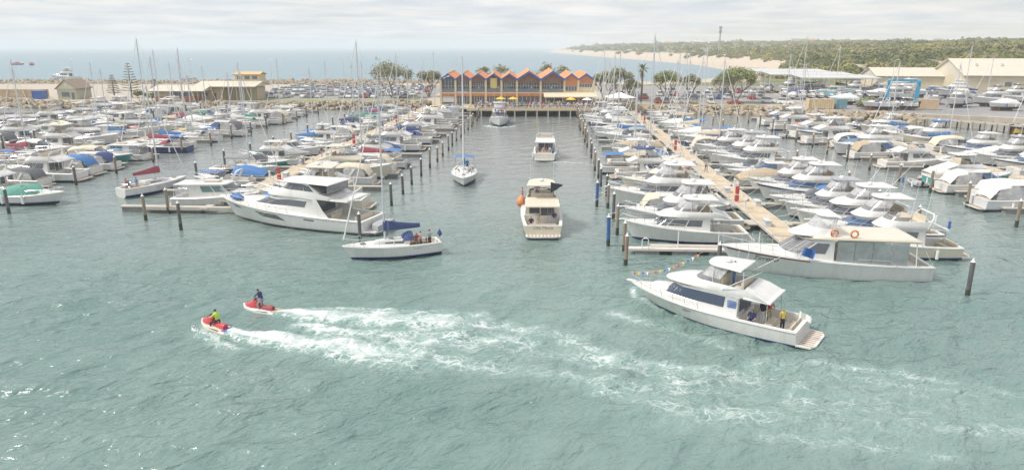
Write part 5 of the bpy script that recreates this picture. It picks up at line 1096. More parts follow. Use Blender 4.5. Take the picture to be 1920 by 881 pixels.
def berth_row(rowname, group, xp, sg, bow_in, y0, n, step, keys, seed, maxL=13.5, start=1, gap=1.5, fixed=None, skip=()):
    global NBOAT
    r = random.Random(seed); y = y0; bag = []
    for i in range(n):
        yy = y + r.uniform(-.2, .2); y += step * (1.0 if i % 2 else .98)
        if i in skip: continue
        key = fixed[i] if fixed and i in fixed else r.choice(keys)
        swap = {}; cw = ''
        if key in ('fb', 'ex1', 'r1', 'r3', 'ex3', 'ex2'): c = r.choice(BOATCOL['canopy']); swap['canopy'] = CAN[c]; cw = c
        if key == 'cb': c = r.choice(BOATCOL['cover']); swap['cover'] = CAN[c]; cw = c
        if key in ('y1', 'y2'): c = r.choice(BOATCOL['sail_cover']); swap['sail_cover'] = CAN[c]; swap['sprayhood'] = CAN[c]; cw = c
        p = PROTO[key]; L = {'fh': 12.2, 'fh2': 13.2, 'fb': 11.4, 'fn': 10.8, 'fc': 12.8, 'sf': 13.4, 'ex1': 10.2, 'ex2': 9.2, 'ex3': 11.6, 'ex4': 8.4, 'y1': 10.4, 'y2': 12.2, 'y3': 8.6, 'r1': 6.4, 'r2': 7.2, 'r3': 6.8, 'cb': 8.6, 'tc': 10.4, 'td': 3.4}[key]
        s = r.uniform(.86, 1.08); L2 = L * s
        if L2 > maxL: s *= maxL / L2; L2 = maxL
        x = xp + sg * (gap + .9 + L2 / 2 + r.uniform(0, .5)); inward = (bow_in if r.random() > .12 else not bow_in)
        ang = math.pi if (sg > 0) == inward else 0.0
        px_, py_ = scr(x, yy, 1)
        if px_ < -90 or px_ > 2010: continue
        d = {'tc': 'square wheelhouse cruiser', 'cb': 'covered motor boat', 'fh2': 'navy-striped hardtop flybridge cruiser', 'sf': 'fishing boat with outriggers'}.get(key, p['desc'])
        if cw: d = {'fb': f'flybridge cruiser with {cw} bridge canopy', 'ex1': f'sports cruiser with {cw} canopy', 'ex2': f'dark-curtained sports cruiser with {cw} canopy', 'ex3': f'hardtop sports cruiser with {cw} canopy', 'r1': f'runabout with {cw} bimini', 'r3': f'runabout under {cw} cover', 'cb': f'motor boat under {cw} cover', 'y1': f'yacht with {cw} sail cover', 'y2': f'tall yacht with {cw} sail cover'}[key]
        if r.random() < .14 and key not in ('fh2',): hc = r.choice(['navy', 'grey', 'cream', 'teal']); swap['hull'] = dict(navy=STRIPE_N, grey=GELG, cream=GEL2, teal=STRIPE_T)[hc]; d = f'{hc}-hulled ' + d
        spawn(key, x, yy, ang + R(r.uniform(-1.6, 1.6)), f'{d}, {ordinal(start + i)} from near end, {rowname}', group, s, r.uniform(-.03, .03), swap)
        NBOAT += 1
        o_ = LAST[0]; ml = mooring(key, L); mo = bpy.data.objects.new('mooring_line', ml); col.objects.link(mo); mo.parent = o_
        if key in ('fn', 'ex4', 'ex1', 'tc', 'y3') and r.random() < .3:
            kc = r.choice(['red', 'orange', 'yellow', 'green', 'blue']); kx, ky, kz = on(o_, L * .22, .3, 1.95 if key != 'y3' else 1.6); ko = bpy.data.objects.new('kayak', KAYM[kc]); col.objects.link(ko); ko.location = (kx, ky, kz); ko.rotation_euler = (0, 0, ang + r.uniform(-.3, .3)); tag(ko, f'{kc} kayak on the foredeck of the {ordinal(start + i)} from near end, {rowname}', 'kayak', 'kayaks on foredecks')
        if key in ('fh', 'fc', 'sf') and r.random() < .22:
            o = spawn('td', x - math.cos(ang) * (L2 / 2 + 1.6), yy, ang + R(90), f'grey dinghy tied behind the {ordinal(start + i)} boat from near end, {rowname}', 'dinghies tied to boats')
FLY = ['fh', 'fh', 'fb', 'fh2', 'fn', 'fc', 'sf', 'ex3', 'ex1', 'ex2']
MIX = ['fh', 'fb', 'fn', 'ex1', 'ex2', 'ex3', 'ex4', 'y1', 'y1', 'r2', 'cb', 'tc', 'r1', 'cb', 'y3']
SML = ['r1', 'r2', 'r3', 'cb', 'ex4', 'ex2', 'y3', 'ex1', 'cb', 'y1']
SAIL = ['y1', 'y1', 'y2', 'y3', 'ex1', 'fb', 'cb', 'fn']
G_ = 'boats berthed along the jetties'
berth_row("right jetty's channel side", G_, 22.6, -1, False, 70.0, 27, 4.55, MIX, 11, 13.0, 2, fixed={0: 'fh', 1: 'ex3', 2: 'fh', 3: 'ex2', 4: 'fc', 5: 'ex4', 6: 'fb', 7: 'y2', 8: 'fh', 9: 'ex4', 10: 'r3', 11: 'y1', 12: 'cb', 13: 'y3', 14: 'r1', 16: 'y2', 18: 'y1', 21: 'y1', 23: 'y1', 25: 'y2'})
berth_row("right jetty's right side", G_, 22.6, 1, True, 60.8, 28, 4.6, FLY + MIX, 12, 12.4, 2, fixed={0: 'fn', 1: 'fh2', 2: 'sf', 3: 'fb', 4: 'ex1', 5: 'fh2', 6: 'fh', 7: 'cb', 8: 'ex3', 9: 'ex4', 10: 'fh', 11: 'fb', 12: 'ex1', 13: 'fh', 14: 'ex2', 15: 'y1', 17: 'y2', 18: 'cb', 19: 'y1', 21: 'y2', 23: 'y1', 25: 'y1'})
berth_row("left jetty's channel side", G_, -37.0, 1, True, 77.0, 27, 4.6, MIX, 13, 14.0, 2, fixed={0: 'fc', 1: 'fh', 2: 'r2', 3: 'ex1', 4: 'fc', 5: 'ex3', 6: 'y2', 7: 'fb', 8: 'ex2', 9: 'cb', 10: 'fn', 12: 'y1', 13: 'cb', 15: 'y1', 19: 'y1', 22: 'y2'})
berth_row("left jetty's left side", G_, -37.0, -1, True, 83.5, 25, 4.6, MIX, 14, 9.8, 2, fixed={0: 'r3', 1: 'ex4', 2: 'cb', 3: 'y1', 4: 'ex4', 5: 'fn', 6: 'cb', 7: 'tc', 8: 'r1', 9: 'y1', 11: 'y2', 15: 'y1', 17: 'y1', 18: 'y1', 20: 'y1', 21: 'y2'})
berth_row("left group's channel side", G_, -79.5, 1, True, 82.0, 25, 4.6, MIX, 15, 12.5, 1, fixed={0: 'fn', 1: 'ex1', 2: 'fn', 3: 'ex1', 4: 'ex3', 5: 'ex1', 6: 'tc', 8: 'y2', 9: 'y1', 11: 'y2', 14: 'ex2', 20: 'cb'})
berth_row("left group's shore side", G_, -79.5, -1, True, 94.0, 22, 4.7, MIX, 16, 12.0, 1, fixed={3: 'y1', 8: 'y1', 12: 'y2', 16: 'y1'})
berth_row("outer left jetty, right side", G_, -113.0, 1, True, 118.0, 17, 4.8, FLY + ['y1', 'tc'], 17, 13.0, 1)
berth_row("outer left jetty, left side", G_, -113.0, -1, True, 140.0, 12, 4.8, FLY + ['y1'], 18, 13.0, 1)
berth_row("far right jetty's left side", G_, 64.5, -1, True, 71.2, 23, 4.65, MIX + FLY, 19, 13.0, 1, fixed={0: 'ex3', 1: 'cb', 2: 'ex3', 3: 'ex1', 4: 'ex3', 5: 'fh', 6: 'cb', 7: 'r2', 8: 'fn', 9: 'r2', 12: 'cb'})
berth_row("far right jetty's right side", G_, 64.5, 1, True, 83.3, 18, 4.7, FLY + MIX, 20, 11.0, 1, fixed={2: 'y2', 5: 'fh2', 6: 'fb', 10: 'y1', 14: 'y1'})
# piles along the outer ends of the berths
def pile_line(x, y0, y1, step, kinds, rowname, jx=.3):
    y = y0; i = 1
    while y < y1:
        if -20 < scr(x, y, 1)[0] < 1940:
            k = rng.choice(kinds); pile(k, x + rng.uniform(-jx, jx), y, f"{dict(timber='brown timber', dark='dark timber', blue='blue sleeved')[k]} pile with white cap, {ordinal(i)} from near end, {rowname}", 'mooring piles along the berths', rng.uniform(.85, 1.1), True); i += 1
        y += step * rng.uniform(.9, 1.1)
pile_line(7.0, 66.5, 196, 6.2, ['timber', 'timber', 'dark'], 'right edge of central channel')
pile_line(37.4, 69.5, 190, 9.2, ['timber'], 'outer berths right of right jetty')
pile_line(-18.6, 78, 198, 6.4, ['timber', 'dark'], 'left edge of central channel')
pile_line(-49.4, 92.0, 200, 9.2, ['timber', 'dark'], 'right edge of left channel')
pile_line(-64.6, 88, 196, 9.2, ['dark', 'timber'], 'left edge of left channel')
pile_line(-95.0, 112, 198, 9.2, ['dark'], 'shore side of left group')
pile_line(-99.0, 118, 198, 8.2, ['dark'], 'right ends of outermost left berths')
pile_line(48.8, 72, 184, 8.4, ['dark', 'timber', 'timber'], 'left ends of far right berths')
for k, x, y, lb in (('timber', -43.6, 69.4, 'brown pile at the left end of the near left finger beam'), ('timber', -43.0, 72.9, 'brown pile behind the near left finger beam'), ('dark', -37.8, 65.9, 'dark white-capped pile before the bow of the big motor yacht'), ('dark', -18.1, 62.3, 'dark pile beside the stern of the big motor yacht'), ('dark', -60.8, 71.6, 'dark pile at the left edge beside the green-covered runabout'),
                ('timber', 6.6, 56.2, 'brown pile at the near end of the white finger, right of the channel'), ('blue', 5.6, 62.2, 'dark blue sleeved pile at the near right channel corner'), ('dark', 13.8, 53.6, 'dark white-capped pile between the fishing boat and the charter boat'), ('timber', 6.9, 60.6, 'short brown pile behind the white finger'), ('dark', 31.4, 50.0, 'dark pile off the stern of the charter boat'), ('blue', 5.6, 79.0, 'bright blue sleeved pile on the right edge of the channel')):
    pile(k, x, y, lb, None, 1.0 if k != 'blue' else 1.1)
fb_ = MB(); fb_.box(-45.6, -34.9, 72.8, 73.5, .25, .62); structure(fb_.build('finger_beam', PONT, smooth=0)); tag(bpy.data.objects['finger_beam'], 'pale floating finger beam in front of the displacement cruiser', 'pontoon'); del bpy.data.objects['finger_beam']['kind']
fr = empty('finger_pontoon', (7.2, 59.9, 0)); mb = MB(); mb.box(0, 14.2, -.4, .4, .3, .5); mb.build('deck', mat('pink_white_pontoon', (.62, .57, .53), .8, .1, 1), fr, 0)
mb = MB(); [mb.box(.6 + 3.3 * k, 2.8 + 3.3 * k, -.36, .36, -.4, .3) for k in range(4)]; mb.build('float', FLOATM, fr, 0)
mb = MB(); mb.tube([(1.2, -.3, .5), (1.2, -.3, 1.35), (1.35, -.3, 1.45), (1.6, -.3, 1.45), (1.75, -.3, 1.35), (1.75, -.3, .5)], .05, 6); mb.build('ladder_hoop', WHITEP, fr)
for k in range(3): mb = MB(); mb.tube([(4.5 + 3.6 * k, .3, .5), (4.5 + 3.6 * k, .3, 2.0)], .045, 6); mb.build('mooring_post', WHITEP, fr)
tag(fr, 'pale finger pontoon with white posts in front of the moored sport fishing boat', 'pontoon')
# red fire hose cabinets on the jetties
for x, y, lb in ((-36.1, 88.2, 'near end of the left jetty'), (-36.1, 124, 'middle of the left jetty'), (-36.1, 160, 'far part of the left jetty'), (21.6, 78.4, 'near end of the right jetty'), (21.6, 119, 'middle of the right jetty'), (21.6, 160, 'far part of the right jetty')):
    r = empty('fire_hose_post', (x, y, .78)); r.scale = (.8, .8, .95); mb = MB(); mb.slab(-.28, .28, .25, .25, .1, .85, .15, 0, .02, .9); mb.build('lower_cabinet', REDP, r); mb = MB(); mb.slab(-.26, .26, .23, .23, 1.0, 1.9, .15, 0, .06, .8); mb.build('hose_reel_cover', REDP, r); mb = MB(); mb.box(-.24, .24, -.2, .2, .0, .1); mb.box(-.22, .22, -.2, .2, .85, 1.0); mb.build('white_band', WHITEP, r)
    tag(r, f'red fire hose post with white band at the {lb}', 'fire hose', 'fire hose posts on the jetties')
for k, (x, y, sh_) in enumerate(((22.3, 98, 'tan'), (23.0, 131, 'white'), (22.4, 171, 'navy'), (22.8, 182, 'red'), (-36.8, 108, 'navy'), (-37.3, 100.5, 'white'), (-37.0, 150, 'blue'), (-36.7, 186, 'pink'))):
    person(('walk', 'stand')[k % 2], x, y, .78, R(90 if k % 2 else -90), sh_, 'navy' if sh_ != 'navy' else 'tan', f"person in {sh_} {'walking' if k % 2 == 0 else 'standing'} on the {'right' if x > 0 else 'left'} jetty")
DBX = MB(); DBX.box(-.55, .55, -.3, .3, 0, .5, 0, .02, .02); DBX.slab(-.6, .6, .34, .34, .5, .64, .1, 0, .05, .85); DBXM = DBX.mesh('dock_box', GELG)
for xp_, y0_, y1_, nm_ in ((22.6, 66, 190, 'right jetty'), (-37.0, 82, 200, 'left jetty')):
    for k in range(13):
        o = bpy.data.objects.new('dock_box', DBXM); col.objects.link(o); o.location = (xp_ + (.82 if k % 2 else -.82), y0_ + (y1_ - y0_) * (k + rng.uniform(-.2, .2)) / 13, .775); o.rotation_euler = (0, 0, math.pi / 2); tag(o, f'pale grey dock box on the {nm_}, {ordinal(k + 1)} from near end', 'dock box', 'dock boxes on the jetties')
# boats at sea beyond the breakwater
spawn('y1', -208, 392, R(20), 'white yacht anchored off the breakwater behind the far left buildings', None, .8, 0, {'sail_cover': CAN['cream']})
spawn('y1', -258, 1030, R(70), 'tiny yacht far out at sea left of the gabled clubhouse', None, 1.2, 0, {'sail_cover': CAN['navy']})
spawn('fh', -279, 388, R(185), 'large white motor boat at sea behind the gabled cottage', None, 1.35)
for k, (x, y) in enumerate(((-556, 705), (-528, 688))): spawn('r3', x, y, R(30 + 90 * k), f"{('left', 'right')[k]} of two dark red boats far out at sea on the left", 'small boats far out at sea', 1.6, 0, {'canopy': CAN['maroon'], 'hull': STRIPE_M})
# ================================================================== CLUBHOUSE
CREAM = mat('cream_render', (.66, .55, .38), .85, .06, .5); TERRA = mat('terracotta_panel', (.50, .19, .09), .85, .10, .6, rgb2=(.58, .25, .12)); TILE = mat('orange_roof_tile', (.66, .26, .10), .85, .14, .9, rgb2=(.74, .34, .15), bump=.4, bscale=7)
SHING = mat('brown_shingle', (.30, .19, .14), .9, .2, 2.5); FASC = mat('blue_fascia', (.06, .12, .40), .6, .08, 1); FRAMEW = mat('white_frame', (.72, .72, .70), .5); GLB = mat('club_glass', (.12, .14, .165), .08, .4, .8, spec=.8); DECKW = mat('club_deck_boards', (.46, .35, .23), .85, .15, .8); CREAMT = mat('awning_cream', (.70, .60, .44), .8, .05, .5)
club = empty('clubhouse', (-31.6, 198.6, QZ - .1), YAW); tag(club, 'two-storey clubhouse with a row of orange gables and blue fascias facing the channel', 'building')
def cb(name, m, *a, smooth=0, par=None): mb = MB(); mb.box(*a); return mb.build(name, m, par or club, smooth)
EDG = [0, 4.25, 8.55, 12.95, 17.45, 21.9, 28.7, 35.5, 39.5, 43.9]; DEP = 24.0; EAV = 7.35; FLO = 3.55
cb('wall', CREAM, 0, 43.9, 1.6, DEP, 0, EAV - .4); cb('floor_band', CREAM, 0, 43.9, -.05, 1.6, FLO - .35, FLO)
for i, x in enumerate(EDG):
    if i in (8,): h = EAV
    cb('column', CREAM, x - .28, x + .28, -.12, 1.62, 0, EAV + .1)
for i in range(9):
    x0, x1 = EDG[i], EDG[i + 1]; xm = (x0 + x1) / 2; big = i in (5, 6); pk = EAV + (2.15 if big else 1.5); fw = .66 if big else .46; ov = .45 if big else .2
    # roof: two tiled slopes running back from the gable
    rf = MB(); e0, e1 = x0 - .02, x1 + .02; pb = pk + .1
    rf.loft([[(e0, -ov, EAV), (xm, -ov, pk), (e1, -ov, EAV)], [(e0, DEP, EAV + .1), (xm, DEP, pb), (e1, DEP, EAV + .1)], [(e0, DEP, EAV - .1), (xm, DEP, pb - .18), (e1, DEP, EAV - .1)], [(e0, -ov, EAV - .18), (xm, -ov, pk - .18), (e1, -ov, EAV - .18)]], 0, False); r_ = rf.build('roof', TILE, club, 0)
    rc_ = MB(); rc_.tube([(xm, -ov, pk + .05), (xm, DEP, pb + .05)], .12, 6); rc_.build('ridge_cap', mat('pale_ridge', (.72, .42, .26), .8), r_)
    fa_ = MB(); y = -ov - .05
    for a, b in (((e0, EAV + .03), (xm, pk + .03)), ((xm, pk + .03), (e1, EAV + .03))):
        fa_.loft([[(a[0], y, a[1]), (b[0], y, b[1])], [(a[0], y, a[1] - fw), (b[0], y, b[1] - fw)], [(a[0], y + .12, a[1] - fw), (b[0], y + .12, b[1] - fw)]], 0, False)
    fa_.build('fascia', FASC, r_, 0)
    g = MB(); gz = EAV - (.9 if not big else 1.2); yy = .9 if i < 7 else .0
    if i == 0: g = None
    if g:
        if i >= 7: gz = 5.35 if i == 7 else 6.0
        g.add([(x0 + .28, yy, gz), (x1 - .28, yy, gz), (x1 - .28, yy, EAV - .1), (xm, yy, pk - .1), (x0 + .28, yy, EAV - .1)], [(0, 1, 2, 3, 4)]); g.build('gable_panel', SHING if i < 7 else TERRA, club, 0)
    # upper storey glazing
    if i == 0: zb, zt, ng = FLO + .1, EAV + .6, 4
    elif i < 7: zb, zt, ng = FLO + .1, gz - .03, 6 if not big else 8
    elif i == 7: zb, zt, ng = FLO + .35, gz - .03, 4
    else: zb, zt, ng = 5.0, gz - .03, 5
    wy = 1.2 if i < 7 else .06
    for k in range(ng):
        a = x0 + .34 + (x1 - x0 - .68) * k / ng; b = x0 + .34 + (x1 - x0 - .68) * (k + 1) / ng - .09
        if i == 3 and k in (2, 3): continue
        w_ = cb('window', GLB, a, b, wy, wy + .05, zb, zt if i else zt - .9 * abs((a + b) / 2 - xm) / 2.1)
        cb('frame', FRAMEW, b + .005, b + .085, wy - .04, wy + .06, zb, zt if i else zt - .9, par=w_)
    cb('transom', FRAMEW, x0 + .3, x1 - .3, wy - .05, wy + .03, zb + 1.55 if i < 7 else zt - .06, zb + 1.63 if i < 7 else zt)
    if i == 3: cb('yellow_blind', mat('yellow_blind', (.70, .60, .24), .8, .05, 1), xm - .95, xm + .95, .3, .36, FLO + 1.1, EAV + .15)
    if i < 7:
        rl = MB()
        rl.box(x0 + .28, x1 - .28, -.06, -.02, FLO + .95, FLO + 1.0)
        for k in range(12): a = x0 + .35 + (x1 - x0 - .7) * k / 11; rl.box(a - .02, a + .02, -.06, -.02, FLO, FLO + .95)
        rl.build('balcony_rail', mat('grey_rail', (.30, .32, .36), .5), club, 0)
        cb('balcony_glass', mat('balcony_glass', (.30, .36, .40), .1, spec=.7, alpha=.55), x0 + .3, x1 - .3, .0, .02, FLO + .1, FLO + .9)
        q = cb('terracotta_band', TERRA, x0 + .29, x1 - .29, -.02, .1, FLO - 1.15, FLO - .36)
        em = MB(); em.disc((xm, -.05, FLO - .75), .17, .05, 12, 0, 'y'); em.build('emblem', YELLOW, q)
        n = 1 if i == 0 else 5
        for k in range(n):
            a = x0 + .4 + (x1 - x0 - .8) * k / n; b = a + (x1 - x0 - .8) / n - .1
            w_ = cb('window' if i else 'roller_door', GLB if i else FRAMEW, a, b, .3, .36, .25 if k in (1, 2, 3) else .75, FLO - 1.2); cb('frame', FRAMEW, b + .005, b + .095, .26, .37, .2, FLO - 1.2, par=w_)
        cb('plinth', CREAM, x0 + .29, x1 - .29, .2, .42, 0, .24)
cb('end_wall', CREAM, 35.6, 43.9, .1, 1.6, 0, 5.0); aw = MB(); aw.loft([[(29.5, -.05, FLO - .1), (44.5, -.05, FLO - .1)], [(29.5, -4.6, FLO - .95), (44.5, -4.6, FLO - .95)], [(29.5, -4.6, FLO - 1.2), (44.5, -4.6, FLO - 1.2)]], 0, False); aw.build('awning', CREAMT, club, 0)
for k in range(7): mb = MB(); mb.tube([(30 + 2.35 * k, -4.4, 0), (30 + 2.35 * k, -4.4, FLO - 1.0)], .06, 6); mb.build('awning_post', FRAMEW, club)
for k in range(12): cb('window', GLB, 30 + 1.15 * k, 31.05 + 1.15 * k, .0, .06, .9, 2.4)
# lettering-like emblem is left plain; marquee tent at the right end of the terrace
mq = empty('marquee', (19.5, 197.5, QZ - .1), YAW); mb = MB(); mb.loft([[(-4, -4, 2.5), (4, -4, 2.5), (4, 4, 2.5), (-4, 4, 2.5)], [(-1.8, -1.8, 3.1), (1.8, -1.8, 3.1), (1.8, 1.8, 3.1), (-1.8, 1.8, 3.1)], [(-.1, -.1, 3.9), (.1, -.1, 3.9), (.1, .1, 3.9), (-.1, .1, 3.9)]], 0, True, False, True); mb.build('tent_roof', CAN['white'], mq, 0)
for x in (-3.9, 3.9):
    for y in (-3.9, 3.9): mb = MB(); mb.tube([(x, y, 0), (x, y, 2.6)], .05, 6); mb.build('tent_pole', WHITEP, mq)
tag(mq, 'white peaked marquee tent beside the right end of the clubhouse', 'tent')
# over-water terrace
ter = empty('terrace_deck', (-31.6, 198.6, 0), YAW); tag(ter, 'timber terrace deck on pale piles over the water before the clubhouse', 'deck')
for k in range(48):
    x = 8.6 + .78 * k; mb = MB(); mb.box(x, x + .765, -14.4, -.13, QZ - .22, QZ - .06 + .004 * (k % 3)); mb.build('deck_board', DECKW, ter, 0)
mb = MB(); mb.box(8.3, 46.3, -14.62, -14.4, QZ - .5, QZ + .16); mb.build('edge_beam', CREAM, ter, 0)
mb = MB(); mb.box(8.3, 8.58, -14.4, 0, QZ - .5, QZ + .1); mb.build('edge_beam', CREAM, ter, 0)
for k in range(13):
    for j in range(3): mb = MB(); mb.tube([(9.2 + 3.0 * k, -14.2 + 4.6 * j, -3), (9.2 + 3.0 * k, -14.2 + 4.6 * j, QZ - .22)], .17, 8); mb.build('pile', FRAMEW if j == 0 else CONC, ter)
rl = MB()
for k in range(26): rl.box(8.7 + 1.5 * k, 8.76 + 1.5 * k, -14.3, -14.24, QZ - .05, QZ + 1.0)
rl.box(8.6, 46.2, -14.30, -14.24, QZ + 1.0, QZ + 1.05); rl.box(8.6, 46.2, -14.29, -14.25, QZ + .5, QZ + .53); rl.build('handrail', WHITEP, ter, 0)
sheet('promenade', [(-34.5, 199.5), (-22.6, 190), (-22.6, 199.2)], QZ - .07, CONC, .5)
def parasol(x, y, m, lb):
    r = empty('parasol', (x, y, QZ - .05)); mb = MB(); mb.tube([(0, 0, 0), (0, 0, 2.5)], .03, 6); mb.build('pole', WHITEP, r); mb = MB(); n = 8
    mb.loft([[(1.55 * math.cos(2 * math.pi * k / n), 1.55 * math.sin(2 * math.pi * k / n), 2.0) for k in range(n)], [(.8 * math.cos(2 * math.pi * k / n), .8 * math.sin(2 * math.pi * k / n), 2.36) for k in range(n)], [(.03 * math.cos(2 * math.pi * k / n), .03 * math.sin(2 * math.pi * k / n), 2.62) for k in range(n)]], 0, True, False, True); mb.build('canopy', m, r, 0); tag(r, lb, 'parasol', 'parasols on the club terrace')
def tw(x, y): c, s = math.cos(YAW), math.sin(YAW); return (-31.6 + x * c - y * s, 198.6 + x * s + y * c)
for x, y, m, lb in ((17.3, -5, YELLOW, 'yellow parasol on the terrace, leftmost of the four'), (20.8, -5.2, YELLOW, 'yellow parasol, second from the left on the terrace'), (36.8, -7.5, YELLOW, 'yellow parasol in front of the cream awning'), (41.2, -8.5, CAN['white'], 'white parasol in front of the cream awning, rightmost of the four')):
    parasol(*tw(x, y), m, lb)
# people on the terrace
pr = random.Random(5); n = 0; spots = []
for row_, (yy, cnt) in enumerate(((-13.4, 58), (-11.2, 50), (-8.6, 42), (-5.6, 30))):
    for k in range(cnt):
        x = 10.2 + (35.2 if row_ < 3 else 34) * (k + pr.uniform(.1, .9)) / cnt
        a, b = tw(x, yy + pr.uniform(-.7, .7)); sh_ = pr.choice(['white', 'white', 'blue', 'navy', 'pink', 'red', 'grey', 'purple', 'black', 'tan', 'teal', 'white', 'green']); lg = pr.choice(['navy', 'tan', 'black', 'grey', 'blue'])
        person(pr.choice(['stand', 'chat', 'chat', 'walk', 'sit']), a, b, QZ - .055, pr.uniform(0, 6.28), sh_, lg, f'person in {sh_} top and {lg} trousers, {ordinal(k + 1)} from left, {("front", "second", "third", "back")[row_]} row on club terrace', 'crowd on the club terrace', HAIR2 if pr.random() < .3 else HAIR, pr.uniform(.93, 1.05))
for k in range(14):
    x = 1.5 + 1.0 * k + (10 if k > 9 else 0); a, b = tw(9.0 + 1.9 * k, .45); sh_ = pr.choice(['white', 'navy', 'red', 'grey', 'blue', 'black'])
    person('stand', a, b, QZ - .1 + FLO, R(-90 + pr.uniform(-40, 40)), sh_, 'navy', f'person in {sh_} on the clubhouse balcony, {ordinal(k + 1)} from left', 'people on the clubhouse balcony')
for k in range(10):
    a = 16 + 2.6 * k + pr.uniform(-.8, .8); sh_ = pr.choice(['white', 'navy', 'red', 'tan', 'blue', 'black'])
    person(pr.choice(['walk', 'stand']), a, 200.4 + pr.uniform(-.6, .6), QZ - .12, pr.uniform(0, 6.28), sh_, 'grey', f'person in {sh_} on the shore path right of the marquee, {ordinal(k + 1)} from left', 'people on the right shore path')

# ================================================================== OTHER BUILDINGS
ROOFB = mat('brown_roof', (.34, .26, .20), .85, .1, 1); BEIGE = mat('beige_wall', (.56, .47, .33), .85, .08, .5); TANW = mat('tan_container', (.48, .36, .24), .7, .12, 1); ROOFC = mat('cream_metal_roof', (.62, .57, .47), .6, .06, .3); PALEG = mat('pale_green_wall', (.44, .44, .32), .85, .08, .5)
def bld(name, x, y, rz, label): o = empty(name, (x, y, QZ - .12), rz); tag(o, label, 'building'); return o
def bx(root, name, m, *a): mb = MB(); mb.box(*a); return mb.build(name, m, root, 0)
def gable_roof(root, x0, x1, y0, y1, ze, zp, m, axis='y', ov=.5, name='roof'):
    mb = MB()
    if axis == 'y': xm = (x0 + x1) / 2; P = [(x0 - ov, ze), (xm, zp), (x1 + ov, ze)]; mb.loft([[(a, y0 - ov, z) for a, z in P], [(a, y1 + ov, z) for a, z in P], [(a, y1 + ov, z - .2) for a, z in P], [(a, y0 - ov, z - .2) for a, z in P], [(a, y0 - ov, z) for a, z in P]], 0, False); mb.add([(x0, y0, ze - .1), (x1, y0, ze - .1), (xm, y0, zp - .3)], [(0, 1, 2)]); mb.add([(x0, y1, ze - .1), (x1, y1, ze - .1), (xm, y1, zp - .3)], [(2, 1, 0)])
    else: ym = (y0 + y1) / 2; P = [(y0 - ov, ze), (ym, zp), (y1 + ov, ze)]; mb.loft([[(x0 - ov, a, z) for a, z in P], [(x1 + ov, a, z) for a, z in P], [(x1 + ov, a, z - .2) for a, z in P], [(x0 - ov, a, z - .2) for a, z in P], [(x0 - ov, a, z) for a, z in P]], 0, False); mb.add([(x0, y0, ze - .1), (x0, y1, ze - .1), (x0, ym, zp - .3)], [(2, 1, 0)]); mb.add([(x1, y0, ze - .1), (x1, y1, ze - .1), (x1, ym, zp - .3)], [(0, 1, 2)])
    return mb.build(name, m, root, 0)
c = bld('cottage', -153.0, 212, R(3), 'small pale cottage with steep gable at the far left shore')
bx(c, 'wall', PALEG, -3, 3, 0, 8, 0, 3.4); gw = MB(); gw.add([(-3, -.01, 3.4), (3, -.01, 3.4), (0, -.01, 6.0)], [(0, 1, 2)]); gw.build('gable_wall', mat('cream_gable', (.66, .62, .46), .8), c, 0); gable_roof(c, -3, 3, 0.1, 8, 3.4, 6.3, ROOFB); mb = MB(); mb.disc((0, -.04, 4.6), .45, .06, 14, 0, 'y'); mb.build('round_vent', FRAMEW, c); bx(c, 'window', GLB, -1.6, .9, -.04, 0, .9, 2.3); bx(c, 'door', GLB, 1.5, 2.4, -.04, 0, 0, 2.2)
c = bld('low_building', -115.0, 206, R(2), 'low building with pale roof over a terracotta lower wall on the left shore')
bx(c, 'lower_wall', TERRA, -6, 6, 0, 8, 0, 1.5); bx(c, 'upper_wall', BEIGE, -5.98, 5.98, .02, 7.98, 1.5, 3.2)
for k in range(5): bx(c, 'window', GLB, -1.0 + 1.35 * k, .1 + 1.35 * k, -.03, .03, 1.6, 2.8)
gable_roof(c, -6.4, 9.5, -1.2, 9, 3.25, 4.6, ROOFC, 'x')
for k in range(3): mb = MB(); mb.tube([(6.6 + 1.4 * k, -1, 0), (6.6 + 1.4 * k, -1, 3.1)], .08, 6); mb.build('verandah_post', FRAMEW, c)
c = bld('harbour_building', -101.0, 212, R(2), 'yellow harbour building with an upper lookout storey on the left shore')
bx(c, 'wall', mat('yellow_wall', (.60, .51, .34), .85, .06, .5), -9, -1.5, 0, 11, 0, 4.2); bx(c, 'open_side_wall', BEIGE, -1.5, 8, 4, 11, 0, 3.9); gable_roof(c, -9.5, 9.2, -1.5, 12, 4.3, 5.7, ROOFC, 'x'); bx(c, 'lookout_storey', mat('yellow_wall', (.60, .51, .34), .85), .5, 8.5, 5.5, 11, 4.6, 7.7); gable_roof(c, .5, 8.5, 5.5, 11, 7.7, 8.5, mat('ochre_roof', (.62, .44, .22), .8), 'x', .4)
for k in range(3): bx(c, 'window', GLB, 1.4 + 2.4 * k, 3.0 + 2.4 * k, 5.44, 5.5, 6.2, 7.2)
bx(c, 'door', GLB, -4.5, -3.4, -.04, .0, 0, 2.2); bx(c, 'window', GLB, -7.4, -6.2, -.04, .0, 1.4, 2.4)
for k in range(5): mb = MB(); mb.tube([(-1.2 + 2.3 * k, -1, 0), (-1.2 + 2.3 * k, -1, 4.1)], .09, 6); mb.build('verandah_post', FRAMEW, c)
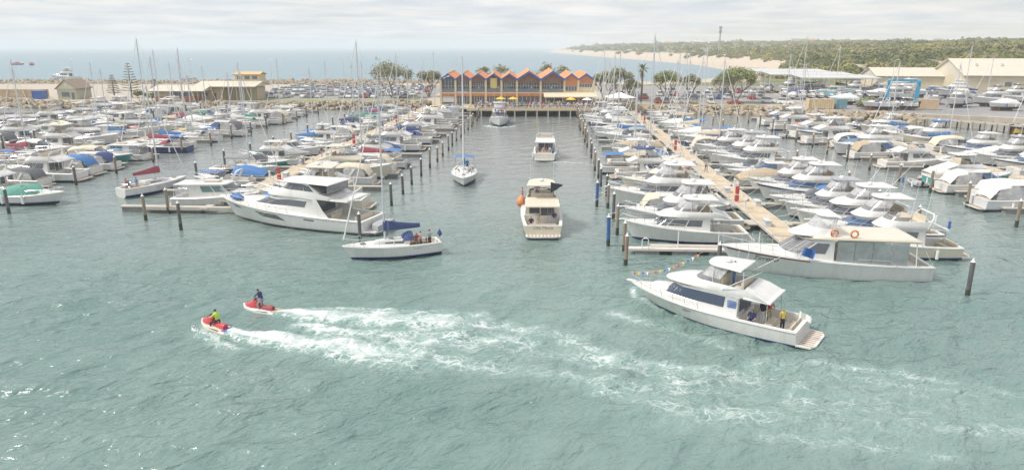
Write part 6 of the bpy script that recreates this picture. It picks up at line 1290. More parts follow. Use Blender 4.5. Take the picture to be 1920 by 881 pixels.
def container(x, y, rz, m, lb, l=6.1):
    r = empty('shipping_container', (x, y, QZ - .1), rz); mb = MB(); n = 22
    for sg in (-1, 1):
        pts = [(-l / 2 + l * k / (2 * n), sg * (1.22 - (.06 if k % 4 in (1, 2) else 0))) for k in range(2 * n + 1)]; mb.loft([[(a, b, .1) for a, b in pts], [(a, b, 2.55) for a, b in pts]], 0, False)
    mb.box(-l / 2, l / 2, -1.2, 1.2, 2.5, 2.6); mb.box(-l / 2, -l / 2 + .08, -1.2, 1.2, .1, 2.5); mb.box(l / 2 - .08, l / 2, -1.2, 1.2, .1, 2.5); mb.build('body', m, r, 0)
    mb = MB()
    for x_ in (-l / 2, l / 2):
        for y_ in (-1.22, 1.22): mb.box(x_ - .08, x_ + .08, y_ - .08, y_ + .08, 0, 2.62)
    mb.build('corner_post', m, r, 0)
    for y_ in (-.4, .4): mb = MB(); mb.tube([(l / 2 + .04, y_, .2), (l / 2 + .04, y_, 2.4)], .03, 5); mb.build('lock_rod', STEEL, r)
    tag(r, lb, 'container')
for k in range(3): container(-182.5 + 6.3 * k, 222 - .4 * k, R(2), TANW, f'tan container wall section, {ordinal(k + 1)} from the left edge of the shore')
container(-163.9, 214.5, R(3), BLUEP, 'blue container left of the gabled cottage', 3.2)
container(72.6, 191.6, R(-2), mat('ochre_container', (.60, .47, .28), .7, .1, 1), 'ochre container at the near edge of the boat yard', 6.4); container(78.2, 192.2, R(-2), mat('teal_container', (.20, .34, .38), .6, .1, 1), 'small teal container beside the ochre one in the boat yard', 2.6); container(100.6, 191.4, R(-28), TANW, 'brown container right of the blue travel lift', 5.2)
c = bld('boat_shed', 165, 244, R(-8), 'big cream metal boat shed at the right edge above the yard')
bx(c, 'wall', mat('cream_cladding', (.62, .55, .40), .8, .06, .4), -24, 30, 0, 30, 0, 6.6); gable_roof(c, -24, 30, 0, 30, 6.7, 12.2, ROOFC, 'x', .7)
for k in range(4): bx(c, 'roller_door', mat('door_cream', (.56, .49, .36), .7), -20 + 12 * k, -13 + 12 * k, -.06, 0, 0, 5.4)
for k in range(3): bx(c, 'window', GLB, -11.5 + 12 * k, -9.5 + 12 * k, -.06, 0, 3.2, 4.6)
for k in range(6): mb = MB(); mb.disc((-18 + 8 * k, 8, 10.1), .5, .9, 8); mb.build('roof_vent', ALU, c)
c = bld('annexe_shed', 133, 266, R(-8), 'lower cream shed behind the big boat shed'); bx(c, 'wall', mat('cream_cladding', (.62, .55, .40), .8), -12, 12, 0, 20, 0, 5.6); gable_roof(c, -12, 12, 0, 20, 5.7, 8.6, ROOFC, 'x', .6)
def canopy_roof(x, y, w, d, h, lb):
    r = empty('dry_store_canopy', (x, y, QZ - .1), R(-3)); mb = MB(); mb.loft([[(-w / 2, -d / 2, h), (w / 2, -d / 2, h)], [(-w / 2, d / 2, h + .5), (w / 2, d / 2, h + .5)], [(-w / 2, d / 2, h + .2), (w / 2, d / 2, h + .2)], [(-w / 2, -d / 2, h - .35), (w / 2, -d / 2, h - .35)], [(-w / 2, -d / 2, h), (w / 2, -d / 2, h)]], 0, False); mb.build('roof', mat('white_roof_sheet', (.56, .56, .55), .6, .05, .3), r, 0)
    for i in range(4):
        for j in (-1, 0, 1): mb = MB(); mb.tube([(-w / 2 + .4 + (w - .8) * i / 3, j * (d / 2 - .4), 0), (-w / 2 + .4 + (w - .8) * i / 3, j * (d / 2 - .4), h + .5 + .6 * j)], .12, 6); mb.build('post', ALU, r)
    for i in range(4): mb = MB(); mb.tube([(-w / 2 + .4 + (w - .8) * i / 3, -d / 2 + .4, 3.0), (-w / 2 + .4 + (w - .8) * i / 3, d / 2 - .4, 3.0)], .08, 5); mb.build('rack_beam', ALU, r)
    tag(r, lb, 'canopy', 'dry store canopies')
canopy_roof(97, 246, 26, 13, 6.2, 'white dry-store canopy roof nearest the boat yard, front of the three'); canopy_roof(94, 264, 30, 15, 6.6, 'white dry-store canopy roof, middle of the three'); canopy_roof(92, 285, 32, 17, 7.0, 'white dry-store canopy roof, back of the three')
# boats ashore
STAND = MB(); [STAND.tube([(x, y, 0), (x, y * .75, 1.25)], .07, 5) for x in (-2.4, 2.0) for y in (-1.5, 1.5)]; STAND.box(-3, 3, -.15, .15, .0, .95); STANDM = STAND.mesh('boat_stand', mat('rusty_steel', (.20, .12, .08), .8, .2, 3), 0)
yr = random.Random(9); ny_ = 0
YARD = [('fh', 84, 252, 200), ('tc', 92, 236, 185), ('fb', 101, 240, 195), ('cb', 106, 232, 180), ('fn', 112, 246, 170), ('sf', 118, 240, 190), ('ex3', 124, 236, 175), ('fh2', 131, 234, 185), ('y1', 101, 252, 180), ('y2', 93, 262, 185), ('fh', 122, 214, 250), ('ex1', 112, 210, 255), ('fb', 134, 210, 175), ('ex2', 141, 206, 175), ('tc', 148, 216, 180), ('fn', 112, 226, 240), ('cb', 84, 205, 180), ('r2', 88, 197.5, 175), ('y3', 136, 224, 170), ('ex3', 146, 198, 190), ('y1', 128, 222, 180), ('fh', 106, 222, 200), ('fn', 112, 198, 215), ('fb', 123, 201, 178), ('ex1', 135, 199, 180), ('cb', 118, 188, 190), ('fh', 130, 189, 178), ('fc', 142, 188, 182), ('r2', 93, 189, 160), ('ex4', 86, 187.5, 170)]
for k, (key, x, y, a) in enumerate(YARD):
    o = spawn(key, x, y, R(a), f"{PROTO[key]['desc']} propped ashore in the boat yard, {ordinal(k + 1)} of the yard", 'boats propped in the yard', 1.0, QZ + .85, {'antifoul': None} if False else {'canopy': CAN['charcoal'], 'cover': CAN['white']})
    s_ = bpy.data.objects.new('boat_stand', STANDM); col.objects.link(s_); s_.location = (x, y, QZ - .1); s_.rotation_euler = (0, 0, R(a)); tag(s_, f'rusty prop stand under the {ordinal(k + 1)} boat of the yard', 'boat stand', 'prop stands in the yard')
YS = sorted([o for o in bpy.data.objects if o.get('group') == 'boats propped in the yard'], key=lambda o: scr(*o.location)[0]); YN = sorted([o for o in bpy.data.objects if o.get('group') == 'prop stands in the yard'], key=lambda o: scr(*o.location)[0])
for k, (a, b) in enumerate(zip(YS, YN)): a['label'] = a['label'].split(' propped')[0] + f' propped ashore in the boat yard, {ordinal(k + 1)} from the left'; b['label'] = f'rusty prop stand under the {ordinal(k + 1)} yard boat from the left'
k = 0
for r_ in range(5):
    for i in range(9):
        x = 80 + 2.9 * i + yr.uniform(-.3, .3) + r_ * .8; y = 226 + r_ * 11; 
        if any(abs(x - q[1]) < 4 and abs(y - q[2]) < 6 for q in YARD): continue
        key = yr.choice(['r1', 'r2', 'r3', 'r3']); cw = yr.choice(['navy', 'blue', 'white', 'grey', 'charcoal', 'teal']); k += 1
        spawn(key, x - 3, y, R(-95 + yr.uniform(-4, 4)), f"{dict(r1=f'runabout with {cw} bimini', r2='hardtop runabout', r3=f'runabout under {cw} cover')[key]} parked ashore, {ordinal(i + 1)} in dry-store row {ORD[r_ + 1]} from front", 'boats in the dry store', 1.0, QZ + .45, {'canopy': CAN[cw]})
# travel lift
tl = empty('travel_lift', (98.2, 200.5, QZ - .1), R(-24)); tag(tl, 'bright blue travel lift straddling the yard slip', 'boat hoist'); TB = mat('lift_blue', (.05, .30, .50), .5, .08, 1)
for x in (-3.6, 3.6):
    for y in (-4.2, 4.2):
        mb = MB(); mb.box(x - .3, x + .3, y - .3, y + .3, .8, 6.6); mb.build('leg', TB, tl, 0)
        for dy in (-.45, .45): mb = MB(); mb.disc((x, y + dy, .62), .62, .34, 14, 0, 'x'); mb.build('wheel', RUBB, tl)
    mb = MB(); mb.box(x - .34, x + .34, -4.9, 4.9, 1.1, 1.6); mb.build('lower_beam', TB, tl, 0); mb = MB(); mb.box(x - .36, x + .36, -5.0, 5.0, 6.6, 7.3); mb.build('upper_beam', TB, tl, 0)
    for y in (-2, 2): mb = MB(); mb.tube([(x, y, 6.6), (x * .35, y, 1.6), (0, y, 1.2)], .07, 4); mb.build('sling', WHITEP, tl)
mb = MB(); mb.box(-3.24, 3.24, 4.5, 5.1, 6.62, 7.28); mb.build('cross_beam', TB, tl, 0); mb = MB(); mb.box(-4.7, -3.98, -1.4, .6, 1.7, 3.2); mb.build('engine_box', mat('lift_dark', (.08, .12, .2), .5), tl, 0)
# yard dock on timber piles
dk = empty('timber_dock', (97.5, 158.5, 0), R(-52)); tag(dk, 'grey timber dock on many piles below the boat yard', 'dock')
for k in range(26): mb = MB(); mb.box(-15 + 1.15 * k, -13.87 + 1.15 * k, -2.2, 2.2, 1.55, 1.72); mb.build('deck_plank', mat('grey_plank', (.36, .33, .29), .9, .2, 1.2), dk, 0)
for k in range(13):
    for y in (-2.05, 2.05): mb = MB(); mb.tube([(-14.6 + 2.4 * k, y, -3), (-14.6 + 2.4 * k, y, 1.9)], .16, 7); mb.build('pile', TIMB, dk)
spawn('r2', 104.5, 152.5, R(-20), 'small boat with mustard yellow hull moored off the timber dock', None, 1.35, 0, {'hull': YELLOW})
spawn('tc', 118, 158, R(160), 'white cruiser moored at the far right edge below the yard', None, 1.05)
spawn('y2', 108, 160.5, R(200), 'tall-masted yacht lying behind the timber dock', None, 1.0)
# ================================================================== CARS
CARP = {k: mat('car_' + k, v, .25, coat=.6) for k, v in dict(white=(.74, .74, .73), silver=(.50, .51, .53), grey=(.24, .25, .27), black=(.03, .03, .035), blue=(.06, .12, .30), red=(.42, .04, .05), green=(.08, .16, .12), gold=(.42, .36, .26)).items()}
TYRE = MB(); TYRE.disc((0, 0, 0), .33, .22, 14, 0, 'y'); TYREM = TYRE.mesh('wheel', RUBB); RIMB = MB(); RIMB.disc((0, 0, 0), .2, .235, 10, 0, 'y'); RIMM = RIMB.mesh('rim', STEEL)
def car_proto(kind):
    r = empty('parked_car'); L, W = (4.6, 1.82); mb = MB()
    prof = {'sedan': [(-2.3, .55, .9), (-2.2, .95, .95), (-1.5, 1.0, 1), (1.0, .98, 1), (2.0, .86, .97), (2.3, .6, .88)], 'suv': [(-2.3, .55, .95), (-2.25, 1.1, .97), (-1.4, 1.12, 1), (1.0, 1.08, 1), (2.05, .98, .97), (2.3, .65, .9)], 'ute': [(-2.55, .6, .97), (-2.5, 1.0, .98), (-1.0, 1.02, 1), (1.0, 1.06, 1), (2.1, .96, .96), (2.35, .65, .9)]}[kind]
    mb.loft([[(x, W / 2 * s, .28), (x, W / 2 * s, z * .72), (x, W / 2 * s * .93, z), (x, -W / 2 * s * .93, z), (x, -W / 2 * s, z * .72), (x, -W / 2 * s, .28)] for x, z, s in prof], 0, True, True, True); mb.build('body', CARP['white'], r, 35)
    cab = {'sedan': (-1.75, -.95, .25, 1.05, .96, 1.45), 'suv': (-2.15, -1.9, .35, 1.1, 1.08, 1.75), 'ute': (-.55, -.4, .5, 1.1, 1.02, 1.72)}[kind]; a, b, c_, d, z0, z1 = cab
    g = MB(); g.loft([[(a, .80, z0), (d, .80, z0), (d, -.80, z0), (a, -.80, z0)], [(b, .64, z1 - .06), (c_, .64, z1 - .06), (c_, -.64, z1 - .06), (b, -.64, z1 - .06)]], 0, True); g.build('window_glass', GLASS, r, 0)
    t = MB(); t.slab(b - .05, c_ + .05, .66, .64, z1 - .06, z1 + .02, .12, 0, .03, .85); t.build('roof', CARP['white'], r, 40)
    if kind == 'ute': q = MB(); q.box(-2.45, -.65, -.72, .72, 1.0, 1.06); q.build('tray', RUBB, r, 0)
    for x in (-1.4, 1.42):
        for y in (-.83, .83):
            o = bpy.data.objects.new('wheel', TYREM); col.objects.link(o); o.parent = r; o.location = (x, y, .33)
            p = bpy.data.objects.new('rim', RIMM); col.objects.link(p); p.parent = o
    for y in (-.6, .6): h = MB(); h.box(2.2, 2.3, y - .16, y + .16, .62, .76); h.build('headlight', VINYL, r, 0); h = MB(); h.box(-2.33 if kind != 'ute' else -2.56, -2.22, y - .14, y + .14, .75, .92); h.build('tail_light', REDP, r, 0)
    bpy.context.view_layer.update()
    for k in kids(r):
        for q in kids(k): KIDS[q.name] = []
    return r
CARS = {k: [car_proto(k), False] for k in ('sedan', 'suv', 'ute')}
def car(kind, x, y, rz, colr, label, group):
    p = CARS[kind]; o = copy_tree(p[0], None, {'body': CARP[colr], 'roof': CARP[colr]}); place(o, x, y, QZ - .1, rz); tag(o, label, 'car', group); return o
cr2 = random.Random(21); CK = ['white', 'white', 'white', 'white', 'silver', 'silver', 'silver', 'grey', 'blue', 'red', 'white', 'gold']
for r_, (yy, x0, x1) in enumerate(((225.5, -97, -46), (236, -99, -45), (247, -100, -46), (258, -101, -46), (270, -102, -46), (283, -103, -46))):
    x = x0; i = 0
    while x < x1:
        if cr2.random() < .86 and -20 < scr(x, yy, 2)[0] < 1940:
            i += 1; c_ = cr2.choice(CK); k = cr2.choice(['sedan', 'suv', 'suv', 'ute']); car(k, x + cr2.uniform(-.15, .15), yy + cr2.uniform(-.3, .3), R(-90 + cr2.uniform(-2, 2) + (180 if cr2.random() < .3 else 0)), c_, f"{c_} {dict(sedan='sedan', suv='wagon', ute='utility')[k]}, {ordinal(i)} from left in {ORD[r_ + 1]} row of the left car park", 'cars in the left car park')
        x += 2.6
for r_, (yy, x0, x1) in enumerate(((208.5, 24, 50), (226, 25, 73), (240, 24, 76), (258, 24, 78))):
    x = x0; i = 0
    while x < x1:
        if cr2.random() < .72 and not (31.5 < x < 37 and r_ > 0):
            i += 1; c_ = cr2.choice(CK); k = cr2.choice(['sedan', 'suv', 'suv', 'ute']); car(k, x, yy + cr2.uniform(-.3, .3), R(90 + cr2.uniform(-2, 2)), c_, f"{c_} {dict(sedan='sedan', suv='wagon', ute='utility')[k]}, {ordinal(i)} from left in {ORD[r_ + 1]} row of the right car park", 'cars in the right car park')
        x += 2.6
car('sedan', 53.6, 204.9, R(8), 'red', 'red car alone by the shore under the big tree', None); car('suv', 68.5, 206.5, R(-30), 'white', 'white van-like wagon at the entrance of the boat yard', None); car('suv', 64.8, 210.5, R(-35), 'white', 'white wagon behind the one at the boat yard entrance', None)
for o in [q[0] for q in CARS.values()]:
    for c_ in kids(o):
        for g_ in kids(c_): bpy.data.objects.remove(g_)
        bpy.data.objects.remove(c_)
    bpy.data.objects.remove(o)

# ================================================================== TREES
BARK = mat('bark', (.20, .15, .11), .95, .25, 3)
def leafm(name, a, b): 
    m = bpy.data.materials.new(name); m.use_nodes = True; t = m.node_tree; p = t.nodes['Principled BSDF']; p.inputs['Roughness'].default_value = .7
    g = N(t, 'ShaderNodeNewGeometry'); r = N(t, 'ShaderNodeValToRGB'); t.links.new(g.outputs['Random Per Island'], r.inputs[0]); r.color_ramp.elements[0].color = (*a, 1); r.color_ramp.elements[1].color = (*b, 1); t.links.new(r.outputs[0], p.inputs['Base Color']); return m
LEAF = leafm('leaf_olive', (.16, .165, .09), (.31, .295, .17)); LEAFG = leafm('leaf_green', (.14, .17, .06), (.29, .31, .12)); LEAFP = leafm('leaf_pine', (.07, .10, .06), (.13, .16, .09))
def tree(x, y, h, w, m, label, seed, dens=1.0, fork=4, trunk=.3, base=.25):
    r = random.Random(seed); root = empty('tree', (x, y, QZ - .15)); tag(root, label, 'tree'); t = MB(); tips = []
    def limb(p, d, L, rad, k):
        q = p + d * L * .5 + Vector((r.uniform(-.1, .1), r.uniform(-.1, .1), 0)) * L; e = p + d * L; t.tube([p, q * .3 + (p + e) * .35, e], rad, 6, 0, rad * .6)
        if k == 0: tips.append(e); return
        for i in range(3 if k > 1 else 4):
            a = 2 * math.pi * (i + r.random() * .8) / 3; nd = (d + Vector((math.cos(a), math.sin(a), .25)) * r.uniform(.55, 1.0)); nd.normalize(); limb(e, nd, L * r.uniform(.6, .8), rad * .58, k - 1)
    for i in range(fork):
        a = 2 * math.pi * (i + r.random() * .5) / fork; limb(Vector((0, 0, 0)) + Vector((math.cos(a), math.sin(a), 0)) * .15, Vector((math.cos(a) * .55 * w / h, math.sin(a) * .55 * w / h, 1)).normalized(), h * .36, trunk * .6, 2)
    t.build('trunk', BARK, root); cr = MB(); zx = max(p.z for p in tips); wx = max(math.hypot(p.x, p.y) for p in tips)
    for p in tips:
        c0 = Vector((p.x / wx * w * .42, p.y / wx * w * .42, min(p.z / zx, 1) * h * .86)); R0 = w * .13 * r.uniform(.7, 1.25)
        for _ in range(int(62 * dens)):
            v = Vector((r.gauss(0, 1), r.gauss(0, 1), r.gauss(0, .8))); v = v.normalized() * R0 * r.random() ** .45; q = c0 + v; s = r.uniform(.16, .38); u = Vector((r.gauss(0, 1), r.gauss(0, 1), r.gauss(0, .6))).normalized(); n_ = u.orthogonal().normalized() * s * .55; u = u * s
            cr.add([q - u, q + n_, q + u, q - n_], [(0, 1, 2, 3)])
    cr.build('crown', m, root, 0); return root
tree(-52, 226, 12.5, 15, LEAF, 'big spreading grey-green tree in the car park left of the clubhouse', 1, 1.0); tree(-41, 232, 9, 9, LEAF, 'smaller tree between the car park tree and the clubhouse', 2, .9)
tree(16.5, 214, 9.5, 9, LEAF, 'grey-green tree right behind the clubhouse end', 3, .8); tree(21.5, 218, 11, 9, LEAF, 'taller thin tree right of the clubhouse', 4, .7); tree(36.5, 222, 9.5, 9.5, LEAFG, 'round olive tree between the palm and the right car park road', 5, 1.2); tree(46, 232, 8, 7, LEAF, 'small dark tree beside the big right car park tree', 6, .9)
tree(55, 210.5, 11, 12.5, LEAFG, 'big rounded tree right of centre above the red car', 7, 1.5); tree(26.5, 232, 6, 7, LEAFG, 'low bushy tree behind the palm', 8, 1.1); tree(57, 234, 8, 9, LEAF, 'tree behind the big rounded tree', 10, .9)
for k, x in enumerate((-23, -17, -2, 4)): tree(x, 236 + (k % 3) * 3, 11.2 + (k * 37 % 5) * .35, 6, LEAF, f'bare-topped tree rising behind the clubhouse roofs, {ordinal(k + 1)} from left', 20 + k, .16)
for k, (x, y, h) in enumerate(((86, 193.5, 3), (84, 190.5, 2.6), (-126, 206.5, 3.2), (-122, 207, 2.6))): tree(x, y, h, 4, LEAFG, ('shrub beside the ochre container', 'smaller shrub before the ochre container', 'shrub on the left rock bank', 'smaller shrub on the left rock bank')[k], 40 + k, .8, 3, .1)
def pine(x, y, h, label, seed):
    r = random.Random(seed); root = empty('norfolk_pine', (x, y, QZ - .15)); tag(root, label, 'tree'); t = MB(); t.tube([(0, 0, 0), (0, 0, h)], .22, 7, 0, .03); t.build('trunk', BARK, root); cr = MB(); z = h * .18
    while z < h:
        L = (h - z) * .32 + .25
        for i in range(6):
            a = 2 * math.pi * (i + r.random() * .4) / 6; d = Vector((math.cos(a), math.sin(a), .12)); n_ = Vector((-math.sin(a), math.cos(a), 0))
            for s in range(int(4 + L * 3)):
                f = (s + 1) / (4 + L * 3); q = Vector((0, 0, z)) + d * L * f
                for sg in (-1, 1): e = q + n_ * sg * L * .22 * (1.1 - f) + d * .18 + Vector((0, 0, .12)); cr.add([q, q + d * .22, e], [(0, 1, 2)]); cr.add([q + Vector((0, 0, .1)), q + d * .2, e + Vector((0, 0, .12))], [(0, 1, 2)])
        z += h * .075
    cr.build('crown', LEAFP, root, 0)
pine(-138, 222, 11.5, 'tall layered pine on the left shore', 1); pine(-144, 222, 7.5, 'slender shorter pine left of the tall layered pine', 2); pine(-131, 224, 6, 'small dark pine right of the tall layered pine', 3)
def palm(x, y, h):
    root = empty('palm_tree', (x, y, QZ - .15)); tag(root, 'palm tree with brown skirt right of the clubhouse', 'tree'); t = MB(); t.tube([(0, 0, 0), (.1, 0, h * .5), (.05, 0, h)], .34, 8, 0, .26); t.build('trunk', BARK, root); r = random.Random(3); f = MB(); sk = MB()
    for k in range(44):
        a = r.uniform(0, 6.28); el = r.uniform(-.3, 1.2); d = Vector((math.cos(a) * math.cos(el), math.sin(a) * math.cos(el), math.sin(el))); n_ = Vector((-math.sin(a), math.cos(a), 0)); p = Vector((.05, 0, h)); pts = []
        for s in range(6): pts.append((p.copy(), .28 * (1 - abs(s - 2.5) / 3.4))); p = p + d * .42; d = (d + Vector((0, 0, -.22))).normalized()
        f.loft([[q - n_ * w_, q + Vector((0, 0, .06)), q + n_ * w_] for q, w_ in pts], 0, False)
    for k in range(30): a = r.uniform(0, 6.28); z = r.uniform(h - 2, h - .3); v = Vector((math.cos(a), math.sin(a), 0)); sk.add([Vector((0, 0, z)) + v * .3, Vector((0, 0, z - 1.0)) + v * .75 + Vector((-v.y, v.x, 0)) * .15, Vector((0, 0, z - 1.0)) + v * .7 - Vector((-v.y, v.x, 0)) * .15], [(0, 1, 2)])
    f.build('crown', LEAFG, root, 0); sk.build('dead_frond_skirt', mat('dry_frond', (.34, .25, .15), .9), root, 0)
palm(28.2, 219, 9.6)

# ================================================================== SCRUB ON THE HEADLAND (one mass)
sr = np.random.RandomState(4); cand = []
X = np.concatenate([sr.uniform(60, 520, 26000), sr.uniform(60, 1400, 9000)]); Y = np.concatenate([sr.uniform(330, 900, 26000), sr.uniform(700, 3200, 9000)])
dC = coast_d(X, Y); nA = vnoise(X, Y, 60, 1); nB = vnoise(X, Y, 18, 2); ZZ = land_h(dC, X, Y, nA, nB)
keep = (dC + 16 * nB + 12 * nA > 40) & (Y + .35 * np.clip(X - 60, 0, 400) > 372) & (nB < .38)
PX = np.array([scr(a, b, 10)[0] for a, b in zip(X, Y)]); keep &= (PX > 900) & (PX < 2050)
far_ = np.hypot(X, Y); keep &= sr.rand(len(X)) < np.clip(1.15 - far_ / 4200, .25, 1)
P = np.stack([X, Y, ZZ - .25], -1)[keep]; SC = (sr.uniform(.7, 1.9, keep.sum()) * np.clip(far_[keep] / 700, 1, 2.4))
SC = np.where(sr.rand(len(SC)) < .06, SC * 1.8, SC)
bushes = []
for k in range(4):
    r = random.Random(60 + k); mb = MB()
    for _ in range(240):
        v = Vector((r.gauss(0, 1), r.gauss(0, 1), abs(r.gauss(0, .8)))).normalized(); rad = 1.2 + .35 * math.sin(3 * v.x + k) + .3 * math.cos(4 * v.y + 2 * k); q = Vector((v.x * rad * 1.2, v.y * rad * 1.2, v.z * rad * .85 + .1)) * r.uniform(.75, 1); s = r.uniform(.16, .34); u = Vector((r.gauss(0, 1), r.gauss(0, 1), r.gauss(0, .7))).normalized(); n_ = (v.cross(u) if v.cross(u).length > .1 else u.orthogonal()).normalized() * s; mb.add([q - u * s, q + n_ * .7, q + u * s, q - n_ * .7], [(0, 1, 2, 3)])
    mb.ball((0, 0, .35), .85, 0, 7, 5, .8, .15)
    bushes.append(mb)
m = bpy.data.materials.new('coastal_scrub'); m.use_nodes = True; t = m.node_tree; p = t.nodes['Principled BSDF']; p.inputs['Roughness'].default_value = .8
oi = N(t, 'ShaderNodeObjectInfo'); rmp = N(t, 'ShaderNodeValToRGB'); t.links.new(oi.outputs['Random'], rmp.inputs[0]); e = rmp.color_ramp; e.elements[0].color = (.11, .13, .055, 1); e.elements[1].color = (.36, .33, .16, 1); q = e.elements.new(.35); q.color = (.18, .20, .065, 1); q = e.elements.new(.7); q.color = (.28, .28, .10, 1); q = e.elements.new(.9); q.color = (.27, .23, .17, 1); ge = N(t, 'ShaderNodeNewGeometry'); pn = N(t, 'ShaderNodeTexNoise', Scale=0.022, Detail=4.0); t.links.new(ge.outputs['Position'], pn.inputs['Vector']); pm_ = N(t, 'ShaderNodeValToRGB'); pm_.color_ramp.elements[0].position = .38; pm_.color_ramp.elements[1].position = .62; pm_.color_ramp.elements[0].color = (.62, .70, .62, 1); pm_.color_ramp.elements[1].color = (1.25, 1.15, .85, 1); t.links.new(pn.outputs[0], pm_.inputs[0]); ml_ = N(t, 'ShaderNodeMix', data_type='RGBA', blend_type='MULTIPLY'); ml_.inputs[0].default_value = 1; t.links.new(rmp.outputs[0], ml_.inputs[6]); t.links.new(pm_.outputs[0], ml_.inputs[7]); t.links.new(ml_.outputs[2], p.inputs['Base Color'])
bobs = [bpy.data.objects.new('scrub_bush', b.mesh('scrub_bush', m, 0)) for b in bushes]
bcol = bpy.data.collections.new('scrub_bushes')
for b in bobs: bcol.objects.link(b)
pm = bpy.data.meshes.new('scrub'); pm.from_pydata(P.tolist(), [], []); a_ = pm.attributes.new('sc', 'FLOAT', 'POINT'); a_.data.foreach_set('value', SC.astype(np.float32)); a_ = pm.attributes.new('rot', 'FLOAT', 'POINT'); a_.data.foreach_set('value', sr.uniform(0, 6.28, len(P)).astype(np.float32))
scrub = bpy.data.objects.new('scrub', pm); col.objects.link(scrub); ng = bpy.data.node_groups.new('scatter', 'GeometryNodeTree'); ng.interface.new_socket('Geometry', in_out='INPUT', socket_type='NodeSocketGeometry'); ng.interface.new_socket('Geometry', in_out='OUTPUT', socket_type='NodeSocketGeometry')
gi, go = ng.nodes.new('NodeGroupInput'), ng.nodes.new('NodeGroupOutput'); ip = ng.nodes.new('GeometryNodeInstanceOnPoints'); ci = ng.nodes.new('GeometryNodeCollectionInfo'); ci.inputs[0].default_value = bcol; ci.inputs[1].default_value = True; ci.inputs[2].default_value = True; ip.inputs['Pick Instance'].default_value = True
na = ng.nodes.new('GeometryNodeInputNamedAttribute'); na.data_type = 'FLOAT'; na.inputs[0].default_value = 'sc'; nr = ng.nodes.new('GeometryNodeInputNamedAttribute'); nr.data_type = 'FLOAT'; nr.inputs[0].default_value = 'rot'; cx = ng.nodes.new('ShaderNodeCombineXYZ')
L_ = ng.links.new; L_(gi.outputs[0], ip.inputs['Points']); L_(ci.outputs[0], ip.inputs['Instance']); L_(nr.outputs[0], cx.inputs[2]); L_(cx.outputs[0], ip.inputs['Rotation']); L_(na.outputs[0], ip.inputs['Scale']); L_(ip.outputs[0], go.inputs[0])
md = scrub.modifiers.new('scatter', 'NODES'); md.node_group = ng; structure(scrub, 'stuff'); tag(scrub, 'olive coastal scrub covering the headland and dunes', 'scrub')
# far houses and the phone mast on the headland
hr = random.Random(2)
for k in range(11):
    x = 300 + k * 62 + hr.uniform(-15, 15); y = 1750 + hr.uniform(-160, 200); z = float(land_h(coast_d(np.array([x]), np.array([y])), np.array([x]), np.array([y]), np.array([0.0]), np.array([0.0]))[0]) + 2.2
    r = empty('far_house', (x, y, z), hr.uniform(-.3, .3)); w_ = hr.uniform(16, 26); bx(r, 'wall', WHITEP, -w_ / 2, w_ / 2, -5, 5, 0, 4.5); gable_roof(r, -w_ / 2, w_ / 2, -5, 5, 4.5, 7.4, hr.choice([TILE, ROOFB, ROOFC]), 'x'); [bx(r, 'window', GLB, -w_ / 2 + 1.5 + 4.5 * q, -w_ / 2 + 3.5 + 4.5 * q, -5.05, -5, 1.2, 3.2) for q in range(3)]
    tag(r, f'white house far off on the headland skyline, {ordinal(k + 1)} from left', 'house', 'far houses on the headland')
pt_ = empty('phone_mast', (177, 760, 15)); tag(pt_, 'tall slim phone mast with antennas on the scrub headland', 'mast'); mb = MB(); mb.tube([(0, 0, 0), (0, 0, 24)], 1.0, 8, 0, .6); mb.build('pole', mat('mast_grey', (.34, .35, .36), .6), pt_)
for z in (18.5, 22.5):
    for k in range(6): a = k * 1.047; mb = MB(); mb.box(-.45, .45, -.25, .25, -1.4, 1.4); o = mb.build('antenna_panel', mat('mast_grey', (.34, .35, .36), .6), pt_, 0); o.location = (1.25 * math.cos(a), 1.25 * math.sin(a), z); o.rotation_euler = (0, 0, a + 1.57)
    mb = MB(); mb.tube([(1.25 * math.cos(k * .524), 1.25 * math.sin(k * .524), z) for k in range(13)], .08, 4); mb.build('antenna_ring', ALU, pt_)
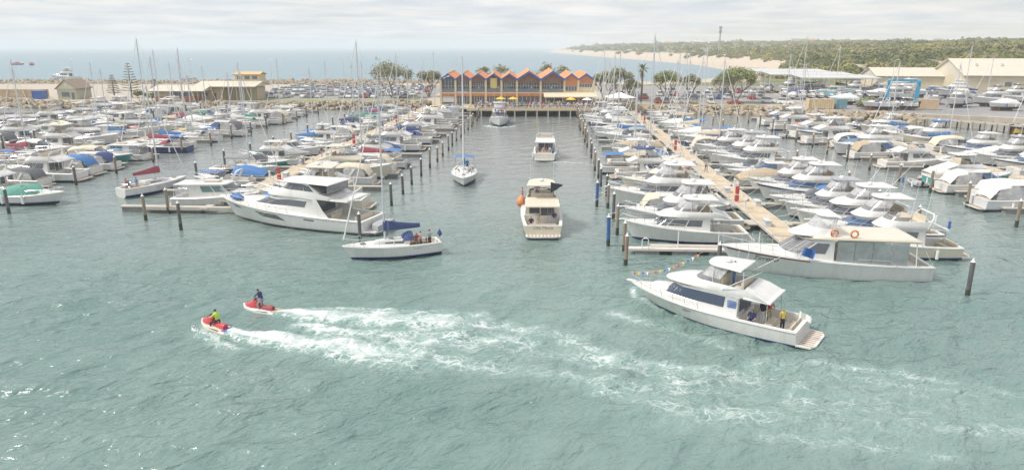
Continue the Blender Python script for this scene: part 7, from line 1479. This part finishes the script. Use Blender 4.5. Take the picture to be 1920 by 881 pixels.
# lamp posts
for k, (x, y, h) in enumerate(((-160, 226, 12), (-120, 228, 12), (-96, 236, 12), (-72, 240, 12), (-45, 246, 12), (20, 224, 10), (33, 244, 11), (61, 214, 10), (76, 216, 11), (108, 228, 12), (-66, 300, 12), (-86, 298, 12))):
    r = empty('lamp_post', (x, y, QZ - .1)); mb = MB(); mb.tube([(0, 0, 0), (0, 0, h)], .10, 6, 0, .06); mb.build('pole', ALU, r)
    for sg in (-1, 1): mb = MB(); mb.tube([(0, 0, h), (sg * 1.1, 0, h + .12)], .05, 5); mb.build('arm', ALU, r); mb = MB(); mb.box(sg * 1.1 - .35, sg * 1.1 + .35, -.14, .14, h + .08, h + .2); mb.build('lamp_head', WHITEP, r, 0)
    tag(r, f'slim double-headed lamp post ashore, {ordinal(k + 1)}', 'lamp post', 'lamp posts ashore')
LP = sorted([o for o in bpy.data.objects if o.get('group') == 'lamp posts ashore'], key=lambda o: scr(*o.location)[0])
for k, o in enumerate(LP): o['label'] = f'slim double-headed lamp post ashore, {ordinal(k + 1)} from the left'
# spray thrown up by the jet skis
for nm, cx_, cy_, a, n, lb in (('spray', -21.9, 40.1, R(149), 800, 'white spray along the hull of the nearer jet ski'), ('spray', -18.3, 43.1, R(162), 500, 'white spray behind the farther jet ski')):
    r = random.Random(int(-cx_)); mb = MB()
    for _ in range(n):
        f = r.random(); side_ = r.choice([-1, 1]) if cy_ < 42 else r.uniform(-1, 1); x = (1.3 - 3.2 * f) if cy_ < 42 else -.1 - 1.5 * f; y = side_ * (.55 + .7 * f * r.random()) if cy_ < 42 else side_ * (.15 + .5 * f); z = abs(r.gauss(0, .2)) * (1.1 - f * .6); s = r.uniform(.015, .05) * (1.6 if z < .1 else 1)
        px_ = cx_ + x * math.cos(a) - y * math.sin(a); py_ = cy_ + x * math.sin(a) + y * math.cos(a); mb.ball((px_, py_, z + .03), s, 0, 5, 4, .8, .2)
    o = mb.build(nm, mat('foam_white', (.84, .86, .86), .6), None, 0); structure(o, 'stuff'); tag(o, lb, 'spray')
# leave nothing unused behind
for p in PROTO.values():
    if not p['used']:
        for c_ in kids(p['root']):
            for g_ in kids(c_): bpy.data.objects.remove(g_)
            bpy.data.objects.remove(c_)
        bpy.data.objects.remove(p['root'])
print('boats', NBOAT, 'objects', len(bpy.data.objects))
